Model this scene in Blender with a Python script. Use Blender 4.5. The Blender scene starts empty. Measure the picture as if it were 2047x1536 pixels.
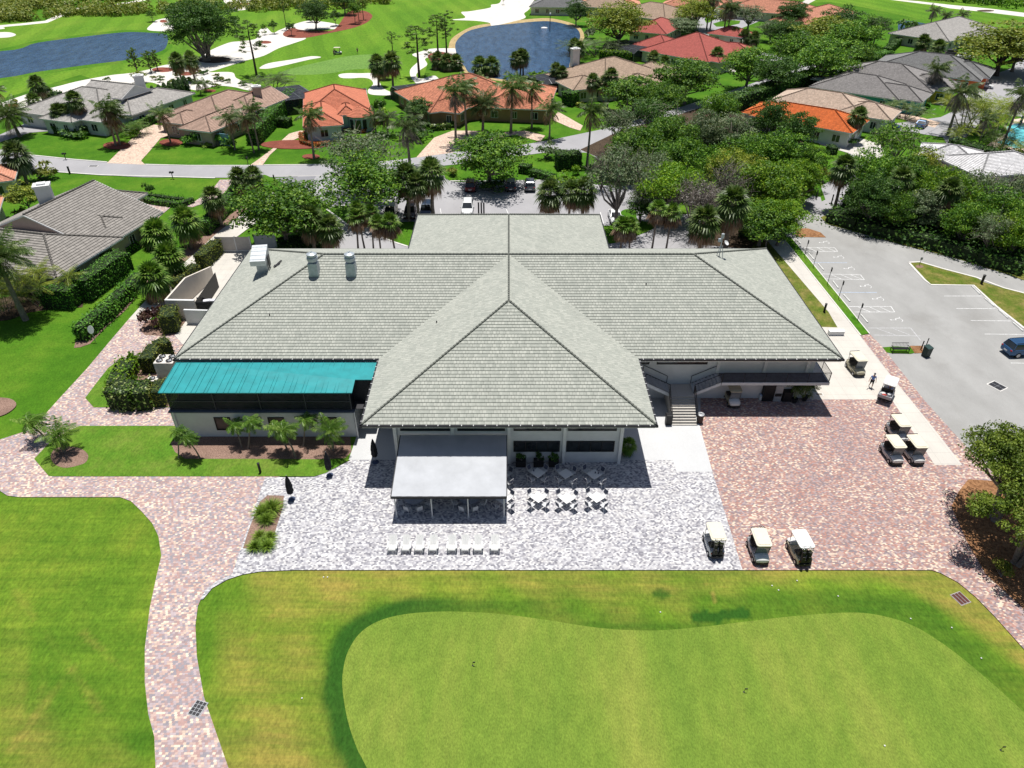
import bpy, bmesh, math, random
import numpy as np
from mathutils import Vector, Matrix
random.seed(7)
SC=bpy.context.scene
C=SC.collection
PI=math.pi
# ---------------------------------------------------------------- camera, sky, sun, exposure
F=1419.0;CX=1017.0;CY=768.0;PITCH=math.radians(35.4);HC=43.0
cam_d=bpy.data.cameras.new("camera");cam=bpy.data.objects.new("camera",cam_d);C.objects.link(cam)
cam.location=(0,0,HC);cam.rotation_euler=(PI/2-PITCH,0,0)
cam_d.sensor_width=36;cam_d.lens=F/2047*36;cam_d.shift_x=(1023.5-CX)/2047
cam_d.clip_start=0.5;cam_d.clip_end=3000
SC.camera=cam
SUN_EL=math.radians(78.7)
world=bpy.data.worlds.new("World");SC.world=world;world.use_nodes=True
nt=world.node_tree;sky=nt.nodes.new("ShaderNodeTexSky");sky.sky_type='NISHITA';sky.sun_disc=False
sky.sun_elevation=SUN_EL;sky.sun_rotation=math.radians(2)
bg=nt.nodes["Background"];bg.inputs[1].default_value=0.058;nt.links.new(sky.outputs[0],bg.inputs[0])
sun_d=bpy.data.lights.new("sun","SUN");sun_d.energy=5.0;sun_d.angle=math.radians(0.5);sun_d.color=(1,.965,.9)
sun=bpy.data.objects.new("sun",sun_d);C.objects.link(sun)
sdir=Vector((0.01,math.cos(SUN_EL),math.sin(SUN_EL)))
sun.rotation_euler=sdir.to_track_quat('Z','Y').to_euler()
SC.view_settings.view_transform='Standard';SC.view_settings.look='None';SC.view_settings.exposure=0.17;SC.view_settings.gamma=1
SC.view_settings.use_curve_mapping=False
SC.cycles.max_bounces=4;SC.cycles.diffuse_bounces=2;SC.cycles.glossy_bounces=2;SC.cycles.transmission_bounces=3;SC.cycles.transparent_max_bounces=6
# ---------------------------------------------------------------- helpers
def at(x,y,z=0.0):
    """photo pixel -> world point on the plane of height z"""
    u=(x-CX)/F;v=(y-CY)/F
    d=Vector((u,math.cos(PITCH)-v*math.sin(PITCH),-math.sin(PITCH)-v*math.cos(PITCH)))
    return Vector((0,0,HC))+d*((z-HC)/d.z)
def zc_of(p):
    return p.y*math.cos(PITCH)-(p.z-HC)*math.sin(PITCH)
def zon(y,Y):
    v=(y-CY)/F;return HC+(-math.sin(PITCH)-v*math.cos(PITCH))/(math.cos(PITCH)-v*math.sin(PITCH))*Y
def node_mat(name,rough=0.8,metal=0.0,spec=0.3):
    m=bpy.data.materials.new(name);m.use_nodes=True;b=m.node_tree.nodes["Principled BSDF"]
    b.inputs["Roughness"].default_value=rough;b.inputs["Metallic"].default_value=metal
    b.inputs["Specular IOR Level"].default_value=spec
    return m,m.node_tree,b
def N(nt,t,**k):
    n=nt.nodes.new(t)
    for a,v in k.items(): setattr(n,a,v)
    return n
def pos_node(nt,obj=False):
    if obj: return N(nt,"ShaderNodeTexCoord").outputs["Object"]
    return N(nt,"ShaderNodeNewGeometry").outputs["Position"]
def noise(nt,vec,scale,detail=4,rough=.6,stretch=None):
    if stretch:
        mp=N(nt,"ShaderNodeMapping");mp.inputs["Scale"].default_value=stretch[0];mp.inputs["Rotation"].default_value=(0,0,stretch[1])
        nt.links.new(vec,mp.inputs[0]);vec=mp.outputs[0]
    n=N(nt,"ShaderNodeTexNoise");n.inputs["Scale"].default_value=scale;n.inputs["Detail"].default_value=detail;n.inputs["Roughness"].default_value=rough
    nt.links.new(vec,n.inputs["Vector"]);return n.outputs["Fac"]
def ramp(nt,fac,stops,const=False):
    r=N(nt,"ShaderNodeValToRGB");cr=r.color_ramp
    if const: cr.interpolation='CONSTANT'
    while len(cr.elements)<len(stops): cr.elements.new(.5)
    for e,(p,c) in zip(cr.elements,stops): e.position=p;e.color=(c[0],c[1],c[2],1) if not isinstance(c,(int,float)) else (c,c,c,1)
    nt.links.new(fac,r.inputs[0]);return r.outputs[0]
def mix(nt,fac,a,b,mode='MIX'):
    m=N(nt,"ShaderNodeMix",data_type='RGBA',blend_type=mode)
    for s,v in ((0,fac),(6,a),(7,b)):
        if hasattr(v,'is_linked'): nt.links.new(v,m.inputs[s])
        else: m.inputs[s].default_value=v if s==0 else (v[0],v[1],v[2],1)
    return m.outputs[2]
def math_(nt,op,a,b=None,clamp=False):
    m=N(nt,"ShaderNodeMath",operation=op,use_clamp=clamp)
    for s,v in ((0,a),(1,b)):
        if v is None: continue
        if hasattr(v,'is_linked'): nt.links.new(v,m.inputs[s])
        else: m.inputs[s].default_value=v
    return m.outputs[0]
def bump(nt,b,h,dist=.02,strength=.6):
    n=N(nt,"ShaderNodeBump");n.inputs["Distance"].default_value=dist;n.inputs["Strength"].default_value=strength
    nt.links.new(h,n.inputs["Height"]);nt.links.new(n.outputs[0],b.inputs["Normal"])
MATS={}
def M(name,col=(.5,.5,.5),rough=.7,metal=0,var=.15,scale=3.0,spec=.3,obj=True,det=4):
    """plain painted / plastic / metal / wood surface with slight procedural variation"""
    if name in MATS: return MATS[name]
    m,nt,b=node_mat(name,rough,metal,spec)
    n=noise(nt,pos_node(nt,obj),scale,det)
    lo=tuple(c*(1-var) for c in col);hi=tuple(min(1,c*(1+var)) for c in col)
    nt.links.new(ramp(nt,n,[(.3,lo),(.7,hi)]),b.inputs["Base Color"])
    MATS[name]=m;return m
def glass(name="dark_glass",col=(.02,.025,.03),rough=.08):
    if name in MATS: return MATS[name]
    m,nt,b=node_mat(name,rough,0,.6);b.inputs["Base Color"].default_value=(*col,1)
    n=noise(nt,pos_node(nt,True),.8);nt.links.new(ramp(nt,n,[(.3,tuple(c*.6 for c in col)),(.7,tuple(c*1.5 for c in col))]),b.inputs["Base Color"])
    MATS[name]=m;return m
def screen_mat():
    if "screen" in MATS: return MATS["screen"]
    m,nt,b=node_mat("screen",.6);b.inputs["Base Color"].default_value=(.02,.022,.03,1)
    n=noise(nt,pos_node(nt),1.5);nt.links.new(ramp(nt,n,[(.3,(.012,.014,.02)),(.7,(.03,.033,.045))]),b.inputs["Base Color"])
    b.inputs["Alpha"].default_value=.82
    MATS["screen"]=m;return m
def grass(name,c1,c2,c3,s=.15,fine=6.0,stretch=None,attr=False,dry=(.21,.17,.045),dark=(.02,.075,.012)):
    m,nt,b=node_mat(name,.9,0,.1);p=pos_node(nt)
    big=noise(nt,p,s,5,.65,stretch);sm=noise(nt,p,fine,4,.7,((1,.5,1),.4))
    col=ramp(nt,big,[(.3,c1),(.5,c2),(.7,c3)])
    if attr:
        a=N(nt,"ShaderNodeAttribute",attribute_name="dry");d=N(nt,"ShaderNodeAttribute",attribute_name="dark")
        f=math_(nt,'MULTIPLY',a.outputs["Fac"],math_(nt,'ADD',math_(nt,'MULTIPLY',noise(nt,p,.3,7,.72,((.3,1.7,1),.85)),3.2),-.8),True)
        col=mix(nt,f,col,dry)
        stk=noise(nt,p,.5,5,.75,((.12,1.6,1),.95));col=mix(nt,1.0,col,ramp(nt,stk,[(.34,(.7,.8,.72)),(.66,(1.28,1.18,1.15))]),'MULTIPLY')
        col=mix(nt,d.outputs["Fac"],col,dark)
    fine_=ramp(nt,sm,[(.3,(.66,.66,.66)),(.7,(1.25,1.25,1.2))])
    col=mix(nt,1.0,col,fine_,'MULTIPLY')
    mid=noise(nt,p,1.1,4,.65,((1,.6,1),-.5));col=mix(nt,1.0,col,ramp(nt,mid,[(.3,(.84,.86,.84)),(.7,(1.14,1.1,1.1))]),'MULTIPLY')
    if name=="fairway_grass":
        sp=N(nt,"ShaderNodeSeparateXYZ");nt.links.new(p,sp.inputs[0]);w=math_(nt,'SINE',math_(nt,'ADD',math_(nt,'MULTIPLY',sp.outputs[0],.75),math_(nt,'ADD',math_(nt,'MULTIPLY',sp.outputs[1],.22),math_(nt,'MULTIPLY',big,5.0))))
        col=mix(nt,1.0,col,ramp(nt,math_(nt,'ADD',math_(nt,'MULTIPLY',w,.5),.5),[(.35,(.92,.93,.92)),(.65,(1.07,1.05,1.05))]),'MULTIPLY')
    nt.links.new(col,b.inputs["Base Color"]);bump(nt,b,sm,.05,.5)
    MATS[name]=m;return m
def paver(name,w,h,palette,rot=0,mort=.12,big=None,rough=.85):
    m,nt,b=node_mat(name,rough,0,.2);p=pos_node(nt)
    mp=N(nt,"ShaderNodeMapping");mp.inputs["Rotation"].default_value=(0,0,rot);nt.links.new(p,mp.inputs[0])
    s=N(nt,"ShaderNodeSeparateXYZ");nt.links.new(mp.outputs[0],s.inputs[0])
    y=math_(nt,'DIVIDE',s.outputs[1],h);row=math_(nt,'FLOOR',y)
    x=math_(nt,'ADD',math_(nt,'DIVIDE',s.outputs[0],w),math_(nt,'MULTIPLY',row,.37));colm=math_(nt,'FLOOR',x)
    cb=N(nt,"ShaderNodeCombineXYZ");nt.links.new(colm,cb.inputs[0]);nt.links.new(row,cb.inputs[1])
    wn=N(nt,"ShaderNodeTexWhiteNoise",noise_dimensions='3D');nt.links.new(cb.outputs[0],wn.inputs["Vector"])
    v=wn.outputs["Value"]
    if big:
        v=math_(nt,'ADD',v,math_(nt,'MULTIPLY',math_(nt,'SUBTRACT',noise(nt,p,big[0],4,.65,((1,.7,1),.5)),.5),big[1]),True)
    n=len(palette);acc=0;st=[]
    tot=sum(q[1] for q in palette)
    for c,wt in palette: st.append((acc/tot,c));acc+=wt
    col=ramp(nt,v,st,True)
    fx=math_(nt,'FRACT',x);fy=math_(nt,'FRACT',y)
    e=math_(nt,'MULTIPLY',math_(nt,'GREATER_THAN',fx,mort*.7),math_(nt,'GREATER_THAN',fy,mort))
    col=mix(nt,math_(nt,'ADD',math_(nt,'MULTIPLY',e,.3),.7),(.2,.17,.15),col)
    d=noise(nt,p,1.7,5,.7);col=mix(nt,1.0,col,ramp(nt,d,[(.3,(.86,.84,.83)),(.7,(1.1,1.1,1.1))]),'MULTIPLY')
    nt.links.new(col,b.inputs["Base Color"]);MATS[name]=m;return m
def slab(name,c1,c2,scale=.4,stain=(.5,.5,.5),rough=.85,cracks=False,joint=None):
    m,nt,b=node_mat(name,rough,0,.2);p=pos_node(nt)
    a=noise(nt,p,scale,6,.65,((1,.5,1),.3));f=noise(nt,p,14,3,.7)
    col=ramp(nt,a,[(.3,c1),(.7,c2)]);col=mix(nt,1.0,col,ramp(nt,f,[(.3,(.9,.9,.9)),(.7,(1.07,1.07,1.07))]),'MULTIPLY')
    st=noise(nt,p,.13,5,.6);col=mix(nt,ramp(nt,st,[(.56,0.0),(.72,.45)]),col,stain)
    if cracks:
        vo=N(nt,"ShaderNodeTexVoronoi",feature='DISTANCE_TO_EDGE');vo.inputs["Scale"].default_value=.16
        ad=N(nt,"ShaderNodeVectorMath",operation='ADD');nz=N(nt,"ShaderNodeTexNoise");nz.inputs["Scale"].default_value=.6;nt.links.new(p,nz.inputs["Vector"])
        sc=N(nt,"ShaderNodeVectorMath",operation='SCALE');sc.inputs["Scale"].default_value=2.2;nt.links.new(nz.outputs["Color"],sc.inputs[0])
        nt.links.new(p,ad.inputs[0]);nt.links.new(sc.outputs[0],ad.inputs[1]);nt.links.new(ad.outputs[0],vo.inputs["Vector"])
        col=mix(nt,ramp(nt,vo.outputs["Distance"],[(.0,.12),(.004,0.0)]),col,tuple(c*.45 for c in c1))
    if joint:
        s=N(nt,"ShaderNodeSeparateXYZ");nt.links.new(p,s.inputs[0])
        jy=math_(nt,'LESS_THAN',math_(nt,'FRACT',math_(nt,'DIVIDE',s.outputs[1],joint)),.03)
        jx=math_(nt,'LESS_THAN',math_(nt,'FRACT',math_(nt,'DIVIDE',s.outputs[0],joint)),.02)
        col=mix(nt,math_(nt,'MULTIPLY',math_(nt,'MAXIMUM',jx,jy),.35),col,tuple(c*.5 for c in c1))
    nt.links.new(col,b.inputs["Base Color"]);MATS[name]=m;return m
def mulch(name,c1,c2,scale=9,c3=None):
    m,nt,b=node_mat(name,.95,0,.1);p=pos_node(nt);a=noise(nt,p,scale,5,.8);g=noise(nt,p,.5,3)
    col=ramp(nt,a,[(.35,c1),(.62,c2)]);col=mix(nt,1.0,col,ramp(nt,g,[(.3,(.8,.8,.8)),(.7,(1.15,1.15,1.15))]),'MULTIPLY')
    nt.links.new(col,b.inputs["Base Color"]);bump(nt,b,a,.08,.8);MATS[name]=m;return m
def tile_mat(name,c1,c2,stain,tw=.33,joint=.06,sv=.35):
    m,nt,b=node_mat(name,.8,0,.25)
    uv=N(nt,"ShaderNodeUVMap");s=N(nt,"ShaderNodeSeparateXYZ");nt.links.new(uv.outputs[0],s.inputs[0])
    row=math_(nt,'FLOOR',math_(nt,'ADD',s.outputs[1],.001));x=math_(nt,'ADD',math_(nt,'DIVIDE',s.outputs[0],tw),math_(nt,'MULTIPLY',row,.5))
    cb=N(nt,"ShaderNodeCombineXYZ");nt.links.new(math_(nt,'FLOOR',x),cb.inputs[0]);nt.links.new(row,cb.inputs[1])
    wn=N(nt,"ShaderNodeTexWhiteNoise",noise_dimensions='3D');nt.links.new(cb.outputs[0],wn.inputs["Vector"])
    col=ramp(nt,wn.outputs["Value"],[(0,c1),(1,c2)])
    p=pos_node(nt);a=noise(nt,p,.5,6,.7);col=mix(nt,ramp(nt,a,[(.5,0.0),(.75,sv)]),col,stain)
    g=noise(nt,p,7,4,.8);col=mix(nt,1.0,col,ramp(nt,g,[(.25,(.8,.8,.8)),(.7,(1.1,1.1,1.1))]),'MULTIPLY')
    fx=math_(nt,'FRACT',x);j=math_(nt,'LESS_THAN',fx,joint)
    keep=math_(nt,'GREATER_THAN',wn.outputs["Value"],.35)
    col=mix(nt,math_(nt,'MULTIPLY',math_(nt,'MULTIPLY',j,keep),.7),col,tuple(c*.25 for c in c1))
    nt.links.new(col,b.inputs["Base Color"]);MATS[name]=m;return m
# ---- mesh builder
class MB:
    def __init__(s): s.v=[];s.f=[];s.mi=[];s.uv=[];s.mats=[]
    def _m(s,mat):
        if mat is None: return 0
        if mat not in s.mats: s.mats.append(mat)
        return s.mats.index(mat)
    def face(s,pts,mat=None,uv=None):
        i=len(s.v);s.v+=[tuple(p) for p in pts];s.f.append(tuple(range(i,i+len(pts))));s.mi.append(s._m(mat));s.uv.append(uv)
    def faces(s,vs,fs,mat=None):
        i=len(s.v);s.v+=[tuple(p) for p in vs];k=s._m(mat)
        for f in fs: s.f.append(tuple(i+q for q in f));s.mi.append(k);s.uv.append(None)
    def box(s,c,d,mat=None,rz=0,taper=1.0,rx=0,ry=0,tapy=None):
        hx,hy,hz=d[0]/2,d[1]/2,d[2]/2;ty=taper if tapy is None else tapy
        vs=[(-hx,-hy,-hz),(hx,-hy,-hz),(hx,hy,-hz),(-hx,hy,-hz),(-hx*taper,-hy*ty,hz),(hx*taper,-hy*ty,hz),(hx*taper,hy*ty,hz),(-hx*taper,hy*ty,hz)]
        R=Matrix.Rotation(rz,3,'Z')@Matrix.Rotation(ry,3,'Y')@Matrix.Rotation(rx,3,'X')
        s.faces([R@Vector(v)+Vector(c) for v in vs],[(0,3,2,1),(4,5,6,7),(0,1,5,4),(1,2,6,5),(2,3,7,6),(3,0,4,7)],mat);return s
    def rbox(s,c,d,r=.05,mat=None,rz=0,rx=0,top=1.0):
        """box with rounded vertical edges and softened top"""
        hx,hy,hz=d[0]/2,d[1]/2,d[2]/2;r=min(r,hx*.98,hy*.98);pts=[]
        for q,(sx,sy) in enumerate(((1,1),(-1,1),(-1,-1),(1,-1))):
            for k in range(4):
                a=q*PI/2+k*PI/6;pts.append((sx*(hx-r)+r*math.cos(a),sy*(hy-r)+r*math.sin(a)))
        R=Matrix.Rotation(rz,3,'Z')@Matrix.Rotation(rx,3,'X');n=len(pts);vs=[];rr=min(r,hz*.9)
        for (z,k) in ((-hz,1.0),(hz-rr*.6,1.0*top),(hz-rr*.15,top*(1-rr*.25/max(hx,hy))),(hz,top*(1-rr*.7/max(hx,hy)))):
            vs+=[R@Vector((x*k,y*k,z))+Vector(c) for x,y in pts]
        fs=[tuple(range(n))[::-1],tuple(range(3*n,4*n))]
        for l in range(3):
            for i in range(n): j=(i+1)%n;fs.append((l*n+i,l*n+j,(l+1)*n+j,(l+1)*n+i))
        s.faces(vs,fs,mat);return s
    def tube(s,p0,p1,r0,r1=None,n=8,mat=None,cap=True):
        p0=Vector(p0);p1=Vector(p1);r1=r0 if r1 is None else r1;d=(p1-p0)
        if d.length<1e-6: return s
        d.normalize();a=d.orthogonal().normalized();b=d.cross(a);vs=[]
        for p,r in ((p0,r0),(p1,r1)):
            for i in range(n): t=2*PI*i/n;vs.append(p+a*math.cos(t)*r+b*math.sin(t)*r)
        fs=[(i,(i+1)%n,n+(i+1)%n,n+i) for i in range(n)]
        if cap: fs+=[tuple(range(n))[::-1],tuple(range(n,2*n))]
        s.faces(vs,fs,mat);return s
    def path(s,pts,rs,n=6,mat=None):
        pts=[Vector(p) for p in pts];vs=[];fs=[];L=len(pts);a=None
        for i,p in enumerate(pts):
            d=(pts[min(i+1,L-1)]-pts[max(i-1,0)]).normalized()
            if a is None: a=d.orthogonal().normalized()
            a=(a-d*a.dot(d)).normalized();b=d.cross(a);r=rs[i] if isinstance(rs,(list,tuple)) else rs
            for k in range(n): t=2*PI*k/n;vs.append(p+a*math.cos(t)*r+b*math.sin(t)*r)
        for i in range(L-1):
            for k in range(n): fs.append((i*n+k,i*n+(k+1)%n,(i+1)*n+(k+1)%n,(i+1)*n+k))
        fs+=[tuple(range(n))[::-1],tuple(range((L-1)*n,L*n))];s.faces(vs,fs,mat);return s
    def lathe(s,c,prof,n=16,mat=None,sx=1,sy=1):
        c=Vector(c);vs=[];fs=[]
        for (r,z) in prof:
            for i in range(n): t=2*PI*i/n;vs.append(c+Vector((r*math.cos(t)*sx,r*math.sin(t)*sy,z)))
        for l in range(len(prof)-1):
            for i in range(n): fs.append((l*n+i,l*n+(i+1)%n,(l+1)*n+(i+1)%n,(l+1)*n+i))
        fs+=[tuple(range(n))[::-1],tuple(range((len(prof)-1)*n,len(prof)*n))];s.faces(vs,fs,mat);return s
    def wheel(s,c,r,w,mat=None,n=18,ax=0):
        c=Vector(c);d=Vector((w/2,0,0)) if ax==0 else Vector((0,w/2,0));s.tube(c-d,c+d,r,r,n,mat);return s
    def prism(s,pts,z0,z1,mat=None):
        n=len(pts);vs=[(p[0],p[1],z0) for p in pts]+[(p[0],p[1],z1) for p in pts]
        s.faces(vs,[tuple(range(n))[::-1],tuple(range(n,2*n))]+[(i,(i+1)%n,n+(i+1)%n,n+i) for i in range(n)],mat);return s
    def build(s,name,mat=None,parent=None,world=None,smooth=False):
        """world=root: vertices are world coordinates, moved into the root's frame"""
        me=bpy.data.meshes.new(name);vs=s.v
        if world is not None: o=world.location;vs=[(x-o.x,y-o.y,z-o.z) for x,y,z in s.v]
        me.from_pydata(vs,[],s.f)
        if s.mats and not mat:
            for m in s.mats: me.materials.append(m)
            me.polygons.foreach_set("material_index",s.mi)
        elif mat: me.materials.append(mat)
        if any(u is not None for u in s.uv):
            ul=me.uv_layers.new(name="UVMap");k=0
            for f,u in zip(s.f,s.uv):
                for q in range(len(f)):
                    ul.data[k].uv=u[q] if u else (0,0);k+=1
        if smooth: me.polygons.foreach_set("use_smooth",[True]*len(s.f))
        me.update();ob=bpy.data.objects.new(name,me);C.objects.link(ob)
        if parent: ob.parent=parent
        return ob
def tag(o,label=None,cat=None,group=None,kind=None):
    if label: o['label']=label
    if cat: o['category']=cat
    if group: o['group']=group
    if kind: o['kind']=kind
    return o
def thing(name,label,cat,loc=(0,0,0),rz=0,group=None):
    o=bpy.data.objects.new(name,None);C.objects.link(o);o.location=loc;o.rotation_euler=(0,0,rz);o.empty_display_size=.3
    return tag(o,label,cat,group)
KIDS={}
def kids(o):
    return [c for c in o.children]
def dup(o,loc=None,rz=None,label=None,scale=None,group=None,swap=None,parent=None):
    """copy a thing with its parts and sub-parts; swap = {material: material}"""
    c=o.copy();C.objects.link(c);c.parent=parent
    if loc is not None: c.location=loc
    if rz is not None: c.rotation_euler=(0,0,rz)
    if label: c['label']=label
    if group: c['group']=group
    if scale is not None: c.scale=(scale,scale,scale) if isinstance(scale,(int,float)) else scale
    if swap and c.type=='MESH':
        for i,sl in enumerate(c.material_slots):
            if sl.material and sl.material.name in swap: sl.link='OBJECT';sl.material=swap[sl.material.name]
    for ch in list(o.children): dup(ch,swap=swap,parent=c)
    return c
def smooth_poly(pts,k=4,closed=True):
    out=[];n=len(pts)
    for i in range(n if closed else n-1):
        p0,p1,p2,p3=[Vector(pts[j%n]) if closed else Vector(pts[max(0,min(n-1,j))]) for j in (i-1,i,i+1,i+2)]
        for q in range(k):
            t=q/k;out.append(.5*((2*p1)+(p2-p0)*t+(2*p0-5*p1+4*p2-p3)*t*t+(3*p1-p0-3*p2+p3)*t*t*t))
    if not closed: out.append(Vector(pts[-1]))
    return out
def sheet(name,px,z,mat,sm=False,world=False,kind='structure'):
    """a flat sheet on the ground from an outline given in photo pixels (or metres)"""
    w=[Vector(p) if world else at(p[0],p[1]).to_2d() for p in px]
    w=[Vector((p[0],p[1])) for p in w]
    if sm: w=smooth_poly(w,5)
    bm=bmesh.new();vs=[bm.verts.new((p[0],p[1],z)) for p in w];f=bm.faces.new(vs)
    if f.normal.z<0 : f.normal_flip()
    bm.normal_update()
    if f.normal.z<0: f.normal_flip()
    bmesh.ops.triangulate(bm,faces=[f]);me=bpy.data.meshes.new(name);bm.to_mesh(me);bm.free();me.materials.append(mat)
    ob=bpy.data.objects.new(name,me);C.objects.link(ob);tag(ob,kind=kind);return ob
# ================================================================= GROUND
G_LAWN=grass("lawn_grass",(.04,.13,.007),(.065,.17,.01),(.11,.21,.017),.12,7.0)
G_FAIR=grass("fairway_grass",(.075,.19,.014),(.11,.235,.018),(.155,.265,.027),.05,2.0,((1,.35,1),-.3))
G_ROUGH=grass("rough_grass",(.04,.14,.008),(.07,.19,.012),(.14,.2,.03),.09,2.5)
G_NEAR=grass("turf_grass",(.06,.15,.012),(.11,.2,.018),(.19,.24,.03),.11,5.0,((1,.45,1),.9),attr=True,dry=(.25,.22,.05),dark=(.022,.085,.01))
G_GREEN=grass("green_turf",(.105,.19,.026),(.15,.23,.033),(.215,.26,.048),.14,11.0,((1,.3,1),-.9))
G_PUTT=grass("far_green_turf",(.12,.24,.05),(.14,.26,.06),(.15,.28,.06),.1,2.0)
G_DRYG=grass("worn_grass",(.07,.13,.012),(.13,.15,.03),(.24,.2,.07),.6,7.0)
ASPH=slab("asphalt",(.28,.277,.27),(.36,.357,.35),.25,(.22,.212,.2),cracks=True)
ROADM=slab("street_asphalt",(.31,.305,.32),(.37,.365,.38),.2,(.27,.265,.27))
PATCH=slab("asphalt_patch",(.22,.22,.24),(.25,.25,.27),.5,(.2,.2,.2))
CONC=slab("concrete",(.5,.475,.44),(.59,.56,.51),.5,(.43,.38,.32),joint=1.5)
CONCW=slab("white_concrete",(.5,.505,.515),(.56,.565,.575),.3,(.46,.46,.47))
SAND=slab("white_sand",(.58,.55,.51),(.7,.67,.62),.25,(.5,.45,.4))
BRICK=paver("brick_pavers",.18,.12,[((.235,.19,.205),2.4),((.3,.2,.19),3),((.38,.21,.18),3.2),((.36,.285,.29),2.8),((.43,.295,.26),2.4),((.53,.4,.33),1.4),((.64,.54,.43),1.5)],big=(.16,.75))
BRICKL=paver("path_brick_pavers",.19,.15,[((.28,.26,.29),2.4),((.34,.26,.265),2.6),((.41,.27,.25),2.8),((.42,.35,.365),3),((.49,.36,.325),2.4),((.57,.45,.37),1.5),((.67,.58,.47),1.5)],big=(.2,.6))
BRICKD=paver("drive_brick_pavers",.25,.2,[((.5,.38,.3),2),((.6,.47,.38),3),((.68,.54,.42),2),((.5,.33,.27),1)])
GREYP=paver("grey_pavers",.17,.13,[((.21,.21,.245),1.5),((.3,.3,.335),2.3),((.4,.4,.43),2.8),((.5,.5,.52),3),((.62,.62,.62),2.6)],big=(1.3,.22))
MULCH=mulch("bark_mulch",(.12,.07,.055),(.36,.24,.19))
MULCHR=mulch("red_mulch",(.12,.035,.025),(.3,.1,.07))
PINE=mulch("pine_straw",(.13,.06,.028),(.38,.2,.1),4)
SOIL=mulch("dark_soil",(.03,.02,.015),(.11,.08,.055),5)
def water_mat():
    m,nt,b=node_mat("pond_water",.12,0,.5);p=pos_node(nt)
    b.inputs["Base Color"].default_value=(.02,.045,.1,1)
    w=noise(nt,p,1.1,5,.7,((1,.4,1),.3));nt.links.new(ramp(nt,noise(nt,p,.5,6,.8,((1,.25,1),.2)),[(.35,(.012,.035,.085)),(.65,(.05,.115,.23))]),b.inputs["Base Color"])
    bump(nt,b,w,.3,1.0);return m
WATER=water_mat()
def pool_mat():
    m,nt,b=node_mat("pool_water",.08,0,.5);p=pos_node(nt);nt.links.new(ramp(nt,noise(nt,p,1.2,4),[(.3,(.1,.55,.62)),(.7,(.18,.68,.74))]),b.inputs["Base Color"]);return m
POOL=pool_mat()
KERB=M("kerb_concrete",(.62,.6,.57),.85,var=.1,obj=False,scale=1.5)
# base ground
mb=MB();mb.face([(-1500,-300,0),(1500,-300,0),(1500,2500,0),(-1500,2500,0)]);tag(mb.build("ground",G_LAWN),kind='structure')
# --- near turf with dry patches and the dark collar round the practice green
GREEN=[(745,1560),(715,1500),(695,1440),(685,1380),(686,1340),(697,1300),(722,1264),(762,1240),(820,1227),(900,1223),(1000,1228),(1100,1241),(1200,1256),(1300,1261),(1400,1254),(1500,1242),(1600,1231),(1700,1225),(1760,1231),(1820,1249),(1880,1284),(1950,1338),(2047,1425),(2200,1580),(2200,2100),(1000,2100)]
gw=smooth_poly([at(*p).to_2d() for p in GREEN],5)
def segdist(P,poly):
    A=np.array([(p[0],p[1]) for p in poly]);B=np.roll(A,-1,0);best=np.full(len(P),1e9);near=np.zeros(len(P),int)
    inside=np.zeros(len(P),bool)
    for k in range(len(A)):
        a,b=A[k],B[k];ab=b-a;t=np.clip(((P-a)@ab)/(ab@ab+1e-12),0,1);d=np.hypot(*(P-(a+t[:,None]*ab)).T)
        best=np.minimum(best,d)
        c=((a[1]>P[:,1])!=(b[1]>P[:,1]));x=(b[0]-a[0])*(P[:,1]-a[1])/(b[1]-a[1]+1e-12)+a[0];inside^=(c&(P[:,0]<x))
    return np.where(inside,-best,best)
def sstep(a,b,x):
    t=np.clip((x-a)/(b-a),0,1);return t*t*(3-2*t)
xs=np.arange(-50,66,.27);ys=np.arange(2,49,.27);X,Y=np.meshgrid(xs,ys);P=np.stack([X.ravel(),Y.ravel()],1)
D=segdist(P,gw)
rng=np.random.RandomState(3)
wob=.35*np.sin(P[:,0]*.9+1)*np.cos(P[:,1]*.7)+.25*np.sin(P[:,0]*2.1-P[:,1]*1.3)
leftish=sstep(2,-9,P[:,0])
w=.9+.25*leftish
dark=.95*leftish*(1-sstep(w*.75,w*1.5,D+wob*.35))+(1-leftish)*.32*(1-sstep(.9,1.9,D+wob))
dark=np.maximum(dark,.38*sstep(10,22,P[:,0])*(1-sstep(1.2,3.0,D+wob*.5)))
def blob(px,r,s=1,st=(1,1)):
    global dark
    c=at(*px);d=np.hypot((P[:,0]-c.x)/st[0],(P[:,1]-c.y)/st[1]);dark=np.maximum(dark,s*(1-sstep(r*.75,r*1.05,d)))
for q in ((700,1262),(722,1246),(745,1236),(770,1224),(790,1218)): blob(q,.75,.8)
for q in ((1396,1236),(1413,1232),(1432,1237),(1450,1230),(1470,1229),(1486,1226)): blob(q,.62,.95,(1,.9))
blob((1322,1188),.7,.75,(1,.7))
dry=.55+.3*np.sin(P[:,0]*.16+.7)*np.cos(P[:,1]*.21)
dry+=.45*sstep(-20,-12,P[:,0])*sstep(-1,-9,P[:,0])     # dry west apron
dry-=.9*sstep(-18.5,-23,P[:,0])*sstep(19,26,P[:,1]+.5*P[:,0]+12)   # lush corner of the west lawn
dry+=.35*sstep(20,12,P[:,1])*sstep(-30,-18,P[:,0])
dry+=.5*sstep(12,20,P[:,0])*(sstep(2.5,4,D))*(1-sstep(6,8,D))
dry-=.6*(1-sstep(1.0,4.2,D))
dry+=.5*sstep(-24,-17,P[:,0])*sstep(24,16,P[:,1])*(P[:,0]<-12)+.18*np.sin(P[:,0]*1.3+P[:,1]*.9)
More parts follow.
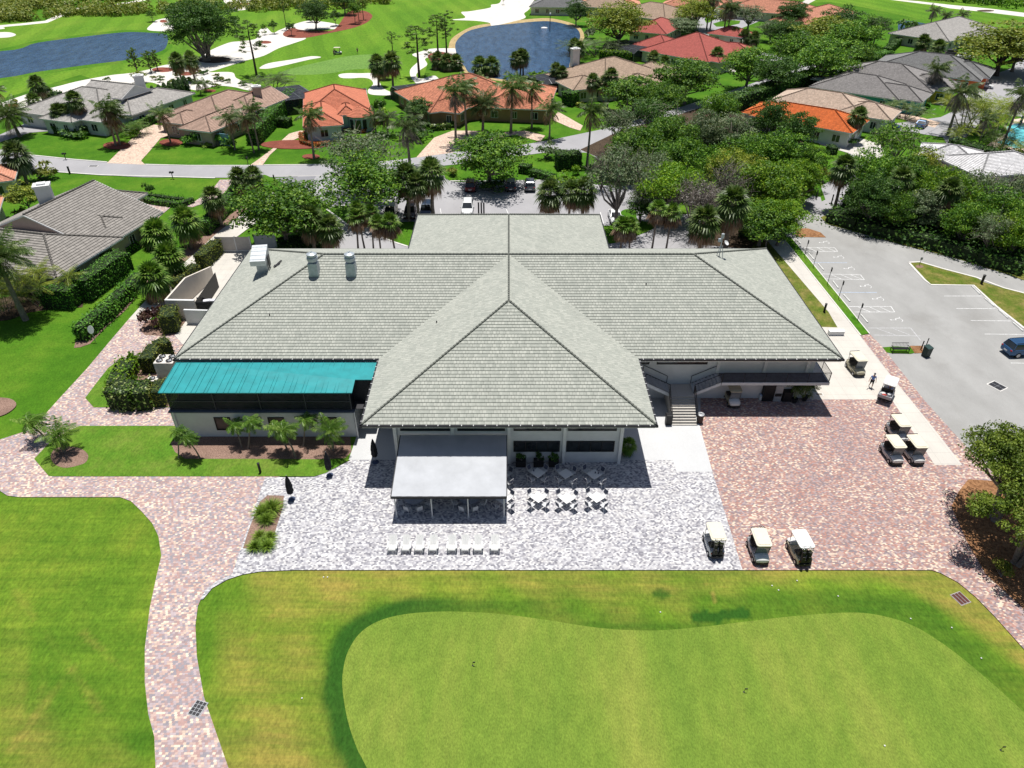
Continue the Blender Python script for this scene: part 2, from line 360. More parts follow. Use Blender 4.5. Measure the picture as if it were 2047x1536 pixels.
for (q0,q1,wd,am) in (((165,1265),(285,1372),.3,.5),((500,1280),(560,1215),.25,.3),((60,1040),(110,1160),.5,-.5),((30,1180),(200,1420),.35,.35),((1410,1160),(1432,1205),.12,.9),((20,1500),(150,1330),.4,.3),((110,1010),(60,1420),.5,-.35)):
    A_=np.array(at(*q0).to_2d());B_=np.array(at(*q1).to_2d());ab=B_-A_;t_=np.clip(((P-A_)@ab)/(ab@ab),0,1);dd_=np.hypot(*(P-(A_+t_[:,None]*ab)).T);dry+=am*(1-sstep(wd*.4,wd,dd_))
dry=np.clip(dry,0,1)
nx,ny=len(xs),len(ys)
fs=[(j*nx+i,j*nx+i+1,(j+1)*nx+i+1,(j+1)*nx+i) for j in range(ny-1) for i in range(nx-1)]
me=bpy.data.meshes.new("near_lawn");me.from_pydata([(a,b,.006) for a,b in P],[],fs)
for nm,val in (("dry",dry),("dark",dark)):
    at_=me.attributes.new(nm,'FLOAT','POINT');at_.data.foreach_set("value",val.astype(np.float32))
me.materials.append(G_NEAR);o=bpy.data.objects.new("near_lawn",me);C.objects.link(o);tag(o,kind='structure')
sheet("practice_green",gw,.016,G_GREEN,world=True)
# --- golf course behind
FA=[(-400,60),(0,48),(90,42),(130,20),(180,13),(300,-2),(420,-30),(2400,-30),(2400,60),(2047,45),(1960,66),(1800,30),(1700,10),(1660,5),(1300,5),(1180,10),(1160,30),(1060,28),(980,80),(880,95),(860,110),(840,180),(620,192),(560,175),(440,160),(330,205),(160,150),(0,200),(-400,260)]
sheet("fairway",FA,.012,G_FAIR)
sheet("rough",[(1046,28),(1061,20),(1086,14),(1131,22),(1180,30),(1172,60),(1160,110),(1150,60),(1131,42),(1099,36),(1064,38)],.018,G_ROUGH)
sheet("rough",[(1800,38),(1840,38),(1880,46),(1900,60),(1880,75),(1810,90),(1790,70)],.018,G_ROUGH)
sheet("putting_green",[(560,148),(585,137),(650,122),(700,112),(752,110),(758,124),(745,136),(700,140),(660,147),(610,150)],.02,G_PUTT,sm=True)
sheet("pond_bank",[(-300,99),(0,99),(75,81),(175,68),(250,60),(300,61),(338,64),(345,95),(325,109),(262,124),(175,136),(75,150),(0,162),(-300,200)],.02,G_ROUGH)
sheet("pond",[(-300,108),(0,103),(75,86),(175,73),(250,65),(300,66),(333,70),(333,92),(318,104),(260,119),(175,130),(75,144),(0,157),(-300,195)],.034,WATER,sm=True)
sheet("pond_bank",[(898,112),(900,82),(922,64),(950,52),(990,46),(1024,42),(1064,38),(1099,37),(1134,44),(1159,55),(1168,74),(1160,92),(1150,125),(1130,172),(1060,172),(940,150),(915,128)],.028,mulch("wet_sand",(.3,.2,.08),(.5,.4,.22),1.5),sm=True)
sheet("pond",[(914,112),(911,86),(930,66),(955,57),(990,51),(1024,48),(1064,44),(1099,43),(1131,49),(1153,58),(1160,73),(1153,88),(1142,112),(1125,168),(1060,166),(950,150),(928,132)],.036,WATER,sm=True)
sheet("pond",[(1795,46),(1806,41),(1836,45),(1880,53),(1905,60),(1885,72),(1843,76),(1815,72),(1795,62)],.036,WATER)
for q in ([(-30,216),(0,207),(60,187),(120,172),(160,162),(220,151),(257,147),(295,140),(332,130),(380,128),(415,104),(457,86),(480,83),(512,78),(516,64),(530,54),(545,66),(560,60),(597,46),(625,42),(675,49),(675,58),(620,60),(590,72),(612,77),(587,87),(557,97),(527,112),(490,122),(465,130),(430,141),(418,145),(463,145),(472,156),(492,165),(515,172),(512,182),(490,180),(470,175),(440,172),(415,176),(395,181),(372,178),(350,177),(322,172),(300,165),(262,170),(235,168),(210,182),(150,185),(100,200),(50,222),(20,232),(0,240),(-30,245)],
          [(519,136),(537,127),(587,119),(622,113),(642,115),(617,120),(574,130),(542,137),(525,138)],
          [(677,150),(692,147),(720,147),(752,148),(759,165),(768,178),(790,190),(745,190),(735,182),(746,168),(738,158),(720,156),(702,157),(682,156)],
          [(560,176),(575,174),(612,183),(630,190),(610,190),(590,186),(565,182)],
          [(824,110),(840,104),(862,98),(895,97),(915,99),(930,118),(915,126),(890,108),(870,112),(850,118),(854,130),(838,142),(832,152),(842,158),(870,152),(880,170),(850,178),(825,160),(820,140),(838,120)],
          [(922,25),(940,23),(979,16),(982,10),(1000,5),(1010,-20),(1070,-20),(1061,14),(1048,27),(1050,36),(1024,44),(985,52),(978,46),(950,42),(902,40),(930,36)],
          [(430,-15),(445,-20),(530,-20),(523,8),(505,17),(482,21),(462,19),(452,8)],
          [(295,60),(304,48),(315,40),(340,38),(350,60),(330,63)],
          [(-40,74),(-10,66),(18,65),(32,70),(18,75),(-10,76)],[(-30,56),(0,54),(10,57),(0,59),(-30,60)]):
    sheet("sand",q,.03,SAND,sm=True)
sheet("sand_path",[(-60,53),(0,51),(45,47),(90,42),(125,25),(155,16),(185,12),(225,9),(300,-3),(300,0),(228,12),(188,16),(160,20),(132,30),(95,46),(45,51),(0,55),(-60,58)],.026,SAND)
sheet("sand_path",[(1780,-2),(1836,3),(1898,10),(1973,17),(2047,26),(2200,46),(2200,56),(2047,34),(1973,25),(1898,17),(1870,11),(1836,7),(1780,0)],.026,SAND)
sheet("sand_path",[(1180,0),(1240,-6),(1240,0),(1180,6)],.026,SAND)
sheet("mulch_bed",[(566,67),(584,56),(600,60),(640,62),(670,58),(697,24),(727,22),(744,31),(738,42),(724,50),(700,58),(662,66),(612,76),(575,75)],.036,MULCHR,sm=True)
sheet("mulch_bed",[(855,112),(875,104),(900,108),(912,118),(900,130),(870,128)],.036,MULCHR,sm=True)
for q in ((530,85,13,3),(428,120,35,7),(325,140,22,5),(490,8,14,2),(327,43,8,3),(1970,22,18,2),(25,212,14,5),(505,185,8,3),(420,182,12,3),(372,148,14,4)):
    sheet("mulch_bed",[(q[0]+q[2]*math.cos(a*PI/6),q[1]+q[3]*math.sin(a*PI/6)) for a in range(12)],.038,SOIL if q[0] in (428,1970) else MULCHR)
# --- streets
sheet("street",[(-250,262),(-60,285),(20,304),(62,311),(150,320),(250,327),(375,331),(525,331),(657,330),(740,326),(822,317),(905,304),(1000,298),(1104,280),(1209,258),(1344,220),(1450,186),(1536,156),(1640,124),(1700,104),(1720,120),(1676,136),(1536,186),(1470,212),(1370,245),(1290,290),(1240,320),(1199,325),(1161,308),(1130,300),(1000,318),(905,330),(830,338),(740,356),(660,362),(600,354),(457,356),(287,355),(205,351),(120,345),(72,342),(0,335),(-250,310)],.05,ROADM)
sheet("street",[(1392,22),(1420,20),(1408,40),(1420,60),(1446,78),(1490,96),(1545,110),(1600,122),(1690,108),(1690,124),(1640,140),(1560,132),(1480,112),(1430,92),(1398,66),(1386,40)],.049,ROADM)
sheet("street",[(1405,52),(1440,34),(1500,34),(1520,42),(1480,58),(1440,66),(1415,70)],.048,ROADM)
sheet("lawn",[(1425,48),(1450,40),(1480,42),(1478,48),(1450,54),(1432,54)],.06,G_LAWN)

# asphalt court behind the clubhouse
sheet("parking_court",[(592,350),(745,340),(890,352),(905,362),(1114,362),(1215,372),(1330,370),(1400,400),(1560,380),(1640,395),(1650,430),(1581,480),(1530,560),(1530,640),(480,640),(660,510),(672,470),(664,450),(668,425),(652,407),(620,390)],.056,ROADM)
sheet("asphalt_patch",[(545,357),(632,353),(624,366),(615,377),(590,377),(575,370)],.06,PATCH)
sheet("parking_lot",[(1581,475),(1560,445),(1600,425),(1643,430),(1700,448),(1756,462),(1830,480),(1911,502),(1980,521),(2047,541),(2400,640),(2400,1020),(2047,935),(1960,925),(1936,900),(1846,800),(1761,692),(1738,669),(1660,572)],.06,ASPH)
# streets and drives on the right
sheet("street",[(1590,440),(1600,425),(1650,400),(1640,372),(1662,362),(1700,300),(1745,330),(1900,300),(1885,275),(1800,262),(1770,250),(1880,235),(1975,190),(2010,150),(2047,110),(2400,60),(2400,300),(2047,235),(1980,225),(1930,275),(1890,320),(1800,380),(1690,420),(1640,445)],.052,ROADM)
sheet("street",[(1900,150),(1960,160),(2040,130),(2100,140),(2060,200),(1985,215),(1940,205),(1900,175)],.054,ROADM)
sheet("driveway",[(1770,213),(1800,224),(1880,246),(1868,256),(1800,238),(1760,228)],.058,BRICKD)
sheet("driveway",[(1610,252),(1640,255),(1700,270),(1760,290),(1770,312),(1735,325),(1700,308),(1640,290),(1618,275)],.058,CONC)
sheet("driveway",[(1860,190),(1900,195),(1885,212),(1848,205)],.058,CONC)
sheet("driveway",[(1840,108),(1880,108),(1960,128),(2000,150),(1980,160),(1890,128),(1840,118)],.058,ROADM)
sheet("driveway",[(214,327),(282,260),(308,250),(332,252),(360,262),(345,272),(322,276),(300,302),(282,322),(290,330)],.058,BRICKD,sm=False)
sheet("driveway",[(500,331),(520,317),(545,298),(578,268),(600,262),(612,262),(600,275),(560,292),(540,310),(525,331)],.058,BRICKD)
sheet("driveway",[(-40,282),(0,270),(50,248),(92,240),(110,262),(60,266),(0,285),(-40,300)],.058,ROADM)
sheet("driveway",[(832,316),(846,300),(868,276),(905,262),(940,262),(1000,266),(1050,262),(1090,272),(1080,284),(1030,270),(975,282),(930,292),(905,306)],.058,BRICKD)
sheet("driveway",[(1115,224),(1130,232),(1165,252),(1160,262),(1140,256),(1104,240)],.058,BRICKD)
sheet("driveway",[(1430,125),(1475,128),(1470,145),(1420,142)],.058,CONC)
sheet("driveway",[(1620,-5),(1640,-5),(1560,40),(1540,40)],.058,CONC)
sheet("path",[(1545,418),(1600,436),(1560,462),(1590,520),(1570,520)],.062,CONC)
sheet("driveway",[(440,360),(468,360),(450,385),(428,400),(385,415),(345,412),(298,452),(285,430),(280,408),(345,412),(388,404),(420,385)],.058,BRICKL)
sheet("driveway",[(262,478),(296,466),(310,472),(290,482),(270,486)],.058,BRICKL)
# green islands behind the club
for q in ([(897,334),(960,330),(1040,333),(1080,345),(1112,355),(1114,361),(1010,363),(900,363)],
          [(652,420),(672,412),(700,412),(745,420),(748,440),(740,450),(690,447)],
          [(765,475),(775,450),(850,448),(850,500),(812,492),(790,485)],
          [(1244,422),(1270,422),(1275,440),(1306,448),(1299,462),(1214,489),(1199,455),(1224,450)],
          [(1120,330),(1165,306),(1199,322),(1215,345),(1190,365),(1118,358)],
          [(1300,380),(1420,352),(1560,352),(1620,380),(1610,400),(1540,415),(1440,448),(1400,430),(1330,425)],
          [(520,460),(600,440),(660,480),(668,500),(640,520),(520,500)],
          [(525,352),(540,355),(568,372),(580,372),(560,382),(530,380)]):
    sheet("grass_island",q,.09,G_LAWN,sm=True)
sheet("mulch_bed",[(560,480),(620,462),(668,490),(660,510),(560,510)],.1,SOIL)
sheet("mulch_bed",[(1588,458),(1615,458),(1640,466),(1651,476),(1590,475)],.095,PINE)
sheet("mulch_bed",[(1400,430),(1500,440),(1520,470),(1500,500),(1400,490)],.095,SOIL)
# forest floor on the right
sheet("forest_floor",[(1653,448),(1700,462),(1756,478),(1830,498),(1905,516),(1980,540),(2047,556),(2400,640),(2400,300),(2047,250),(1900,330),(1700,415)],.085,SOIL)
sheet("grass_verge",[(1640,436),(1648,432),(1756,463),(1911,503),(2047,545),(2047,562),(1960,532),(1880,510),(1780,484),(1700,462),(1655,450)],.1,G_DRYG)
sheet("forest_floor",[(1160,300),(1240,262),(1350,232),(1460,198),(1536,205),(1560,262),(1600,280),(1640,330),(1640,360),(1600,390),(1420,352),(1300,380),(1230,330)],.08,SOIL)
sheet("grass_verge",[(1625,310),(1640,292),(1700,310),(1705,325),(1670,345),(1640,330)],.11,G_LAWN)
# lot islands
sheet("grass_island",[(1817,527),(1838,526),(1886,540),(1951,557),(1965,565),(2006,578),(2100,602),(2300,700),(2300,760),(2047,657),(1990,612),(1946,571),(1861,570),(1848,560)],.1,G_DRYG)
sheet("mulch_bed",[(1829,533),(1838,531),(1846,534),(1843,537),(1832,537)],.106,MULCH)
sheet("grass_island",[(1563,475),(1581,475),(1736,668),(1720,672)],.1,G_ROUGH)
sheet("grass_island",[(1764,696),(1790,694),(1832,697),(1838,705),(1820,709),(1782,708),(1772,706)],.1,G_LAWN)
sheet("mulch_bed",[(1818,693),(1845,693),(1843,707),(1828,708)],.106,PINE)
sheet("grass_verge",[(1510,470),(1536,485),(1656,625),(1674,656),(1640,655),(1560,560),(1490,490)],.066,G_DRYG)
# --- paved plazas
sheet("brick_plaza",[(1370,690),(1500,690),(1721,672),(1738,669),(1761,692),(1846,800),(1936,900),(2010,960),(2300,1060),(2300,1600),(2100,1372),(2047,1300),(1990,1236),(1950,1195),(1915,1166),(1880,1147),(1862,1141),(1484,1141),(1424,945),(1398,855)],.07,BRICK)
sheet("brick_path",[(297,642),(257,640),(216,688),(175,737),(117,800),(75,847),(62,860),(0,880),(-200,945),(-200,900),(-200,990),(-40,975),(0,982),(15,992),(40,995),(240,995),(262,1003),(284,1024),(305,1048),(317,1073),(323,1112),(314,1150),(300,1216),(290,1297),(290,1366),(297,1429),(309,1474),(314,1600),(480,1600),(457,1536),(433,1467),(408,1394),(394,1314),(391,1251),(396,1213),(408,1185),(433,1164),(464,1150),(530,956),(560,955),(400,760),(400,640)],.066,BRICKL)
sheet("concrete_walk",[(257,640),(305,587),(345,548),(392,505),(440,462),(490,425),(525,405),(545,385),(560,395),(520,440),(480,470),(450,492),(400,530),(350,585),(320,622),(297,642)],.076,CONC)
sheet("concrete_walk",[(1523,470),(1568,475),(1640,566),(1721,675),(1790,764),(1860,850),(1923,931),(1868,931),(1782,800),(1620,800),(1560,770),(1640,655),(1674,656),(1656,625),(1536,485)],.076,CONC)
sheet("grey_paver_patio",[(530,956),(628,955),(650,948),(700,922),(700,850),(1395,850),(1424,945),(1484,1141),(590,1141),(520,1144),(485,1150),(455,1160),(425,1177),(406,1200),(400,1200),(412,1180),(433,1163),(464,1150)],.08,GREYP)
sheet("white_slab",[(697,921),(720,850),(850,850),(850,921)],.09,CONCW)
sheet("covered_floor",[(1270,785),(1400,785),(1400,850),(1270,858)],.086,CONCW)
sheet("white_slab",[(1150,852),(1395,840),(1424,945),(1352,945),(1345,922),(1150,920)],.09,CONCW)
# --- lawns among the paths
sheet("lawn",[(69,919),(100,886),(141,861),(160,853),(352,853),(380,853),(720,853),(697,922),(650,948),(628,954),(110,954),(98,953)],.095,G_NEAR and grass("bed_lawn",(.065,.18,.014),(.1,.2,.02),(.15,.22,.035),.3,7.0))
sheet("lawn",[(171,797),(195,765),(217,737),(233,725),(255,719),(300,716),(345,716),(360,816),(188,816)],.095,MATS["bed_lawn"])
sheet("mulch_bed",[(281,662),(286,650),(297,642),(330,636),(362,640),(378,650),(360,668),(333,673),(290,671)],.095,MULCH)
sheet("mulch_bed",[(270,745),(290,720),(330,715),(340,816),(318,810),(320,790),(272,770)],.1,MULCH)
sheet("concrete_walk",[(350,672),(375,640),(420,640),(400,700),(365,690)],.1,CONC)
sheet("mulch_bed",[(342,888),(360,872),(700,868),(703,905),(690,918),(640,920),(500,919),(370,919),(350,905)],.102,MULCH)
sheet("mulch_bed",[(102,915),(108,902),(122,895),(145,895),(165,900),(177,912),(172,926),(155,933),(130,937),(110,930)],.102,MULCH,sm=True)
sheet("mulch_bed",[(-20,800),(10,797),(28,802),(33,812),(20,825),(0,834),(-20,836)],.102,MULCH,sm=True)
sheet("mulch_bed",[(535,992),(568,993),(566,1015),(555,1050),(540,1098),(486,1098),(500,1055),(520,1005)],.102,MULCH)
sheet("mulch_bed",[(148,696),(152,680),(215,625),(262,575),(285,562),(300,560),(250,622),(215,652),(180,688),(160,695)],.03,MULCH)
sheet("mulch_bed",[(345,515),(400,478),(448,440),(490,405),(502,410),(450,458),(400,500),(360,530)],.03,MULCH)
sheet("mulch_bed",[(-20,600),(60,585),(170,590),(165,615),(110,618),(60,625),(20,640),(-20,645)],.03,SOIL)
sheet("mulch_bed",[(1935,960),(1915,985),(1901,1014),(1932,1084),(1970,1150),(2047,1220),(2300,1400),(2300,1020),(2010,965)],.105,PINE)
sheet("service_yard",[(345,600),(440,500),(520,490),(520,640),(375,640)],.096,CONC)
for q in ((342,286,24,7),(622,314,18,5),(234,292,28,8),(590,290,70,9)):
    sheet("mulch_bed",[(q[0]+q[2]*math.cos(a*PI/8),q[1]+q[3]*math.sin(a*PI/8)) for a in range(16)],.1,MULCHR)
sheet("pool_deck",[(1960,312),(1975,290),(2020,262),(2025,240),(2060,235),(2400,250),(2400,320),(2047,318)],.09,slab("pink_deck",(.6,.45,.38),(.7,.55,.47),.5))
sheet("swimming_pool",[(1992,286),(2015,278),(2012,255),(2030,248),(2400,262),(2400,292),(2030,298)],.1,POOL)
# --- raised kerbs
def strip(name,pts,w,h,mat,z0=.0,world=False):
    P=[Vector(p) if world else at(*p).to_2d() for p in pts];P=[Vector((p[0],p[1])) for p in P];L=[];R=[]
    for i,p in enumerate(P):
        d=(P[min(i+1,len(P)-1)]-P[max(i-1,0)]).normalized();n=Vector((-d.y,d.x))*w/2;L.append(p+n);R.append(p-n)
    mb=MB()
    for i in range(len(P)-1):
        a,b,c,d=R[i],R[i+1],L[i+1],L[i]
        vs=[(*q,z0) for q in (a,b,c,d)]+[(*q,h) for q in (a,b,c,d)]
        mb.faces(vs,[(4,5,6,7),(0,1,5,4),(2,3,7,6)]+([(3,0,4,7)] if i==0 else [])+([(1,2,6,5)] if i==len(P)-2 else []))
    o=mb.build(name,mat);tag(o,kind='structure');return o
strip("kerb",[(1563,475),(1720,672)],.16,.13,KERB)
strip("kerb",[(1581,475),(1738,669)],.12,.12,KERB)
for c in ([(700,412),(672,412),(654,420),(690,447),(712,462)],[(740,455),(765,476),(790,486),(815,494)],[(900,363),(1010,363),(1114,361)],[(1199,452),(1214,488)],[(20,304),(62,311),(150,320),(214,325)],[(292,330),(375,332),(500,332)],[(527,331),(657,330),(740,326)],[(0,335),(72,342),(205,351),(430,357)],[(1817,526),(1838,525),(1886,539),(1951,556),(2006,577),(2100,601)],[(1817,527),(1848,561),(1861,571),(1946,572),(1990,613),(2047,658)]):
    strip("kerb",c,.3,.12,KERB,.02)
# --- painted markings
PAINT=M("road_paint",(.62,.62,.62),.7,var=.3,obj=False,scale=5);PAINTF=M("faded_paint",(.45,.45,.46),.8,var=.25,obj=False,scale=6)
PB=M("blue_paint",(.4,.5,.66),.8,obj=False,var=.2)
def line(a,b,w=.1,mat=PAINT,name="parking_line",z=.066):
    a=at(*a).to_2d();b=at(*b).to_2d();d=(b-a).normalized();n=Vector((-d.y,d.x))*w/2
    mb=MB();mb.face([(*(a-n),z),(*(b-n),z),(*(b+n),z),(*(a+n),z)]);return mb
def lines(name,segs,w=.1,mat=PAINT,z=.066):
    mb=MB()
    for k,(a,b) in enumerate(segs):
        q=line(a,b,w,mat,z=z+.0006*k);mb.faces(q.v,[(0,1,2,3)])
    o=mb.build(name,mat);tag(o,kind='structure')
def zz(x,y): return (1550+x/8.188,440+y/8.188)
lines("parking_lines",[(zz(380,458),zz(965,460)),(zz(430,522),zz(1020,525)),(zz(965,460),zz(1020,525)),(zz(540,462),zz(665,520)),(zz(685,462),zz(810,522)),(zz(840,462),zz(985,522))],.1)
lines("parking_lines",[(zz(740,890),zz(1390,905)),(zz(810,970),zz(1455,985)),(zz(1390,905),zz(1455,985)),(zz(915,905),zz(1085,978)),(zz(1070,905),zz(1260,980)),(zz(1230,905),zz(1420,980))],.1)
lines("parking_lines",[((1697,614),(1781,614)),((1708,625),(1788,625)),((1781,614),(1788,625)),((1715,615),(1740,625)),((1738,615),(1760,625)),((1759,615),(1780,625))],.1)
lines("parking_lines",[((1735,657),(1820,657)),((1745,671),(1840,673)),((1820,657),(1840,682)),((1753,658),(1790,671)),((1785,658),(1818,671))],.11,PAINTF)
lines("parking_lines",[(zz(600,705),zz(1170,708)),(zz(1000,1192),zz(1660,1195))],.09,PB)
lines("parking_lines",[((1887,593),(1962,593)),((1911,618),(1990,618)),((1940,642),(2020,643)),((1968,669),(2060,670)),((2020,727),(2090,728)),((2064,790),(2200,800))],.1)
lines("parking_lines",[((637,371),(662,371))],.3,PAINT,.07)
lines("stop_bar",[((500,352),(660,352))],.12,CONC,.064)
lines("parking_lines",[((1200,425),(1207,450)),((1190,432),(1196,450)),((1010,415),(1016,428)),((880,418),(882,428)),((1150,418),(1162,440))],.12,PAINT,.07)
def wheelchair(px,py,s=1.0,ang=0.0):
    s*=.9
    c=at(px,py);mb=MB();R=Matrix.Rotation(ang,2)
    def q(pts,k,w=.07):
        P=[c.to_2d()+R@Vector(p)*s for p in pts]
        for i in range(len(P)-1):
            d=(P[i+1]-P[i]).normalized();n=Vector((-d.y,d.x))*w/2;a,b=P[i]-d*w/2,P[i+1]+d*w/2
            mb.face([(*(a-n),.068+k*.001+i*.0001),(*(b-n),.068+k*.001+i*.0001),(*(b+n),.068+k*.001+i*.0001),(*(a+n),.068+k*.001+i*.0001)])
    q([(.36*math.cos(t),.36*math.sin(t)-.1) for t in [x*PI/6-2.6 for x in range(9)]],0)
    q([(-.1,.62),(-.05,.2),(.28,.2)],3);q([(.28,.2),(.5,-.3),(.66,-.26)],5);q([(-.16,.74),(-.06,.74)],7,.16)
    tag(mb.build("wheelchair_marking",PAINT),kind='structure')
for (x,y) in ((818,378),(1055,618),(1228,805),(1500,1095),(1700,1303)): wheelchair(*zz(x,y),1.25,1.4)
wheelchair(1795,641,1.25,1.4)
# ================================================================= ROOFS
def clip(poly,a,lo=True):
    """clip (u,v) polygon to v>=a (lo) or v<=a"""
    out=[];n=len(poly)
    for i in range(n):
        p,q=poly[i],poly[(i+1)%n];ip=(p[1]>=a-1e-9) if lo else (p[1]<=a+1e-9);iq=(q[1]>=a-1e-9) if lo else (q[1]<=a+1e-9)
        if ip: out.append(p)
        if ip!=iq:
            t=(a-p[1])/(q[1]-p[1]);out.append((p[0]+(q[0]-p[0])*t,a))
    return out
def slope(mb,pts,e=.36,t=.05,mat=None):
    """tiled roof plane: pts[0]-pts[1] is the eave; laid in courses, each lapping the one below"""
    P=[Vector(p) for p in pts];u=(P[1]-P[0]).normalized();nrm=(P[1]-P[0]).cross(P[2]-P[0]).normalized()
    if nrm.z<0: nrm=-nrm
    v=nrm.cross(u)
    if v.z<0: v=-v
    O=P[0];q=[((p-O).dot(u),(p-O).dot(v)) for p in P];vm=max(x[1] for x in q);k=0;wd=max(x[0] for x in q)
    while k*e<vm-1e-4:
        a,b=k*e,min((k+1)*e,vm);s=clip(clip(q,a,True),b,False)
        if len(s)>=3:
            pts3=[O+u*x+v*y+nrm*(t*(1-(y-a)/e)) for x,y in s]
            mb.face(pts3,mat,[(x,k+min(.98,(y-a)/e)) for x,y in s])
            lows=[x for x,y in s if abs(y-a)<1e-5]
            if lows and max(lows)-min(lows)>1e-3:
                x0,x1=min(lows),max(lows);A=O+u*x0+v*a;B=O+u*x1+v*a
                mb.face([A-nrm*.02,B-nrm*.02,B+nrm*t,A+nrm*t],mat,[(x0,k+.0),(x1,k+.0),(x1,k+.02),(x0,k+.02)])
        k+=1
def caps(mb,a,b,r=.14,step=.4,n=6,mat=None):
    """ridge or hip caps: overlapping tapered half rounds"""
    a=Vector(a);b=Vector(b);L=(b-a).length;d=(b-a)/L;k=max(1,int(L/step))
    up=Vector((0,0,.05))
    for i in range(k):
        p=a+d*(L*i/k)+up;q=a+d*min(L,(L*(i+1)/k)+.06)+up;mb.tube(p+Vector((0,0,.05)),q,r,r*.78,n,mat)
CT=tile_mat("club_tile",(.315,.33,.295),(.42,.43,.385),(.21,.225,.205),.3,.1,.4)
WHITE=M("white_stucco",(.62,.63,.64),.85,var=.06,obj=False,scale=1.2)
WHITE2=M("white_trim",(.7,.7,.7),.6,var=.05,obj=False,scale=2)
CREAMW=M("cream_stucco",(.66,.6,.53),.9,var=.07,obj=False,scale=.9)
DARKM=M("dark_gutter",(.025,.025,.03),.5,var=.3)
BLACK=M("black_metal",(.015,.015,.017),.45,var=.3)
BLACKP=M("black_plastic",(.02,.02,.022),.55,var=.3)
GALV=M("galvanised_metal",(.42,.46,.5),.45,.35,var=.15)
GREYM=M("grey_metal",(.35,.36,.38),.5,.2,var=.15)
GLASS=glass();SCREEN=screen_mat()
E_=.42
club=thing("clubhouse","large clubhouse with a cross-shaped grey-green tiled hip roof and white walls","clubhouse",(0,68,0))
Wd=12.25;ZE=6.0;ZR=11.0;YF=46.2;Y0=56.2;Y1=80.7;YR=68.45;YB=91.5;XL=-31.6;XR=31.6
EL=(XL,Y0,ZE)
rf=MB()
S=lambda *p: slope(rf,p)
# wings
S((XL,Y0,ZE),(-Wd,Y0,ZE),(0,YR,ZR),(XL+Wd,YR,ZR));S((Wd,Y0,ZE),(XR,Y0,ZE),(XR-Wd,YR,ZR),(0,YR,ZR))
S((XL,Y1,ZE),(XL,Y0,ZE),(XL+Wd,YR,ZR));S((XR,Y0,ZE),(XR,Y1,ZE),(XR-Wd,YR,ZR))
S((-Wd,Y1,ZE),(XL,Y1,ZE),(XL+Wd,YR,ZR),(0,YR,ZR));S((XR,Y1,ZE),(Wd,Y1,ZE),(0,YR,ZR),(XR-Wd,YR,ZR))
# front and back arms
S((-Wd,YF,ZE),(Wd,YF,ZE),(0,YF+Wd,ZR))
S((-Wd,Y0,ZE),(-Wd,YF,ZE),(0,YF+Wd,ZR),(0,YR,ZR));S((Wd,YF,ZE),(Wd,Y0,ZE),(0,YR,ZR),(0,YF+Wd,ZR))
S((Wd,YB,ZE),(-Wd,YB,ZE),(0,YB-Wd,ZR))
S((-Wd,YB,ZE),(-Wd,Y1,ZE),(0,YR,ZR),(0,YB-Wd,ZR));S((Wd,Y1,ZE),(Wd,YB,ZE),(0,YB-Wd,ZR),(0,YR,ZR))
roof=rf.build("roof",CT,club,world=club)
cp=MB();c_=lambda a,b: caps(cp,a,b,.1,.36)
for a,b in (((XL+Wd,YR,ZR),(0,YR,ZR)),((0,YR,ZR),(XR-Wd,YR,ZR)),((0,YF+Wd,ZR),(0,YR,ZR)),((0,YR,ZR),(0,YB-Wd,ZR)),
            ((XL,Y0,ZE),(XL+Wd,YR,ZR)),((XL,Y1,ZE),(XL+Wd,YR,ZR)),((XR,Y0,ZE),(XR-Wd,YR,ZR)),((XR,Y1,ZE),(XR-Wd,YR,ZR)),
            ((-Wd,YF,ZE),(0,YF+Wd,ZR)),((Wd,YF,ZE),(0,YF+Wd,ZR)),((-Wd,YB,ZE),(0,YB-Wd,ZR)),((Wd,YB,ZE),(0,YB-Wd,ZR))): c_(a,b)
cp.build("ridge_cap",CT,roof,world=club)
# soffit + fascia + gutter with straps
outline=[(-Wd,YF),(Wd,YF),(Wd,Y0),(XR,Y0),(XR,Y1),(Wd,Y1),(Wd,YB),(-Wd,YB),(-Wd,Y1),(XL,Y1),(XL,Y0),(-Wd,Y0)]
so=MB()
for (x0,y0,x1,y1) in ((-Wd+.05,YF+.05,Wd-.05,YB-.05),(XL+.05,Y0+.05,-Wd+.05,Y1-.05),(Wd-.05,Y0+.05,XR-.05,Y1-.05)):
    so.box(((x0+x1)/2,(y0+y1)/2,ZE-.2),(x1-x0,y1-y0,.1))
so.build("soffit",WHITE2,club,world=club)
STR=[];gu=MB();fa=MB();n=len(outline)
for i in range(n):
    a=Vector(outline[i]);b=Vector(outline[(i+1)%n]);d=(b-a);L=d.length;d/=L;o=Vector((d.y,-d.x))
    prev=Vector(outline[i-1]);nxt=Vector(outline[(i+2)%n])
    s0=.19 if (a-prev).normalized().cross(d)>0 else -.13;s1=.19 if d.cross((nxt-b).normalized())>0 else -.13
    A=a-d*s0;B=b+d*s1;m=(A+B)/2+o*.085;ln=(B-A).length
    az=math.atan2(d.y,d.x)
    gu.box((m.x,m.y,ZE-.09),(ln,.17,.16),rz=az)
    m2=(a+b)/2-o*.03;fa.box((m2.x,m2.y,ZE-.2),(L-.02,.06,.3),rz=az)
    if a.y<Y0+.1 and b.y<Y0+.1:
        k=int(L/1.0)
        for j in range(k+1): p=a+d*(L*(j+.5)/(k+1))+o*.09;STR.append((p.x,p.y,az))
g=gu.build("gutter",DARKM,club,world=club);
st_=MB();st_.box((0,0,0),(.05,.2,.025));sm_=st_.build("gutter_strap",WHITE2);sme=sm_.data;bpy.data.objects.remove(sm_)
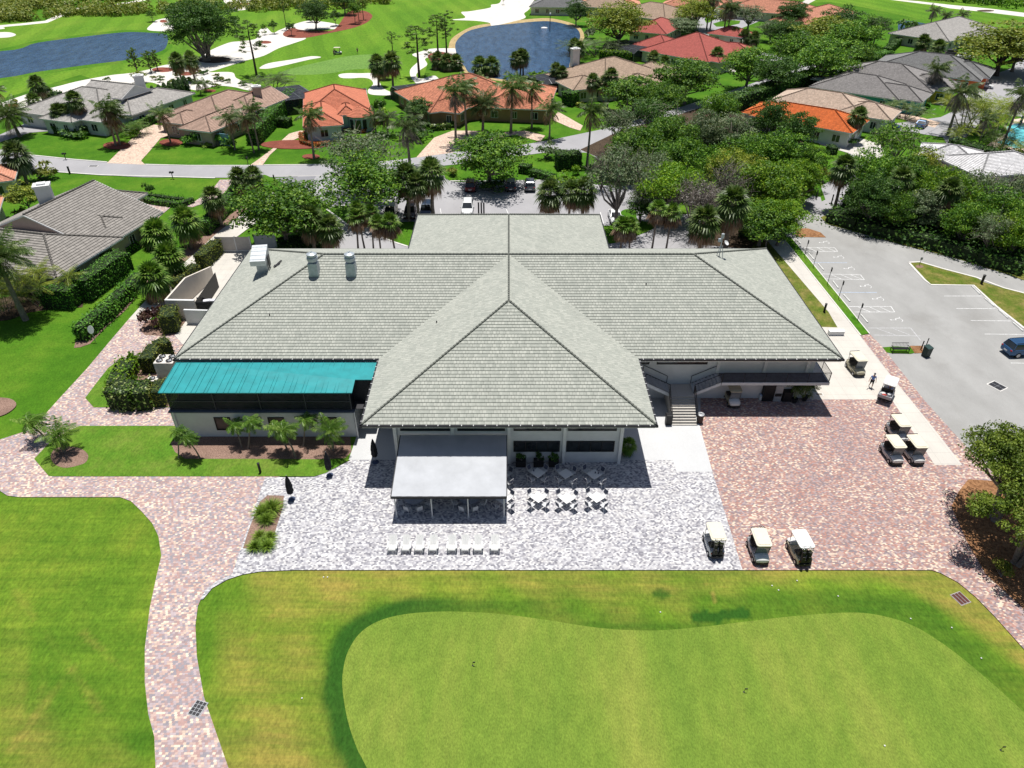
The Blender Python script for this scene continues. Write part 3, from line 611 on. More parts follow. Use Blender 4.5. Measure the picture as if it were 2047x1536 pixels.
for x,y,z in STR: q=bpy.data.objects.new("gutter_strap",sme);C.objects.link(q);q.parent=g;q.location=(x,y-68,ZE+.02);q.rotation_euler=(0,0,z)
fa.build("fascia",WHITE2,club,world=club)
# downspouts / small roof jacks
for px,py in ((873,646),(1293,557),(540,635)):
    zz_=8.5
    for _ in range(6):
        p=at(px,py,zz_);zz_=ZE+(p.y-Y0)*(ZR-ZE)/Wd if abs(p.x)>abs(YR-p.y) else ZR-abs(p.x)*(ZR-ZE)/Wd
    jk=MB();jk.tube((p.x,p.y,zz_-.1),(p.x,p.y,zz_+.22),.06);jk.build("vent_pipe",DARKM,roof,world=club)
# walls
wl=MB();ZW=ZE-.25
wl.box((0,(48.2+90)/2,ZW/2),(19.9,90-48.2,ZW));wl.box((-20,68.45,ZW/2),(20.2,21,ZW));wl.box((20,68.45,ZW/2),(20.2,21,ZW))
wall=wl.build("wall",WHITE,club,world=club)
# pilasters and stripes on the front
for x in (-9.95,-4.9,0.02,4.9,9.9): pl=MB();pl.box((x,48.1,ZW/2),(.28,.24,ZW-.02));pl.build("pilaster",WHITE2,club,world=club)
for x in (20.6,25.2,29.4): pl=MB();pl.box((x,57.86,ZW/2+1.6),(.3,.2,ZW-3.3));pl.build("pilaster",WHITE2,club,world=club)
def window(x0,x1,z0,z1,y,panes=3,mat=None,root=club,fm=None,nm="window",depth=.1):
    w=MB();fm=fm or BLACK;cx,cz=(x0+x1)/2,(z0+z1)/2
    w.box((cx,y-.03,z1+.04),(x1-x0+.16,depth,.08));w.box((cx,y-.03,z0-.04),(x1-x0+.16,depth,.08))
    w.box((x0-.04,y-.03,cz),(.08,depth,z1-z0));w.box((x1+.04,y-.03,cz),(.08,depth,z1-z0))
    for k in range(1,panes):
        x=x0+(x1-x0)*k/panes;w.box((x,y-.03,cz),(.06,depth-.01,z1-z0))
    o=w.build(nm,fm,root,world=root);p=MB();p.box((cx,y-.005,cz),(x1-x0,.03,z1-z0));p.build("pane",mat or GLASS,o,world=root);return o
for x0,x1 in ((-9.4,-5.2),(-4.4,-.4),(.5,4.5),(5.25,9.35)): window(x0,x1,3.85,5.6,48.2,3)
for x0,x1 in ((.5,4.45),(5.2,9.3)): window(x0,x1,1.45,2.5,48.2,4)
# upper right wing openings behind the stairs
window(14.6,19.4,4.3,5.55,57.95,3);window(11.6,13.7,4.3,5.55,57.95,2)
window(-26.5,-16.5,3.4,5.5,57.95,5)
# front doors at the porte-cochere side
dd=MB();dd.box((0,90.02,1.3),(3,.08,2.6));dd.build("entrance_door",GLASS,club,world=club)
# --- screened annex with a teal metal roof
TEAL=M("teal_metal",(.014,.26,.28),.45,.0,var=.16,obj=False,scale=.9,spec=.5,det=6)
an=thing("screened_porch","white-walled screened porch under a bright teal standing-seam roof","porch",(-23,54,0))
X0,X1,YA,ZF,ZK=-31.2,-14.35,51.8,5.45,5.98
t=MB()
def tz(y): return ZF+(y-52.0)*(ZK-ZF)/4.2
yA=51.55
t.faces([(X0-.35,yA,tz(yA)),(-14.1,yA,tz(yA)),(-14.1,53.3,tz(53.3)),(-12.5,53.3,tz(53.3)),(-12.5,56.1,tz(56.1)-.25),(X0-.35,56.1,tz(56.1)-.25),
 (X0-.35,yA,tz(yA)-.1),(-14.1,yA,tz(yA)-.1),(-14.1,53.3,tz(53.3)-.1),(-12.5,53.3,tz(53.3)-.1),(-12.5,56.1,tz(56.1)-.35),(X0-.35,56.1,tz(56.1)-.35)],
 [(0,1,2,3,4,5),(11,10,9,8,7,6),(0,6,7,1),(1,7,8,2),(2,8,9,3),(3,9,10,4),(4,10,11,5),(5,11,6,0)])
tr=t.build("teal_roof",TEAL,an,world=an)
sm=MB();x=X0-.3;k=0
sl=(tz(56.1)-.25-tz(yA))/(56.1-yA)
while x<-12.7:
    y0_=yA if x<-14.2 else 53.3
    ya,yb=y0_+.02,56.05;za,zb=tz(yA)+sl*(ya-yA),tz(yA)+sl*(yb-yA)
    sm.box((x,(ya+yb)/2,(za+zb)/2+.03),(.035,(yb-ya),.06),rx=math.atan(sl));x+=[.42,.72,.30,.86,.62][k%5];k+=1
sm.build("roof_seam",TEAL,tr,world=an)
w=MB();w.box(((X0+X1)/2,(YA+58)/2,1.5),(X1-X0,58-YA,3.0));w.build("wall",WHITE,an,world=an)
w=MB();w.box(((X0+X1)/2,(YA+58)/2-.03,3.06),(X1-X0+.24,58-YA+.2,.14));w.build("floor_ledge",M("slate_ledge",(.09,.11,.15),.6),an,world=an)
fr=MB();yy=YA+.1
for i in range(5):
    x=X0+.1+(X1-X0-.2)*i/4;fr.box((x,yy,(3.13+tz(yA)-.1)/2),(.07,.07,tz(yA)-.1-3.13))
for z in (3.2,4.15,tz(yA)-.16): fr.box(((X0+X1)/2,yy+.01,z),(X1-X0-.2,.05,.06))
for y in (YA+2,YA+4): fr.box((X0+.1,y,4.25),(.06,.06,2.2))
for z in (3.2,4.15): fr.box((X0+.1,(YA+56)/2,z),(.05,4.2,.05))
f_=fr.build("screen_frame",M("bronze_frame",(.08,.08,.09),.5),an,world=an)
sp=MB();sp.face([(X0+.12,yy+.05,3.14),(X1-.1,yy+.05,3.14),(X1-.1,yy+.05,tz(yA)-.12),(X0+.12,yy+.05,tz(yA)-.12)]);sp.face([(X0+.14,56,3.14),(X0+.14,yy+.06,3.14),(X0+.14,yy+.06,5.3),(X0+.14,56,5.4)])
sp.face([(X1-.1,yy+.06,3.14),(X1-.1,53.2,3.14),(X1-.1,53.2,5.5),(X1-.1,yy+.06,5.35)]);sp.face([(X1-.08,53.25,3.14),(-12.6,53.25,3.14),(-12.6,53.25,5.5),(X1-.08,53.25,5.5)])
sp.build("insect_screen",SCREEN,f_,world=an)
fl=MB();fl.box(((X0-13.2)/2,54.9,3.16),(X1-X0+.6,5.6,.04));fl.build("porch_floor",M("dark_floor",(.04,.04,.045),.8),an,world=an)
TINT=glass("bronze_glass",(.055,.05,.055),.2)
for px in (421,528,633): 
    xx=at(px,866,0).x*1.0;cx=(px-CX)/F*zc_of(Vector((0,YA,1.6)))+.55;window(cx,cx+1.35,1.0,2.35,YA,1,TINT,an)
for x in (-14.2,-30.9): dw=MB();dw.box((x,51.7,1.55),(.12,.12,3.0));dw.build("downspout",WHITE2,an,world=an)
# AC condenser with four fans
def fan_unit(name,label,loc,rz,sx=2.3,sy=1.6,h=2.0,fans=((-.5,-.38),(.5,-.38),(-.5,.38),(.5,.38)),fr_=.34,grp=None,mat=None):
    o=thing(name,label,"air conditioner",loc,rz,grp)
    MB().rbox((0,0,h/2),(sx,sy,h),.06,None).build("cabinet",mat or M("ac_cabinet",(.62,.58,.54),.6),o)
    for x,y in fans:
        f=MB();f.lathe((x,y,h-.01),[(fr_,0),(fr_,.1),(fr_*.86,.1),(fr_*.86,.02)],18);fo=f.build("fan_grille",DARKM,o)
        b=MB();b.tube((x,y,h+.02),(x,y,h+.08),.07)
        for k in range(5): a=k*2*PI/5;b.box((x+math.cos(a)*fr_*.45,y+math.sin(a)*fr_*.45,h+.05),(fr_*.7,fr_*.28,.015),rz=a,rx=.3)
        b.build("fan_blade",GREYM,fo)
    return o
p=at(343,762);fan_unit("air_conditioner","large cream condenser with four round fans beside the teal porch",(p.x,p.y+.3,0),.0,2.0,1.7,2.6)
p=at(303,775);fan_unit("air_conditioner","low white condenser half hidden by the shrubs below the four-fan unit",(p.x+.3,p.y+.2,0),0,1.1,.9,1.0,((0,0),),.3)
# --- patio awning
aw=thing("patio_awning","flat white patio awning on four slim posts in front of the clubhouse","awning",(-4.7,41.4,0))
AX0,AX1=-9.45,-.2;YAF,YAB=41.25,47.95;ZAF,ZAB=2.62,3.45
t=MB();k=22
for i in range(k):
    a=AX0+(AX1-AX0)*i/k;b=AX0+(AX1-AX0)*(i+1)/k;h=.02
    dz=.012*(i%2);t.faces([(a,YAF,ZAF+dz),(b,YAF,ZAF+dz),(b,YAB,ZAB+dz),(a,YAB,ZAB+dz),(a,YAF,ZAF-.06),(b,YAF,ZAF-.06),(b,YAB,ZAB-.06),(a,YAB,ZAB-.06)],[(0,1,2,3),(7,6,5,4),(0,4,5,1),(1,5,6,2),(2,6,7,3),(3,7,4,0)])
t.build("awning_panel",M("awning_white",(.41,.425,.455),.5,var=.1,obj=False,scale=.7,det=7),aw,world=aw)
t=MB();t.box(((AX0+AX1)/2,YAF-.05,ZAF-.1),(AX1-AX0+.1,.1,.2));
for x in (AX0-.02,AX1+.02): t.faces([(x-.04,YAF,ZAF-.16),(x+.04,YAF,ZAF-.16),(x+.04,YAB,ZAB-.16),(x-.04,YAB,ZAB-.16),(x-.04,YAF,ZAF+.01),(x+.04,YAF,ZAF+.01),(x+.04,YAB,ZAB+.01),(x-.04,YAB,ZAB+.01)],[(0,3,2,1),(4,5,6,7),(0,1,5,4),(1,2,6,5),(2,3,7,6),(3,0,4,7)])
t.build("awning_gutter",DARKM,aw,world=aw)
for x in (-9.25,-6.3,-3.32,-.38): 
    t=MB();t.box((x,41.44,1.24),(.09,.09,2.44));t.box((x,41.44,.11),(.2,.2,.02));t.build("post",WHITE2,aw,world=aw)
# --- stairs, landing, balcony (white concrete, black rails)
sc=thing("outdoor_staircase","wide white concrete steps splitting left and right to the upper deck","staircase",(17,56,0))
t=MB();nst=11;zl=1.85;run=2.5
for k in range(nst):
    z=zl*(k+1)/nst;y=53.5+run*k/nst;t.box((16.95,(y+57.9)/2,z-zl/nst/2),(2.35,57.9-y,zl/nst-.003))
t.build("main_flight",CONC,sc,world=sc)
t=MB()
for k in range(nst): t.box((16.95,53.5+run*k/nst-.03,zl*(k+1)/nst-.035),(2.35,.04,.05))
t.build("step_nosing",M("step_edge",(.28,.26,.24),.8),sc,world=sc)
for sg,name in ((1,"side_flight"),(-1,"side_flight")):
    t=MB();ks=8;zt=3.15
    for k in range(ks):
        z=zl+(zt-zl)*(k+1)/ks;x=16.95+sg*(1.2+.31*k);t.box((x+sg*.155,57.1,z-.09),(.33,1.55,.18))
    xa,xb=16.95+sg*1.2,16.95+sg*(1.2+.31*ks)
    for yq in (56.28,):
        t.faces([(xa,yq,zl-.35),(xb,yq,zt-.35),(xb,yq,zt),(xa,yq,zl),(xa,yq+.12,zl-.35),(xb,yq+.12,zt-.35),(xb,yq+.12,zt),(xa,yq+.12,zl)],[(0,1,2,3),(7,6,5,4),(0,4,5,1),(3,2,6,7),(0,3,7,4),(1,5,6,2)])
    t.build(name,M("stair_white",(.55,.57,.6),.8,var=.08),sc,world=sc)
def rail(mb,a,b,h=1.05,bal=.13,mid=False,top=.05):
    a=Vector(a);b=Vector(b);L=(b-a).length;k=max(1,int(L/bal));up=Vector((0,0,h))
    mb.tube(a+up,b+up,top*.6,None,6);mb.tube(a+Vector((0,0,.1)),b+Vector((0,0,.1)),.018,None,5)
    if not mid:
        for i in range(k+1):
            p=a+(b-a)*i/k;mb.tube(p+Vector((0,0,.1)),p+up,.011,None,4,cap=False)
    m=max(1,int(L/1.8))
    for i in range(m+1): p=a+(b-a)*i/m;mb.tube(p,p+up,.028,None,6)
for a_,b_,h_,m_ in (((18.15,56.3,zl),(20.65,56.3,3.15),1.05,False),((15.75,56.3,zl),(13.25,56.3,3.15),1.05,False),((18.15,57.85,zl),(20.65,57.85,3.15),1.0,True),((15.75,57.85,zl),(13.25,57.85,3.15),1.0,True),((15.72,53.6,.1),(15.72,56.2,zl+.05),.95,False),((18.18,53.6,.1),(18.18,56.2,zl+.05),.95,False)):
    t=MB();rail(t,a_,b_,h_,.13,m_);t.build("stair_railing",BLACK,sc,world=sc)
bc=thing("balcony","long upper deck with a black picket railing on the right wing","balcony",(26,57,0))
t=MB();t.box(((20.7+31.2)/2,57.15,3.0),(10.5,1.75,.3));t.box((31.15-.55,60.5,3.0),(1.3,5,.3));t.build("deck_slab",M("stair_white",(.55,.57,.6)),bc,world=bc)
t=MB();t.box(((20.7+31.1)/2,57.18,3.16),(10.3,1.6,.02));t.build("deck_floor",M("deck_floor",(.13,.14,.17),.8,var=.2),bc,world=bc)
t=MB();rail(t,(20.75,56.35,3.15),(31.1,56.35,3.15),1.1,.115);rail(t,(31.12,56.35,3.15),(31.12,62.5,3.15),1.1,.115);t.build("deck_railing",BLACK,bc,world=bc)
tp=MB();tp.box(((12.6)/1,57.15,3.0),(1.4,1.75,.3));tp.build("left_landing",M("stair_white"),sc,world=sc)
# screen wall at the right end of the building
sw=thing("white_screen_wall","short white wall sticking out from the right end of the clubhouse","wall",(32,66,0))
t=MB();p=at(1640,672);t.box((31.8,at(1646,668).y,1.25),(3.4,.2,2.5));t.build("wall_panel",WHITE,sw,world=sw)
t=MB();t.box((31.8,at(1646,668).y,2.54),(3.5,.3,.08));t.build("coping",WHITE2,sw,world=sw)
# --- service yard walls
sv=thing("service_yard_wall","tall cream service yard wall with a sloping top at the left end of the clubhouse","wall",(-38,72,0))
def wallrun(mb,a,b,za,zb,th=.22,z0=0):
    a=Vector(a);b=Vector(b);d=(b-a).normalized();n=Vector((-d.y,d.x))*th/2
    vs=[]
    for p,z in ((a,za),(b,zb)):
        vs+=[(p.x-n.x,p.y-n.y,z0),(p.x+n.x,p.y+n.y,z0),(p.x+n.x,p.y+n.y,z),(p.x-n.x,p.y-n.y,z)]
    mb.faces(vs,[(0,4,7,3),(1,2,6,5),(3,7,6,2),(0,1,5,4),(0,3,2,1),(4,5,6,7)])
def q2(px,py,z): v=at(px,py,z);return (v.x,v.y)
ZS=2.6
A=q2(330,600,ZS);B=q2(388,601,ZS);Cc=q2(368,552,3.0);Dd=q2(417,519,2.8)
Fq=Vector(A).lerp(Vector(Dd),.45)
t=MB();wallrun(t,A,B,ZS,ZS);wallrun(t,A,Fq,ZS,ZS+.5);wallrun(t,Fq,Dd,ZS+.5,1.8)
t.build("wall_panel",CREAMW,sv,world=sv)
t=MB();wallrun(t,A,B,ZS+.06,ZS+.06,.3,ZS+.003);t.build("coping",WHITE2,sv,world=sv)
s2=thing("lower_yard_wall","lower white wall stepping in front of the service yard wall","wall",(*q2(390,622,1.8),0))
t=MB();A2=q2(367,619,2.0);B2=q2(440,621,2.0);wallrun(t,A2,B2,2.0,2.0,.25);t.build("wall_panel",WHITE,s2,world=s2)
s3=thing("black_equipment_enclosure","black slatted enclosure holding a covered grill beside the service wall","enclosure",(*q2(400,610,1.4),0))
t=MB();a_=Vector(q2(390,604,2.2));b_=Vector(q2(424,604,2.2));c2_=Vector(q2(432,548,2.2));d2_=Vector(q2(428,560,2.2))
wallrun(t,a_,b_,2.2,2.2,.08);wallrun(t,a_,Vector(q2(430,545,2.2)),2.2,2.2,.06);t.build("slatted_panel",BLACKP,s3,world=s3)
t=MB();wallrun(t,a_+Vector((0.2,2.2)),a_+Vector((.2,2.2))-Vector((1.0,0)),1.6,1.6,.06);t.build("gate_panel",BLACKP,s3,world=s3)
gr=thing("covered_grill","grill under a rumpled white cover inside the black enclosure","grill",((a_+b_)[0]/2+.4,(a_+b_)[1]/2+1.3,0))
t=MB();t.rbox((0,0,.9),(1.5,.8,1.8),.15,None,top=.7);t.rbox((-.5,-.3,1.75),(.8,.6,.35),.12,None,rz=.3);t.build("cover",M("white_tarp",(.6,.6,.64),.7,var=.2),gr)
t=MB();t.box((0,0,.12),(1.3,.7,.2));t.build("grill_base",BLACK,gr)
# enclosure fence gates with cream panels
gf=thing("cream_gate_fence","cream panel fence with white posts closing the back of the service yard","fence",(*q2(480,500,0),0))
t=MB();pst=MB();pp=[(437,505),(475,505),(505,505)]
W_=[at(*q).to_2d() for q in pp]
for i in range(2): wallrun(t,W_[i],W_[i+1],2.35,2.35,.06,.1)
t.build("fence_panel",M("cream_panel",(.5,.46,.43),.8,var=.06),gf,world=gf)
for q in W_: pst.box((q.x,q.y,1.22),(.14,.14,2.44))
wallrun(pst,W_[0]+Vector((.1,-.06)),W_[2]+Vector((0,-.06)),.35,.35,.06,.2);pst.build("fence_post",WHITE2,gf,world=gf)
sg=thing("lettered_dumpster_wall","bluish grey wall section with small dark lettering beside the fence gate","wall",(*q2(535,500,0),0))
t=MB();a=at(512,500).to_2d();b=at(556,502).to_2d();wallrun(t,a,b,2.35,2.35,.1);t.build("wall_panel",M("blue_grey_panel",(.4,.42,.46),.8,var=.05),sg,world=sg)
def text(body,name,loc,size,mat,root,rot=(PI/2,0,0),ext=.004):
    cu=bpy.data.curves.new(name,'FONT');cu.body=body;cu.size=size;cu.align_x='CENTER';cu.align_y='CENTER';cu.extrude=ext;cu.materials.append(mat)
    ob=bpy.data.objects.new(name,cu);dg=None
    C.objects.link(ob);bpy.context.view_layer.update();dg=bpy.context.evaluated_depsgraph_get();me=bpy.data.meshes.new_from_object(ob.evaluated_get(dg));bpy.data.objects.remove(ob)
    o=bpy.data.objects.new(name,me);C.objects.link(o);o.rotation_euler=rot;o.location=Vector(loc)-(root.location if root else Vector());o.parent=root;return o
tz_=at(524,500);ink=M("navy_ink",(.05,.06,.12),.7)
for k,s_ in enumerate(("CLAMP HOLES","WED CUE ZHL","WED ZH")): text(s_,"lettering",(tz_.x+.35,tz_.y-.07,1.75-.42*k),.32,ink,sg)
# --- roof equipment
def turbine(px,py,label):
    base=at(px,py,9.6);y=base.y;zr=ZE+(y-Y0)*(ZR-ZE)/Wd
    for _ in range(4): base=at(px,py,zr);y=base.y;zr=ZE+(y-Y0)*(ZR-ZE)/Wd
    o=thing("roof_exhaust_fan",label,"roof vent",(base.x,base.y,zr),0,"mushroom exhaust fans on the left wing roof")
    MB().box((0,0,.5),(1.0,1.0,1.5),None,taper=.93).build("curb_box",GALV,o)
    MB().lathe((0,0,1.2),[(.3,0),(.3,.2),(.52,.25),(.56,.45),(.56,.62),(.45,.66),(.45,.8),(.52,.84),(.52,.98),(.3,1.08),(.12,1.14),(.1,1.24)],20).build("fan_hood",GALV,o,smooth=False)
    return o
turbine(630,551,"left of the two round metal exhaust fans on the roof");turbine(704,551,"right of the two round metal exhaust fans on the roof")
b=at(527,538,8.2);sl_=5/12.25
hx=b.x;hz=ZE+(hx-XL)*sl_
o=thing("rooftop_air_handler","boxy galvanised air handler with a hooded intake on the left end of the roof","air handler",(hx,b.y,hz),math.radians(8))
MB().box((0,0,.7),(1.1,1.4,1.7),None).build("duct_curb",GALV,o)
t=MB();t.faces([(-.95,-1.5,1.35),(.65,-1.5,1.35),(.65,1.3,1.35),(-.95,1.3,1.35),(-.95,-1.5,1.9),(.65,-1.5,1.9),(.65,1.3,2.55),(-.95,1.3,2.55)],[(3,2,1,0),(4,5,6,7),(0,1,5,4),(1,2,6,5),(2,3,7,6),(3,0,4,7)])
hd=t.build("intake_hood",M("hood_white",(.55,.58,.6),.4,.3),o)
t=MB();
for k in range(4): t.box((-.15,-1.2+.7*k,1.97+.16*k),(1.64,.05,.05))
t.build("hood_seam",GALV,hd)
t=MB();t.box((.75,0,1.2),(.08,1.0,1.2));t.tube((1.2,-.6,.7),(1.9,.6,.9),.05);t.tube((1.3,-.6,.7),(2.0,.5,.9),.05);t.box((1.6,-.2,.62),(.7,.35,.3),rz=.5);t.build("pipe_bracket",DARKM,o)
b=at(1436,521,9.0)
o=thing("satellite_dish","small white satellite dish and antenna on a tripod mast at the roof's right end","antenna",(b.x,b.y,ZE+(XR-b.x)*sl_-.05))
t=MB();t.tube((-.3,0,0),(-.05,0,1.4),.035);t.tube((.3,-.4,-.1),(.1,-.2,1.4),.035);t.tube((0,0,0),(0,0,2.3),.05);t.box((-.35,-.1,.03),(.5,.12,.08));t.box((.3,-.4,-.1),(.5,.12,.08));t.build("tripod_mast",GALV,o)
t=MB();t.lathe((0,0,0),[(.02,0),(.2,.03),(.3,.09),(.28,.1),(.19,.055),(.02,.025)],18);d=t.build("dish",WHITE2,o);d.location=(.45,-.1,1.6);d.rotation_euler=(.5,.6,0)
t=MB();t.rbox((0,0,2.4),(.3,.25,.5),.06);t.box((-.25,0,1.9),(.3,.25,.35));t.build("antenna_head",GALV,o)
# ================================================================= VEGETATION
def leaf_mat(name,c1,c2,c3=None,rough=.55,hue=.5):
    m,nt,b=node_mat(name,rough,0,.25);g=N(nt,"ShaderNodeNewGeometry");oi=N(nt,"ShaderNodeObjectInfo")
    r=math_(nt,'SUBTRACT',math_(nt,'ADD',math_(nt,'MULTIPLY',g.outputs["Random Per Island"],.5),math_(nt,'MULTIPLY',noise(nt,g.outputs["Position"],.7,3),1.3)),.33)
    col=ramp(nt,r,[(.25,c1),(.6,c2),(.9,c3 or c2)])
    v=math_(nt,'ADD',math_(nt,'MULTIPLY',oi.outputs["Random"],.35),.83)
    cb=N(nt,"ShaderNodeCombineXYZ")
    for i in range(3): nt.links.new(v,cb.inputs[i])
    col=mix(nt,1.0,col,cb.outputs[0],'MULTIPLY');nt.links.new(col,b.inputs["Base Color"])
    tr=N(nt,"ShaderNodeBsdfTranslucent");nt.links.new(mix(nt,1.0,col,(1.5,1.5,.8),'MULTIPLY'),tr.inputs[0]);ms=N(nt,"ShaderNodeMixShader");ms.inputs[0].default_value=.2
    nt.links.new(b.outputs[0],ms.inputs[1]);nt.links.new(tr.outputs[0],ms.inputs[2]);nt.links.new(ms.outputs[0],nt.nodes["Material Output"].inputs[0])
    MATS[name]=m;return m
L_OAK=leaf_mat("oak_leaves",(.02,.075,.008),(.085,.2,.014),(.22,.36,.03))
L_DARK=leaf_mat("dark_leaves",(.02,.065,.01),(.05,.12,.018),(.12,.22,.035))
L_BRIGHT=leaf_mat("bright_leaves",(.05,.13,.006),(.11,.23,.01),(.26,.38,.02))
L_NEAR=leaf_mat("near_tree_leaves",(.05,.09,.01),(.12,.18,.018),(.26,.33,.05))
L_YEL=leaf_mat("yellow_leaves",(0.102,0.160,0.017),(0.203,0.261,0.029),(0.362,0.377,0.051))
L_GREY=leaf_mat("grey_green_leaves",(0.072,0.123,0.051),(0.131,0.189,0.087),(0.261,0.290,0.174))
L_TWIG=leaf_mat("bare_twigs",(.14,.13,.12),(.24,.22,.21),(.36,.33,.31))
L_HEDGE=leaf_mat("hedge_leaves",(0.043,0.131,0.014),(0.087,0.232,0.026),(0.160,0.348,0.036))
L_OLIVE=leaf_mat("olive_hedge_leaves",(0.087,0.131,0.017),(0.160,0.203,0.029),(0.275,0.275,0.051))
L_SHINE=leaf_mat("glossy_leaves",(.05,.12,.012),(.11,.2,.025),(.45,.5,.2),.35)
L_PURPLE=leaf_mat("purple_leaves",(.05,.02,.025),(.1,.045,.045),(.16,.1,.06))
L_RED=leaf_mat("croton_leaves",(.2,.03,.01),(.4,.09,.02),(.5,.25,.03))
L_PALM=leaf_mat("palm_leaves",(.035,.075,.014),(.075,.13,.026),(.24,.3,.12),.4)
L_PALMD=leaf_mat("dark_palm_leaves",(.03,.06,.016),(.065,.1,.03),(.18,.22,.1),.45)
L_PALMY=leaf_mat("yellow_palm_leaves",(.1,.15,.015),(.2,.26,.03),(.36,.38,.06),.4)
L_PALMB=leaf_mat("bright_palm_leaves",(.045,.11,.012),(.09,.18,.022),(.24,.34,.08),.4)
L_DEAD=leaf_mat("dead_fronds",(.13,.07,.04),(.26,.16,.1),(.45,.33,.25),.8)
L_DEADG=leaf_mat("grey_dead_fronds",(.13,.11,.1),(.25,.21,.19),(.42,.37,.33),.8)
L_GRASSY=leaf_mat("grassy_blades",(.08,.15,.015),(.16,.26,.03),(.28,.38,.06),.5)
L_PINE=leaf_mat("pine_needles",(0.058,0.116,0.022),(0.109,0.189,0.036),(0.189,0.275,0.058),.6)
BARK=M("grey_bark",(.2,.17,.15),.95,var=.35,scale=4);BARKD=M("dark_bark",(.08,.06,.05),.95,var=.35,scale=4);PBARK=M("palm_bark",(.22,.18,.15),.95,var=.3,scale=5)
R0=np.random.RandomState(11)
def mesh_from(name,V,Fq,mat,smooth=False):
    me=bpy.data.meshes.new(name);V=np.asarray(V,np.float32);Fq=np.asarray(Fq,np.int32);k=Fq.shape[1]
    me.vertices.add(len(V));me.vertices.foreach_set("co",V.ravel());me.loops.add(Fq.size);me.loops.foreach_set("vertex_index",Fq.ravel())
    me.polygons.add(len(Fq));me.polygons.foreach_set("loop_start",np.arange(0,Fq.size,k,dtype=np.int32));me.update(calc_edges=True);me.materials.append(mat);return me
def leaf_quads(Pc,Nn,size,rs,asp=.55):
    n=len(Pc);up=rs.normal(size=(n,3));t=np.cross(Nn,up);t/=np.linalg.norm(t,axis=1)[:,None]+1e-9;b=np.cross(Nn,t)
    s=size*(.65+.7*rs.rand(n))[:,None];a=t*s;c=b*s*asp
    V=np.stack([Pc-a*.5-c*.25,Pc-c*.62,Pc+a*.6+Nn*s*.08,Pc+c*.62],1).reshape(-1,3);F_=np.arange(4*n).reshape(-1,4);return V,F_
def broadleaf(seed,h=10.,R=5.,cz=.62,hz=.36,ncl=60,nl=65,leaf=.42,trunk=.32,th=.3,limbs=9,multi=1,cr=.3,low=-.25,twig=0,sparse=0):
    """one tree: tapered trunk with limbs, crown of leaf clumps; returns (wood mesh, crown mesh)"""
    rs=np.random.RandomState(seed);cen=[]
    while len(cen)<ncl:
        d=rs.normal(size=3);d/=np.linalg.norm(d)
        if d[2]<low: continue
        k=rs.uniform(.45,.92) if rs.rand()>.25 else rs.uniform(.1,.5)
        lump=1+.14*math.sin(3*math.atan2(d[1],d[0])+seed)+.1*math.sin(5*math.atan2(d[1],d[0])-seed*2)
        cen.append(np.array([d[0]*R*k*lump,d[1]*R*k*lump,h*cz+d[2]*h*hz*k]))
    cen=np.array(cen);Vs=[];Fs=[];o=0;mid=np.array([0,0,h*cz-.1*h])
    for c in cen:
        r=R*cr*rs.uniform(.7,1.25);m=int(nl*rs.uniform(.6,1.2)*(1-sparse*rs.rand()))
        d=rs.normal(size=(m,3));d/=np.linalg.norm(d,axis=1)[:,None];d[:,2]=np.abs(d[:,2])*.8+d[:,2]*.2
        rad=r*(.55+.5*rs.rand(m))[:,None];Pc=c+d*rad*np.array([1,1,.68]);nn=d*.75+rs.normal(size=(m,3))*.45+np.array([0,0,.35]);nn/=np.linalg.norm(nn,axis=1)[:,None]
        V,F_=leaf_quads(Pc,nn,leaf,rs);Vs.append(V);Fs.append(F_+o);o+=len(V)
    crown=mesh_from("crown",np.concatenate(Vs),np.concatenate(Fs),L_OAK)
    mb=MB()
    for q in range(multi):
        a=q*2*PI/multi+seed;b0=Vector((math.cos(a),math.sin(a),0))*(trunk*.9 if multi>1 else 0)
        top=Vector((b0.x*(2.5 if multi>1 else 1)+rs.uniform(-.3,.3),b0.y*(2.5 if multi>1 else 1)+rs.uniform(-.3,.3),h*th))
        mb.path([b0+Vector((0,0,-.1)),b0+Vector((0,0,h*.04)),(b0+top)/2,top],[trunk*1.35,trunk,trunk*.85,trunk*.75],8)
        for j in range(max(2,limbs//multi)):
            c=Vector(cen[rs.randint(ncl)]);m1=top.lerp(c,.4)+Vector((rs.uniform(-.4,.4),rs.uniform(-.4,.4),-.03*h));m2=top.lerp(c,.75)
            mb.path([top-Vector((0,0,.2)),m1,m2,c],[trunk*.55,trunk*.4,trunk*.22,trunk*.08],6)
    if twig:
        for j in range(twig):
            c=Vector(cen[rs.randint(ncl)]);
            for q in range(3): 
                e=c+Vector(rs.normal(size=3))*R*.28;e.z=max(e.z,h*.35);mb.tube(c,e,.035*h/10,.012,3,cap=False)
    wood=mb.build("trunk",BARK);wm=wood.data;bpy.data.objects.remove(wood);return dict(h=h*(cz+hz)+R*cr*.3,R=R*1.02,parts=[("trunk",wm,None),("crown",crown,L_OAK)])
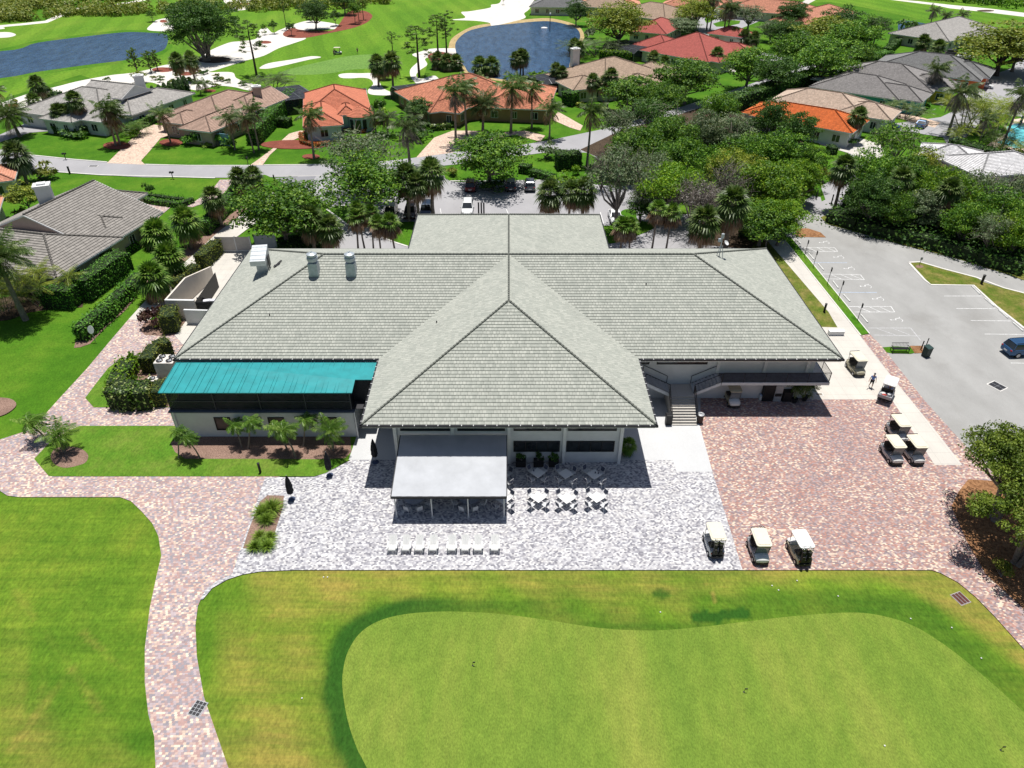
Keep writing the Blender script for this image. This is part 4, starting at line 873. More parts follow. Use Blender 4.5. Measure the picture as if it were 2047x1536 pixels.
def fan_palm(seed,h=8.,nf=34,L=1.75,dead=.25,tr=.2,lean=.4):
    rs=np.random.RandomState(seed);G=[];Dd=[];top=Vector((lean*rs.uniform(-1,1),lean*rs.uniform(-1,1),h-L*.85))
    for i in range(nf):
        ph=i*2.4+rs.uniform(-.3,.3);el=math.radians(85-150*(i/nf)**.9+rs.uniform(-10,10));isd=i>nf*(1-dead)
        d=Vector((math.cos(ph)*math.cos(el),math.sin(ph)*math.cos(el),math.sin(el)));pet=L*.5;c=top+d*pet+Vector((0,0,-.08*L*(1-d.z)))
        side=d.cross(Vector((0,0,1)));side=side.normalized() if side.length>.01 else Vector((1,0,0));nn=side.cross(d).normalized()
        out=Dd if isd else G;out.append([top,top+side*.05,c+side*.03,c-side*.03])
        m=13
        for k in range(m):
            a=(k/(m-1)-.5)*math.radians(235 if not isd else 110);e=(d*math.cos(a)+side*math.sin(a)).normalized()
            ln=L*.62*(1-.25*abs(k/(m-1)-.5)*2)*rs.uniform(.9,1.1);drop=Vector((0,0,-1))*ln*(.28+.3*(1-d.z)*.5+(.35 if isd else 0))
            w=e.cross(nn)*ln*.085;mid_=c+e*ln*.55+nn*.05;out.append([c,mid_-w+drop*.25,c+e*ln+drop,mid_+w+drop*.25])
    def mk(name,Q,mat):
        V=np.array([[tuple(p) for p in q] for q in Q]).reshape(-1,3);return mesh_from(name,V,np.arange(len(V)).reshape(-1,4),mat)
    mb=MB();b=Vector((0,0,-.1));mb.path([b,b.lerp(top,.3)+Vector((.05,0,0)),b.lerp(top,.7),top+Vector((0,0,.05))],[tr*1.25,tr,tr*.95,tr*1.15],8)
    o=mb.build("trunk",PBARK);wm=o.data;bpy.data.objects.remove(o)
    parts=[("trunk",wm,None),("fronds",mk("fronds",G,L_PALM),L_PALM)]
    if Dd: parts.append(("dead_fronds",mk("dead_fronds",Dd,L_DEAD),L_DEAD))
    return dict(h=h,R=L*1.05,parts=parts,tz=top.z)
def feather_palm(seed,h=8.,nf=18,L=2.6,dead=.2,tr=.16,lean=.6,wind=(0,0),nl=16,up=.9,droop=1.0,stems=1,lw=.055,ll=.3):
    rs=np.random.RandomState(seed);G=[];Dd=[];mb=MB();W=Vector((wind[0],wind[1],0))
    for st in range(stems):
        ba=Vector((0,0,0)) if stems==1 else Vector((math.cos(st*2.4),math.sin(st*2.4),0))*.35*math.sqrt(st+.3)
        top=ba*(1 if stems==1 else 3.2)+Vector((lean*rs.uniform(-1,1),lean*rs.uniform(-1,1),(h-L*.42)*(1 if stems==1 else rs.uniform(.6,1))))
        mb.path([ba+Vector((0,0,-.1)),ba.lerp(top,.35)+Vector((.08*lean,0,0)),ba.lerp(top,.75),top],[tr*1.4,tr,tr*.85,tr*.75],7)
        for i in range(nf):
            ph=i*2.4+rs.uniform(-.25,.25);k=i/nf;isd=k>1-dead;el=up*(1.15-1.45*k)-(0.5 if isd else 0)+rs.uniform(-.12,.12)
            d=Vector((math.cos(ph)*math.cos(el),math.sin(ph)*math.cos(el),math.sin(el)));p=top.copy();seg=7;ln=L*rs.uniform(.85,1.1)/seg;pts=[p.copy()];dirs=[d.copy()]
            for q in range(seg):
                d=(d+Vector((0,0,-.13*droop-(.1 if isd else 0)))+W*.16).normalized();p=p+d*ln;pts.append(p.copy());dirs.append(d.copy())
            out=Dd if isd else G
            for q in range(seg):
                s=dirs[q].cross(Vector((0,0,1)));s=s.normalized()*.03 if s.length>.01 else Vector((.03,0,0));out.append([pts[q]-s,pts[q+1]-s,pts[q+1]+s,pts[q]+s])
            for q in range(nl):
                t=(q+1)/nl*seg;a=min(int(t),seg-1);f=t-a;b=pts[a].lerp(pts[a+1],f);dd=dirs[a];s=dd.cross(Vector((0,0,1)));s=s.normalized() if s.length>.01 else Vector((1,0,0))
                l_=L*ll*math.sin(PI*min(.97,.12+.8*(q+1)/nl))
                for sg in (-1,1):
                    e=(s*sg*.85+dd*.6+Vector((0,0,-.35-.35*droop*rs.rand()))+W*.35).normalized();w=dd*lw*L*.6
                    out.append([b-w*.5,b+e*l_*.5-w*.4,b+e*l_+Vector((0,0,-.12*l_)),b+e*l_*.5+w*.6])
    def mk(name,Q,mat):
        V=np.array([[tuple(p) for p in q] for q in Q]).reshape(-1,3);return mesh_from(name,V,np.arange(len(V)).reshape(-1,4),mat)
    o=mb.build("trunk",PBARK);wm=o.data;bpy.data.objects.remove(o)
    parts=[("trunk",wm,None),("fronds",mk("fronds",G,L_PALM),L_PALM)]
    if Dd: parts.append(("dead_fronds",mk("dead_fronds",Dd,L_DEAD),L_DEAD))
    return dict(h=h,R=L*.85,parts=parts,tz=(top.z if stems==1 else None))
def pine(seed,h=14.,R=2.6,nb=16,lo=.45,leaf=.34):
    rs=np.random.RandomState(seed);mb=MB();lean=rs.uniform(-.5,.5);Vs=[];Fs=[];o=0
    mb.path([(0,0,-.1),(lean*.3,0,h*.4),(lean*.7,.1,h*.75),(lean,0,h*.95)],[.2,.16,.11,.04],7)
    for i in range(nb):
        z=h*(lo+(1-lo)*i/nb);a=i*2.4+rs.rand();r=R*(1.05-.65*((z/h-lo)/(1-lo))**1.3)*rs.uniform(.6,1.1);c=np.array([lean*z/h+math.cos(a)*r,math.sin(a)*r,z+r*.25])
        mb.tube((lean*z/h,0,z-.2),tuple(c),.05,.02,4,cap=False)
        for q in range(3):
            cc=c+rs.normal(size=3)*R*.16-np.array([math.cos(a),math.sin(a),0])*r*.22*q;m=34;d=rs.normal(size=(m,3));d/=np.linalg.norm(d,axis=1)[:,None]
            V,F_=leaf_quads(cc+d*R*.2*rs.rand(m,1)**.5*np.array([1,1,.7]),d,leaf,rs,.4);Vs.append(V);Fs.append(F_+o);o+=len(V)
    crown=mesh_from("crown",np.concatenate(Vs),np.concatenate(Fs),L_PINE);ob=mb.build("trunk",BARKD);wm=ob.data;bpy.data.objects.remove(ob)
    return dict(h=h,R=R,parts=[("trunk",wm,None),("crown",crown,L_PINE)])
def shrub(seed,R=1.,h=1.,ncl=12,nl=45,leaf=.2):
    d=broadleaf(seed,h/.98,R,.45,.42,ncl,nl,leaf,.05,.2,5,1,.42,-.5);return dict(h=h,R=R,parts=[("stems",d["parts"][0][1],None),("foliage",d["parts"][1][1],L_OAK)])
def blades(seed,R=.8,h=.9,n=260):
    rs=np.random.RandomState(seed);Q=[]
    for i in range(n):
        a=rs.rand()*2*PI;r0=rs.rand()*.18;el=rs.uniform(.35,1.45);b=Vector((math.cos(a)*r0,math.sin(a)*r0,0));d=Vector((math.cos(a)*math.cos(el),math.sin(a)*math.cos(el),math.sin(el)))
        l=h*rs.uniform(.8,1.25);s=d.cross(Vector((0,0,1))).normalized()*.025;m=b+d*l*.55;e=b+d*l+Vector((d.x*.25,d.y*.25,-.35))*l*.7;Q.append([b-s,m-s,m+s,b+s]);Q.append([m-s,e,e+s*.2,m+s])
    V=np.array([[tuple(p) for p in q] for q in Q]).reshape(-1,3);me=mesh_from("blades",V,np.arange(len(V)).reshape(-1,4),L_GRASSY);return dict(h=h,R=R,parts=[("foliage",me,L_GRASSY)])
def cypress(seed):
    rs=np.random.RandomState(seed);n=1500;z=rs.rand(n)**.8*4.6;r=.55*np.sin(PI*np.clip(z/4.7*.86+.14,0,1))**.7*(.75+.3*rs.rand(n));a=rs.rand(n)*2*PI
    Pc=np.stack([r*np.cos(a),r*np.sin(a),z+.1],1);nn=np.stack([np.cos(a),np.sin(a),.5+rs.rand(n)],1);nn/=np.linalg.norm(nn,axis=1)[:,None];V,F_=leaf_quads(Pc,nn,.26,rs);me=mesh_from("crown",V,F_,L_DARK)
    mb=MB();mb.tube((0,0,-.05),(0,0,4.2),.07,.02,5);o=mb.build("trunk",BARKD);wm=o.data;bpy.data.objects.remove(o);return dict(h=4.7,R=.55,parts=[("trunk",wm,None),("crown",me,L_DARK)])
PR={}
PR['oak']=[broadleaf(s,10,5.2,.56,.42,150,80,.3,.3,.22,12,1,.25,-.8) for s in (1,2,3)]
PR['thin']=[broadleaf(s,10,5.,.62,.34,90,60,.28,.26,.3,16,1,.22,-.3,40,.3) for s in (21,22)]
PR['bare']=[broadleaf(s,10,5.,.6,.36,60,14,.3,.2,.25,30,3,.26,-.2,170,.5) for s in (31,32)]
PR['dome']=[broadleaf(s,9,5.6,.52,.4,170,75,.28,.3,.25,10,1,.24,-.1) for s in (41,)]
PR['banyan']=[broadleaf(51,17,11.,.56,.43,420,70,.42,.6,.12,24,4,.17,-.6)]
PR['small']=[broadleaf(s,6,2.3,.62,.36,45,70,.24,.12,.32,8,1,.34,-.6) for s in (61,62)]
PR['near']=[broadleaf(71,8,5.2,.72,.24,190,130,.2,.26,.4,26,3,.17,-.5,0)]
PR['fan']=[fan_palm(s,8,62,1.9,.2) for s in (1,2,3)]
PR['fand']=[fan_palm(s,7,46,1.7,.42,.14,.5) for s in (5,6)]
PR['fanlow']=[fan_palm(s,3,40,1.9,.1,.2,.2) for s in (8,9)]
PR['feather']=[feather_palm(s,8,24,3.0,.3,.15,.7,(.5,.1),20,.9,1.0,1,.075,.34) for s in (1,2)]
PR['royal']=[feather_palm(s,12,26,3.4,.36,.2,.3,(.6,.1),20,1.0,1.2,1,.085,.36) for s in (4,5)]
PR['wind']=[feather_palm(s,2.9,22,1.25,.0,.07,.7,(.9,.25),24,.9,1.5,1,.07,.36) for s in (7,8,9)]
PR['date']=[feather_palm(s,6,56,3.2,.08,.22,.4,(.2,0),24,.95,.9) for s in (11,)]
PR['areca']=[feather_palm(s,5,13,2.0,.05,.06,.9,(.3,0),14,1.0,1.0,7) for s in (13,14)]
PR['pine']=[pine(s) for s in (1,2)]
PR['ypine']=[pine(s,7,2.0,22,.2,.34) for s in (5,)]
PR['shrub']=[shrub(s) for s in (81,82,83)]
PR['blade']=[blades(91),blades(92)]
PR['cyp']=[cypress(1)]
CNT={}
def plant(kind,label,cat,pos,h,R=None,mat=None,group=None,name="tree",deadmat=None,bark=None,noparts=False,rz=None):
    """place one tree, palm or shrub; h and R are its real height and crown radius in metres"""
    pr=PR[kind];k=CNT.get(kind,0);CNT[kind]=k+1;p=pr[k%len(pr)]
    o=thing(name,label,cat,pos,rz if rz is not None else random.uniform(0,6.28) if kind not in('wind','feather','royal') else random.uniform(-.5,.5),group)
    sz=h/p["h"];sx=(R/p["R"]) if R else sz;
    if kind in('fan','fand','fanlow','feather','royal','wind','areca','date') and not R: sx=sz**.5 if sz>.6 else sz
    tz=p.get('tz');T_=None
    if tz: T_=max(.3,h-sx*(p['h']-tz))
    else: o.scale=(sx,sx,sz)
    for nm,me,mt in p["parts"]:
        c=bpy.data.objects.new(nm,me);C.objects.link(c);c.parent=o
        if T_:
            if nm=="trunk": c.scale=(sx,sx,T_/tz)
            else: c.scale=(sx,sx,sx);c.location=(0,0,T_-sx*tz)
        if mt is not None and len(c.material_slots):
            m2=mat if nm in("crown","fronds","foliage") else deadmat
            if m2: c.material_slots[0].link='OBJECT';c.material_slots[0].material=m2
        if nm=="trunk" and bark: c.material_slots[0].link='OBJECT';c.material_slots[0].material=bark
    return o
def PB_(bx,by,ty,w=None):
    """trunk foot, crown top row and crown width in pixels -> position, height, radius"""
    p=at(bx,by);h=max(1.,zon(ty,p.y));p2=Vector((p.x,p.y,h*.6));return p,h,(w/2*zc_of(p2)/F if w else None)
def PK_(cx,cy,h,w=None):
    p2=at(cx,cy,h*.62);return Vector((p2.x,p2.y,0)),h,(w/2*zc_of(p2)/F if w else None)
def T(kind,label,spec,mat=None,cat="tree",name="tree",z=0,**k):
    p,h,R=(PB_(*spec[1:]) if spec[0]=='b' else PK_(*spec[1:]));p.z=z;return plant(kind,label,cat,p,h,R,mat,name=name,**k)
# ---- broadleaf trees
def oak(l,s,m=L_OAK,k='oak',**q):
    s=(*s[:-1],s[-1]*(1.1 if len(s)==5 and s[0]=='k' else 1.12)) if k!='small' else s
    return T(k,l,s,m,"tree","broadleaf_tree",**q)
oak("huge dark spreading fig tree with many trunks beside the left pond",('b',413,122,-8,140),L_DARK,'banyan',bark=BARK)
oak("broad dark ficus overhanging the lettered wall behind the left wing",('b',575,497,358,185),L_OAK)
oak("dense bright green round tree left of the parked olive vehicle",('b',740,436,302,178),L_OAK,'oak')
oak("airy grey-green tree behind the bright round tree by the street",('b',722,392,258,150),L_GREY,'thin')
oak("single rounded tree with a bare trunk between the red and grey parked cars",('b',980,374,256,158),L_OAK)
oak("tall thin-leaved tree with twisting grey limbs behind the white sedan",('b',1229,470,288,150),L_GREY,'thin')
oak("wide bright lime-green domed tree behind the court",('k',1345,370,9,150),L_BRIGHT,'dome')
oak("leafless silvery grey tree below the lime dome tree",('k',1392,400,9,112),L_TWIG,'bare')
oak("half bare grey tree between the silvery tree and the rightmost bright tree",('k',1462,375,9.5,95),L_GREY,'bare')
oak("bright bushy tree just beyond the right end of the roof ridge",('k',1545,365,10,150),L_BRIGHT)
oak("full green tree leaning over the top of the accessible parking bays",('b',1516,492,400,125),L_OAK)
oak("green tree at the corner of the parking court above the mulch tip",('k',1568,430,7.5,105),L_BRIGHT)
oak("small dark tree on the green wedge right of the white sedan",('b',1277,448,395,62),L_DARK,'small')
oak("yellow-green tree behind the silvery leafless tree",('k',1455,335,9.5,90),L_YEL)
for x,y,h,w,m,k,l in ((1300,340,8.5,95,L_GREY,'thin',"grey-green open tree left of the lime dome"),(1425,330,9,100,L_OAK,'oak',"green tree joining the lime dome and the yellow-green tree"),(1600,350,8,90,L_BRIGHT,'oak',"bright leafy tree right of the bushy tree beyond the ridge end"),
 (1500,350,9,105,L_YEL,'oak',"yellowish tree beside the half bare grey tree"),(1360,372,7.5,70,L_TWIG,'bare',"small bare tree at the left of the silvery leafless one"),(1425,398,7,75,L_TWIG,'bare',"small bare tree at the right of the silvery leafless one"),(1285,395,6.5,70,L_GREY,'thin',"low open tree above the green wedge"),
 (1205,330,7,60,L_GREY,'bare',"twiggy grey tree over the court planting"),(1540,452,5.5,60,L_DARK,'oak',"low dark tree against the back of the right wing")): oak(l,('k',x,y,h,w),m,k)
# grove in the middle right
mid=[(1268,178,9,118,L_OAK,'oak',"leftmost round tree beside the tan house with the white chimney"),(1375,150,10.5,130,L_OAK,'oak',"tall full tree right of the red-roofed house's garage palms"),
(1330,190,9,85,L_OAK,'oak',"green tree wedged between the two full trees below the red house"),(1500,122,11,110,L_OAK,'oak',"round tree along the street right of the red house driveway"),
(1555,140,10,95,L_DARK,'oak',"dark oak left of the grove's tallest crowns"),(1600,95,12,110,L_OAK,'oak',"large oak in front of the salmon-roofed house"),
(1655,60,12,120,L_YEL,'oak',"yellow-tinged oak in front of the small right pond"),(1700,70,12,110,L_OAK,'oak',"rounded oak nearest the small right pond"),
(1650,112,12,130,L_OAK,'oak',"broad oak above the long grey roof"),(1720,110,9,70,L_OAK,'oak',"low oak beside the path to the right pond"),(1575,60,10,70,L_DARK,'oak',"dark tree between the two salmon roofs"),
(1690,40,12,90,L_DARK,'oak',"dark crown at the top of the oak row by the fairway"),(1755,55,9,60,L_DARK,'thin',"thin dark tree at the pond edge"),
(1238,252,9,90,L_GREY,'thin',"pale thin tree at the left edge of the middle grove"),(1300,232,9.5,110,L_DARK,'thin',"dark twiggy tree at the back of the middle grove"),
(1275,290,10,120,L_OAK,'oak',"large green tree filling the left front of the middle grove"),(1340,265,9.5,110,L_OAK,'oak',"green tree at the heart of the middle grove"),
(1405,255,9.5,90,L_GREY,'oak',"greyish tree at the back of the grove near the street bend"),(1365,312,10,110,L_OAK,'oak',"green tree just behind the lime dome"),
(1470,262,9.5,100,L_GREY,'thin',"greyish open tree right of the grove clearing"),(1500,305,10,110,L_OAK,'oak',"wide green tree left of the orange roof"),
(1560,300,10,110,L_OAK,'oak',"green tree in front of the orange-tiled carport roof"),(1598,255,9,80,L_DARK,'oak',"dark tree touching the left tip of the orange roof"),
(1440,212,9,80,L_OAK,'oak',"green tree along the street above the grove clearing"),(1545,232,10,80,L_DARK,'oak',"dark crown left of the tan and orange roofs"),(1615,320,8.5,80,L_OAK,'oak',"leafy tree beside the small lawn square")]
for x,y,h,w,m,k,l in mid: oak(l,('k',x,y,h,w),m,k)
rt=[(1790,290,10,120,L_OAK,'thin',"open-crowned tree left of the white tiled roof"),(1745,340,10,110,L_OAK,'oak',"full tree above the street fork on the right"),(1750,385,9,100,L_DARK,'oak',"dark tree at the tip of the right wood"),
(1815,350,10,120,L_OAK,'oak',"broad tree in the left half of the right wood"),(1850,335,9,95,L_YEL,'thin',"olive tree touching the white tiled roof"),(1895,380,10,110,L_BRIGHT,'oak',"bright green tree in the centre of the right wood"),
(1955,385,9,110,L_GREY,'thin',"silvery open tree in front of the white roof"),(2035,385,8,110,L_GREY,'thin',"grey-green tree at the right picture edge before the white roof"),(1990,415,9,115,L_OAK,'oak',"large tree at the lower right of the wood"),
(1850,410,7.5,90,L_GREY,'oak',"silvery tree over the verge in the middle of the wood"),(1935,435,7.5,95,L_OAK,'oak',"green tree overhanging the lot entrance road"),(2040,462,7.5,100,L_BRIGHT,'oak',"bright lime tree at the right edge above the lot road"),
(2070,425,9,110,L_OAK,'oak',"tree partly cut by the right picture edge"),(1800,412,7,80,L_OAK,'oak',"low green tree between two verge palms"),(1985,462,7,80,L_GREY,'thin',"grey open tree beside the bright lime tree")]
for x,y,h,w,m,k,l in rt: oak(l,('k',x,y,h,w),m,k)
oak("wide olive-brown oak over the street at the top right",('b',1990,152,38,175),L_YEL,bark=BARKD)
oak("second olive oak filling the top right corner",('k',2045,85,12,110),L_YEL)
oak("tall yellow-green tree behind the red house pool cage",('b',1232,99,-4,122),L_YEL)
oak("yellow-green tree right of the far tan roof",('b',1390,62,-12,88),L_YEL)
oak("grey-green shrubby tree between the two red roofs",('k',1357,48,6,84),L_GREY)
oak("open grey tree by the far cul-de-sac",('k',1500,30,9,80),L_GREY,'thin')
oak("dark tree in front of the far tan house with solar panels",('k',1588,22,10,62),L_DARK)
oak("dark round tree beside the far lanai at the top of the pond",('k',1153,18,9,48),L_DARK)
oak("grey-green tree left of the far cul-de-sac palms",('k',1545,55,7,60),L_GREY)
oak("dark magnolia in front of the large orange-tiled house",('b',838,250,190,64),L_DARK,'small',bark=BARKD)
oak("round dark tree in the red mulch on the golf course",('b',632,60,-6,62),L_DARK,'oak')
oak("taller dark tree behind the golf course mulch bed",('b',690,30,-28,48),L_DARK,'oak')
oak("upright tree above the mulch bed by the fairway",('b',710,48,0,30),L_OAK,'small')
oak("wispy tree standing behind the pale sand strip at left",('b',283,166,140,32),L_YEL,'small')
NE=oak("near tree with lacy olive-green foliage at the right edge, casting shade on the brick",('k',2040,945,8.5,225),L_NEAR,'near',bark=BARK)
oak("lower near tree with grey limbs below the lacy one at the right edge",('k',2080,1050,7,215),L_NEAR,'near',bark=BARK)
oak("olive feathery tree between the salmon roofs and the grey gabled house",('b',62,432,362,72),L_YEL,'small')
for (x,y,h,w,l) in ((305,44,5,24,"small round tree on the sand spit by the left pond"),(530,70,5,14,"left of a pair of young trees in the white sand"),(549,68,6,20,"right of a pair of young trees in the white sand"),(583,72,6,22,"young tree in front of the bare pole on the golf course"),(572,15,9,20,"slim tree behind the course's bare pole"),
  (620,45,6,18,"small tree at the left foot of the round dark course tree"),(672,52,7,28,"bushy young tree right of the round dark course tree"),(428,8,6,20,"bush behind the fig tree on the sand"),(497,3,5,16,"tiny tree in the far sand"),(1006,10,4,10,"lone tiny tree in the far sand right")):
    oak(l,('b',x,y,zc_of(at(x,y))and y-h*5,w),L_DARK if h>5 else L_OAK,'small')
# ---- pines
def pn(l,s,k='pine',m=None): return T(k,l,s,m or L_PINE,"pine tree","pine_tree")
pn("tall pine left of the orange-tiled house",('b',838,154,52,70));pn("slim pine with a small tuft on the fairway edge",('b',785,103,64,26))
pn("left of the pine pair by the pond sand",('b',876,112,30,52));pn("right of the pine pair by the pond sand",('b',893,110,26,46))
pn("sparse pine beside the fig tree's shadow",('b',513,150,44,64));pn("pine with a bare pole trunk in the red mulch",('b',573,60,-20,20))
pn("thin pine at the top end of the mulch bed",('b',727,40,-10,20));pn("thin pine beside the course sand",('b',718,44,2,20))
pn("leftmost young pine by the pond",('b',276,148,98,26),'ypine');pn("second young pine by the pond",('b',303,146,104,26),'ypine');pn("third young pine by the pond",('b',316,142,102,22),'ypine')
# ---- fan palms (sabal)
def fan(l,s,m=L_PALM,k='fan',dm=L_DEAD):
    s=(*s[:-1],s[-1]*1.08)
    return T(k,l,s,m,"palm tree","palm_tree",deadmat=dm)
far_=[(95,224,150,38,"tallest palm left of the white-roofed house"),(77,238,186,34,"palm left of the tallest one near the white-roofed house"),(132,264,205,40,"leftmost of three palms in front of the white-roofed house"),(147,264,206,36,"middle of three palms in front of the white-roofed house"),(172,263,180,40,"rightmost of three palms in front of the white-roofed house"),
(104,205,172,30,"low palm behind the corner of the white-roofed house"),(367,174,104,36,"left palm on the white sand below the fig tree"),(391,164,102,36,"right palm on the white sand below the fig tree"),
(757,174,108,40,"left palm beside the pale bunker"),(787,192,102,42,"right palm beside the pale bunker"),(770,160,118,30,"short palm between the two bunker palms"),
(875,138,102,34,"leftmost low palm behind the large orange roof"),(893,142,106,34,"middle low palm behind the large orange roof"),(912,140,106,34,"rightmost low palm behind the large orange roof"),(958,150,112,40,"palm at the near pond shore left of its twin"),(982,152,112,38,"palm at the near pond shore right of its twin"),
(1033,152,102,30,"left of three slender pond palms"),(1040,152,96,30,"middle of three slender pond palms"),(1046,152,98,30,"right of three slender pond palms"),(1145,113,76,30,"left palm at the pond's right end"),(1158,126,82,28,"right palm at the pond's right end"),
(1109,178,124,30,"left palm at the corner of the tan house"),(1121,181,130,28,"right palm at the corner of the tan house"),(1182,217,146,32,"palm in front of the tan house bay"),(1206,217,150,32,"left of a close palm pair before the tan house"),(1213,219,134,36,"right of a close palm pair before the tan house"),
(1303,160,100,32,"left palm below the red roof"),(1326,150,110,30,"second palm below the red roof"),(1381,116,84,26,"palm against the middle of the red roof"),(1405,130,94,28,"palm at the red house porch"),(1430,142,93,32,"palm before the red house garage"),
(1464,90,54,26,"left of three palms by the far street"),(1485,95,58,30,"middle of three palms by the far street"),(1504,98,62,28,"right of three palms by the far street"),(1842,110,68,36,"left palm before the top right grey roof"),(1870,118,78,34,"right palm before the top right grey roof"),
(1703,286,212,42,"palm at the corner of the orange-tiled carport"),(1613,262,218,36,"palm in front of the orange roof"),(1937,163,130,40,"squat palm by the orange end wall"),(1716,185,172,34,"small palm growing between the tan and grey roofs")]
for x,y,t,w,l in far_: fan(l,('b',x,y,t,w))
near_=[(445,453,372,52,"palm at the top of the left diagonal hedge"),(383,497,414,66,"palm beside the brick forecourt of the grey gabled house"),(322,490,436,66,"bushy palm at the corner of the brick forecourt"),(345,560,488,70,"palm above the clipped hedge block"),(318,602,526,72,"palm beside the cream yard wall"),
(488,402,334,46,"left palm at the corner where the street meets the court"),(512,402,332,44,"right palm at the corner where the street meets the court"),(492,460,378,0,"")]
for x,y,t,w,l in near_:
    if l: fan(l,('b',x,y,t,w),L_PALMB if w>60 else L_PALM)
for x,y,h,w,l in ((585,420,6.5,60,"left palm against the broad dark ficus"),(620,452,7.5,64,"middle palm against the broad dark ficus"),(655,462,6.5,60,"brown-skirted palm at the right of the ficus"),(812,372,9,60,"leftmost palm above the parked dark cars"),(833,385,8,52,"middle palm above the parked dark cars"),(862,365,9.5,66,"rightmost palm above the parked dark cars"),
 (1101,396,7.5,62,"leftmost of three palms behind the porte-cochere roof"),(1139,398,7.5,50,"middle of three palms behind the porte-cochere roof"),(1166,392,8,60,"rightmost of three palms behind the porte-cochere roof"),
 (1407,450,7.5,70,"shaggy brown-skirted palm behind the right wing"),(1463,425,9.5,76,"large full palm behind the right wing"),(1686,352,9,56,"palm at the driveway mouth on the right"),(1793,378,9,52,"palm inside the edge of the right wood"),(1893,402,9,56,"brown-skirted palm inside the right wood"),(1610,362,6,46,"short palm behind the bright bushy tree")):
    fan(l,('k',x,y,h,w),L_PALM,'fan',L_DEAD)
fan("big shaggy grey palm near the left edge of the street",('b',55,368,282,62),L_PALMD,'fan',L_DEADG)
for x,y,h,w,l in ((709,452,6.8,44,"leftmost brown-fronded palm between ridge and driveway"),(722,440,7.5,40,"second brown-fronded palm between ridge and driveway"),(740,448,7.2,38,"third brown-fronded palm between ridge and driveway"),(757,466,6.6,42,"fourth brown-fronded palm between ridge and driveway"),(787,462,7,48,"rightmost brown-fronded palm between ridge and driveway"),
 (1243,464,6.5,46,"leftmost pinkish-brown palm behind the right wing"),(1262,470,6.2,42,"second pinkish-brown palm behind the right wing"),(1310,440,8,44,"third pinkish-brown palm behind the right wing"),(1338,448,7.5,44,"rightmost pinkish-brown palm behind the right wing")):
    fan(l,('k',x,y,h,w),L_PALMB,'fand',L_DEAD)
# ---- feather palms
def fea(l,s,m=L_PALM,k='feather',dm=L_DEAD,**q): return T(k,l,s,m,"palm tree","feather_palm",deadmat=dm,**q)
fea("spreading date palm at the left edge above the street",('b',40,274,208,72),L_PALM,'date')
fea("large windblown palm at the left edge beside the gabled house",('b',52,640,485,120),L_PALM,'date')
for x,y,t,w,l in ((232,292,200,60,"left of a pair of brown-fronded palms on the left lawn"),(240,290,216,60,"right of a pair of brown-fronded palms on the left lawn"),(342,287,212,50,"drooping palm in the red bed by the tan house drive"),(470,300,222,56,"left palm on the lawn before the tan house"),(508,306,222,46,"middle palm on the lawn before the tan house"),(518,300,206,50,"right palm on the lawn before the tan house"),
 (628,318,215,58,"straw-coloured windblown palm in front of the coral-roofed house"),(752,268,222,44,"left palm of the clump right of the coral-roofed house"),(775,270,222,44,"right palm of the clump right of the coral-roofed house"),(820,337,232,76,"silvery windblown palm on the street verge"),(911,291,166,64,"tall brown-fronded palm at the left of the curved drive"),(933,272,160,60,"tall brown-fronded palm just behind the left drive palm"),
 (1021,267,158,70,"tall brown-fronded palm before the orange house garage"),(1063,257,164,50,"tall brown palm at the orange house corner"),(1098,280,202,56,"brown palm on the round lawn"),(1173,332,206,62,"tall dark palm beside the court planting"),(1035,190,150,40,"palm rising behind the orange roof ridge"),(958,200,152,46,"grey palm over the orange roof"),
 (402,190,160,26,"left small palm near the cypress row"),(413,184,160,26,"right small palm near the cypress row"),(6,215,170,36,"palm at the left edge by the sand")):
    fea(l,('b',x,y,t,w),L_PALM if t<220 else L_PALMD,'royal' if y-t>85 else 'feather',L_DEADG if x in(820,958,911) else L_DEAD)
fea("bushy dark date palm beside the curved drive",('b',965,268,190,64),L_PALMD,'date')
for x,y,t,w,l in ((1412,62,-12,36,"left tall royal palm by the far cul-de-sac"),(1419,61,-14,34,"right tall royal palm by the far cul-de-sac"),(1444,84,4,44,"left royal palm at the far street bend"),(1450,86,6,40,"right royal palm at the far street bend"),(1854,70,14,28,"left of three wind-bent palms before the top right roof"),(1876,74,24,26,"middle of three wind-bent palms before the top right roof"),(1912,73,22,26,"right of three wind-bent palms before the top right roof"),
 (1851,202,124,52,"tall leaning palm in front of the yellow garage"),(1893,273,166,72,"tall leaning royal palm on the right street verge"),(1996,308,172,66,"tall royal palm beside the swimming pool"),(1950,305,228,40,"slim palm left of the swimming pool"),(2038,250,170,60,"palm cut by the right edge above the pool")):
    fea(l,('b',x,y,t,w),L_PALMD,'royal',L_DEADG)
for x,y,t,w,l in ((1805,238,204,40,"small clustered palm on the lawn before the teal garage"),(1930,262,196,56,"left yellow-green clustered palm by the pool"),(1962,270,190,60,"middle yellow-green clustered palm by the pool"),(2000,262,202,50,"right yellow-green clustered palm by the pool"),(1912,284,246,30,"low yellow palm at the street corner"),(1985,312,264,34,"small blue-green palm at the pool edge"),(2040,322,280,40,"yellow palm at the right edge below the pool")):
    fea(l,('b',x,y,t,w),L_PALMY if 'yellow' in l else L_PALM,'areca')
fea("yellow-tinged clustered palm by the gabled house patio",('b',88,608,536,60),L_PALMY,'areca');fea("small yellow palm at the left edge below the windblown palm",('b',8,625,572,44),L_PALMY,'areca')
fea("clustered banana-like palm behind the tan house's screen cage",('b',545,186,150,50),L_PALMD,'areca');fea("dark clustered palm left of the red house's screen cage",('b',1195,112,78,56),L_PALMD,'areca')
fea("green clustered palm before the yellow hedge by the grey palms",('b',268,272,246,34),L_PALMB,'areca')
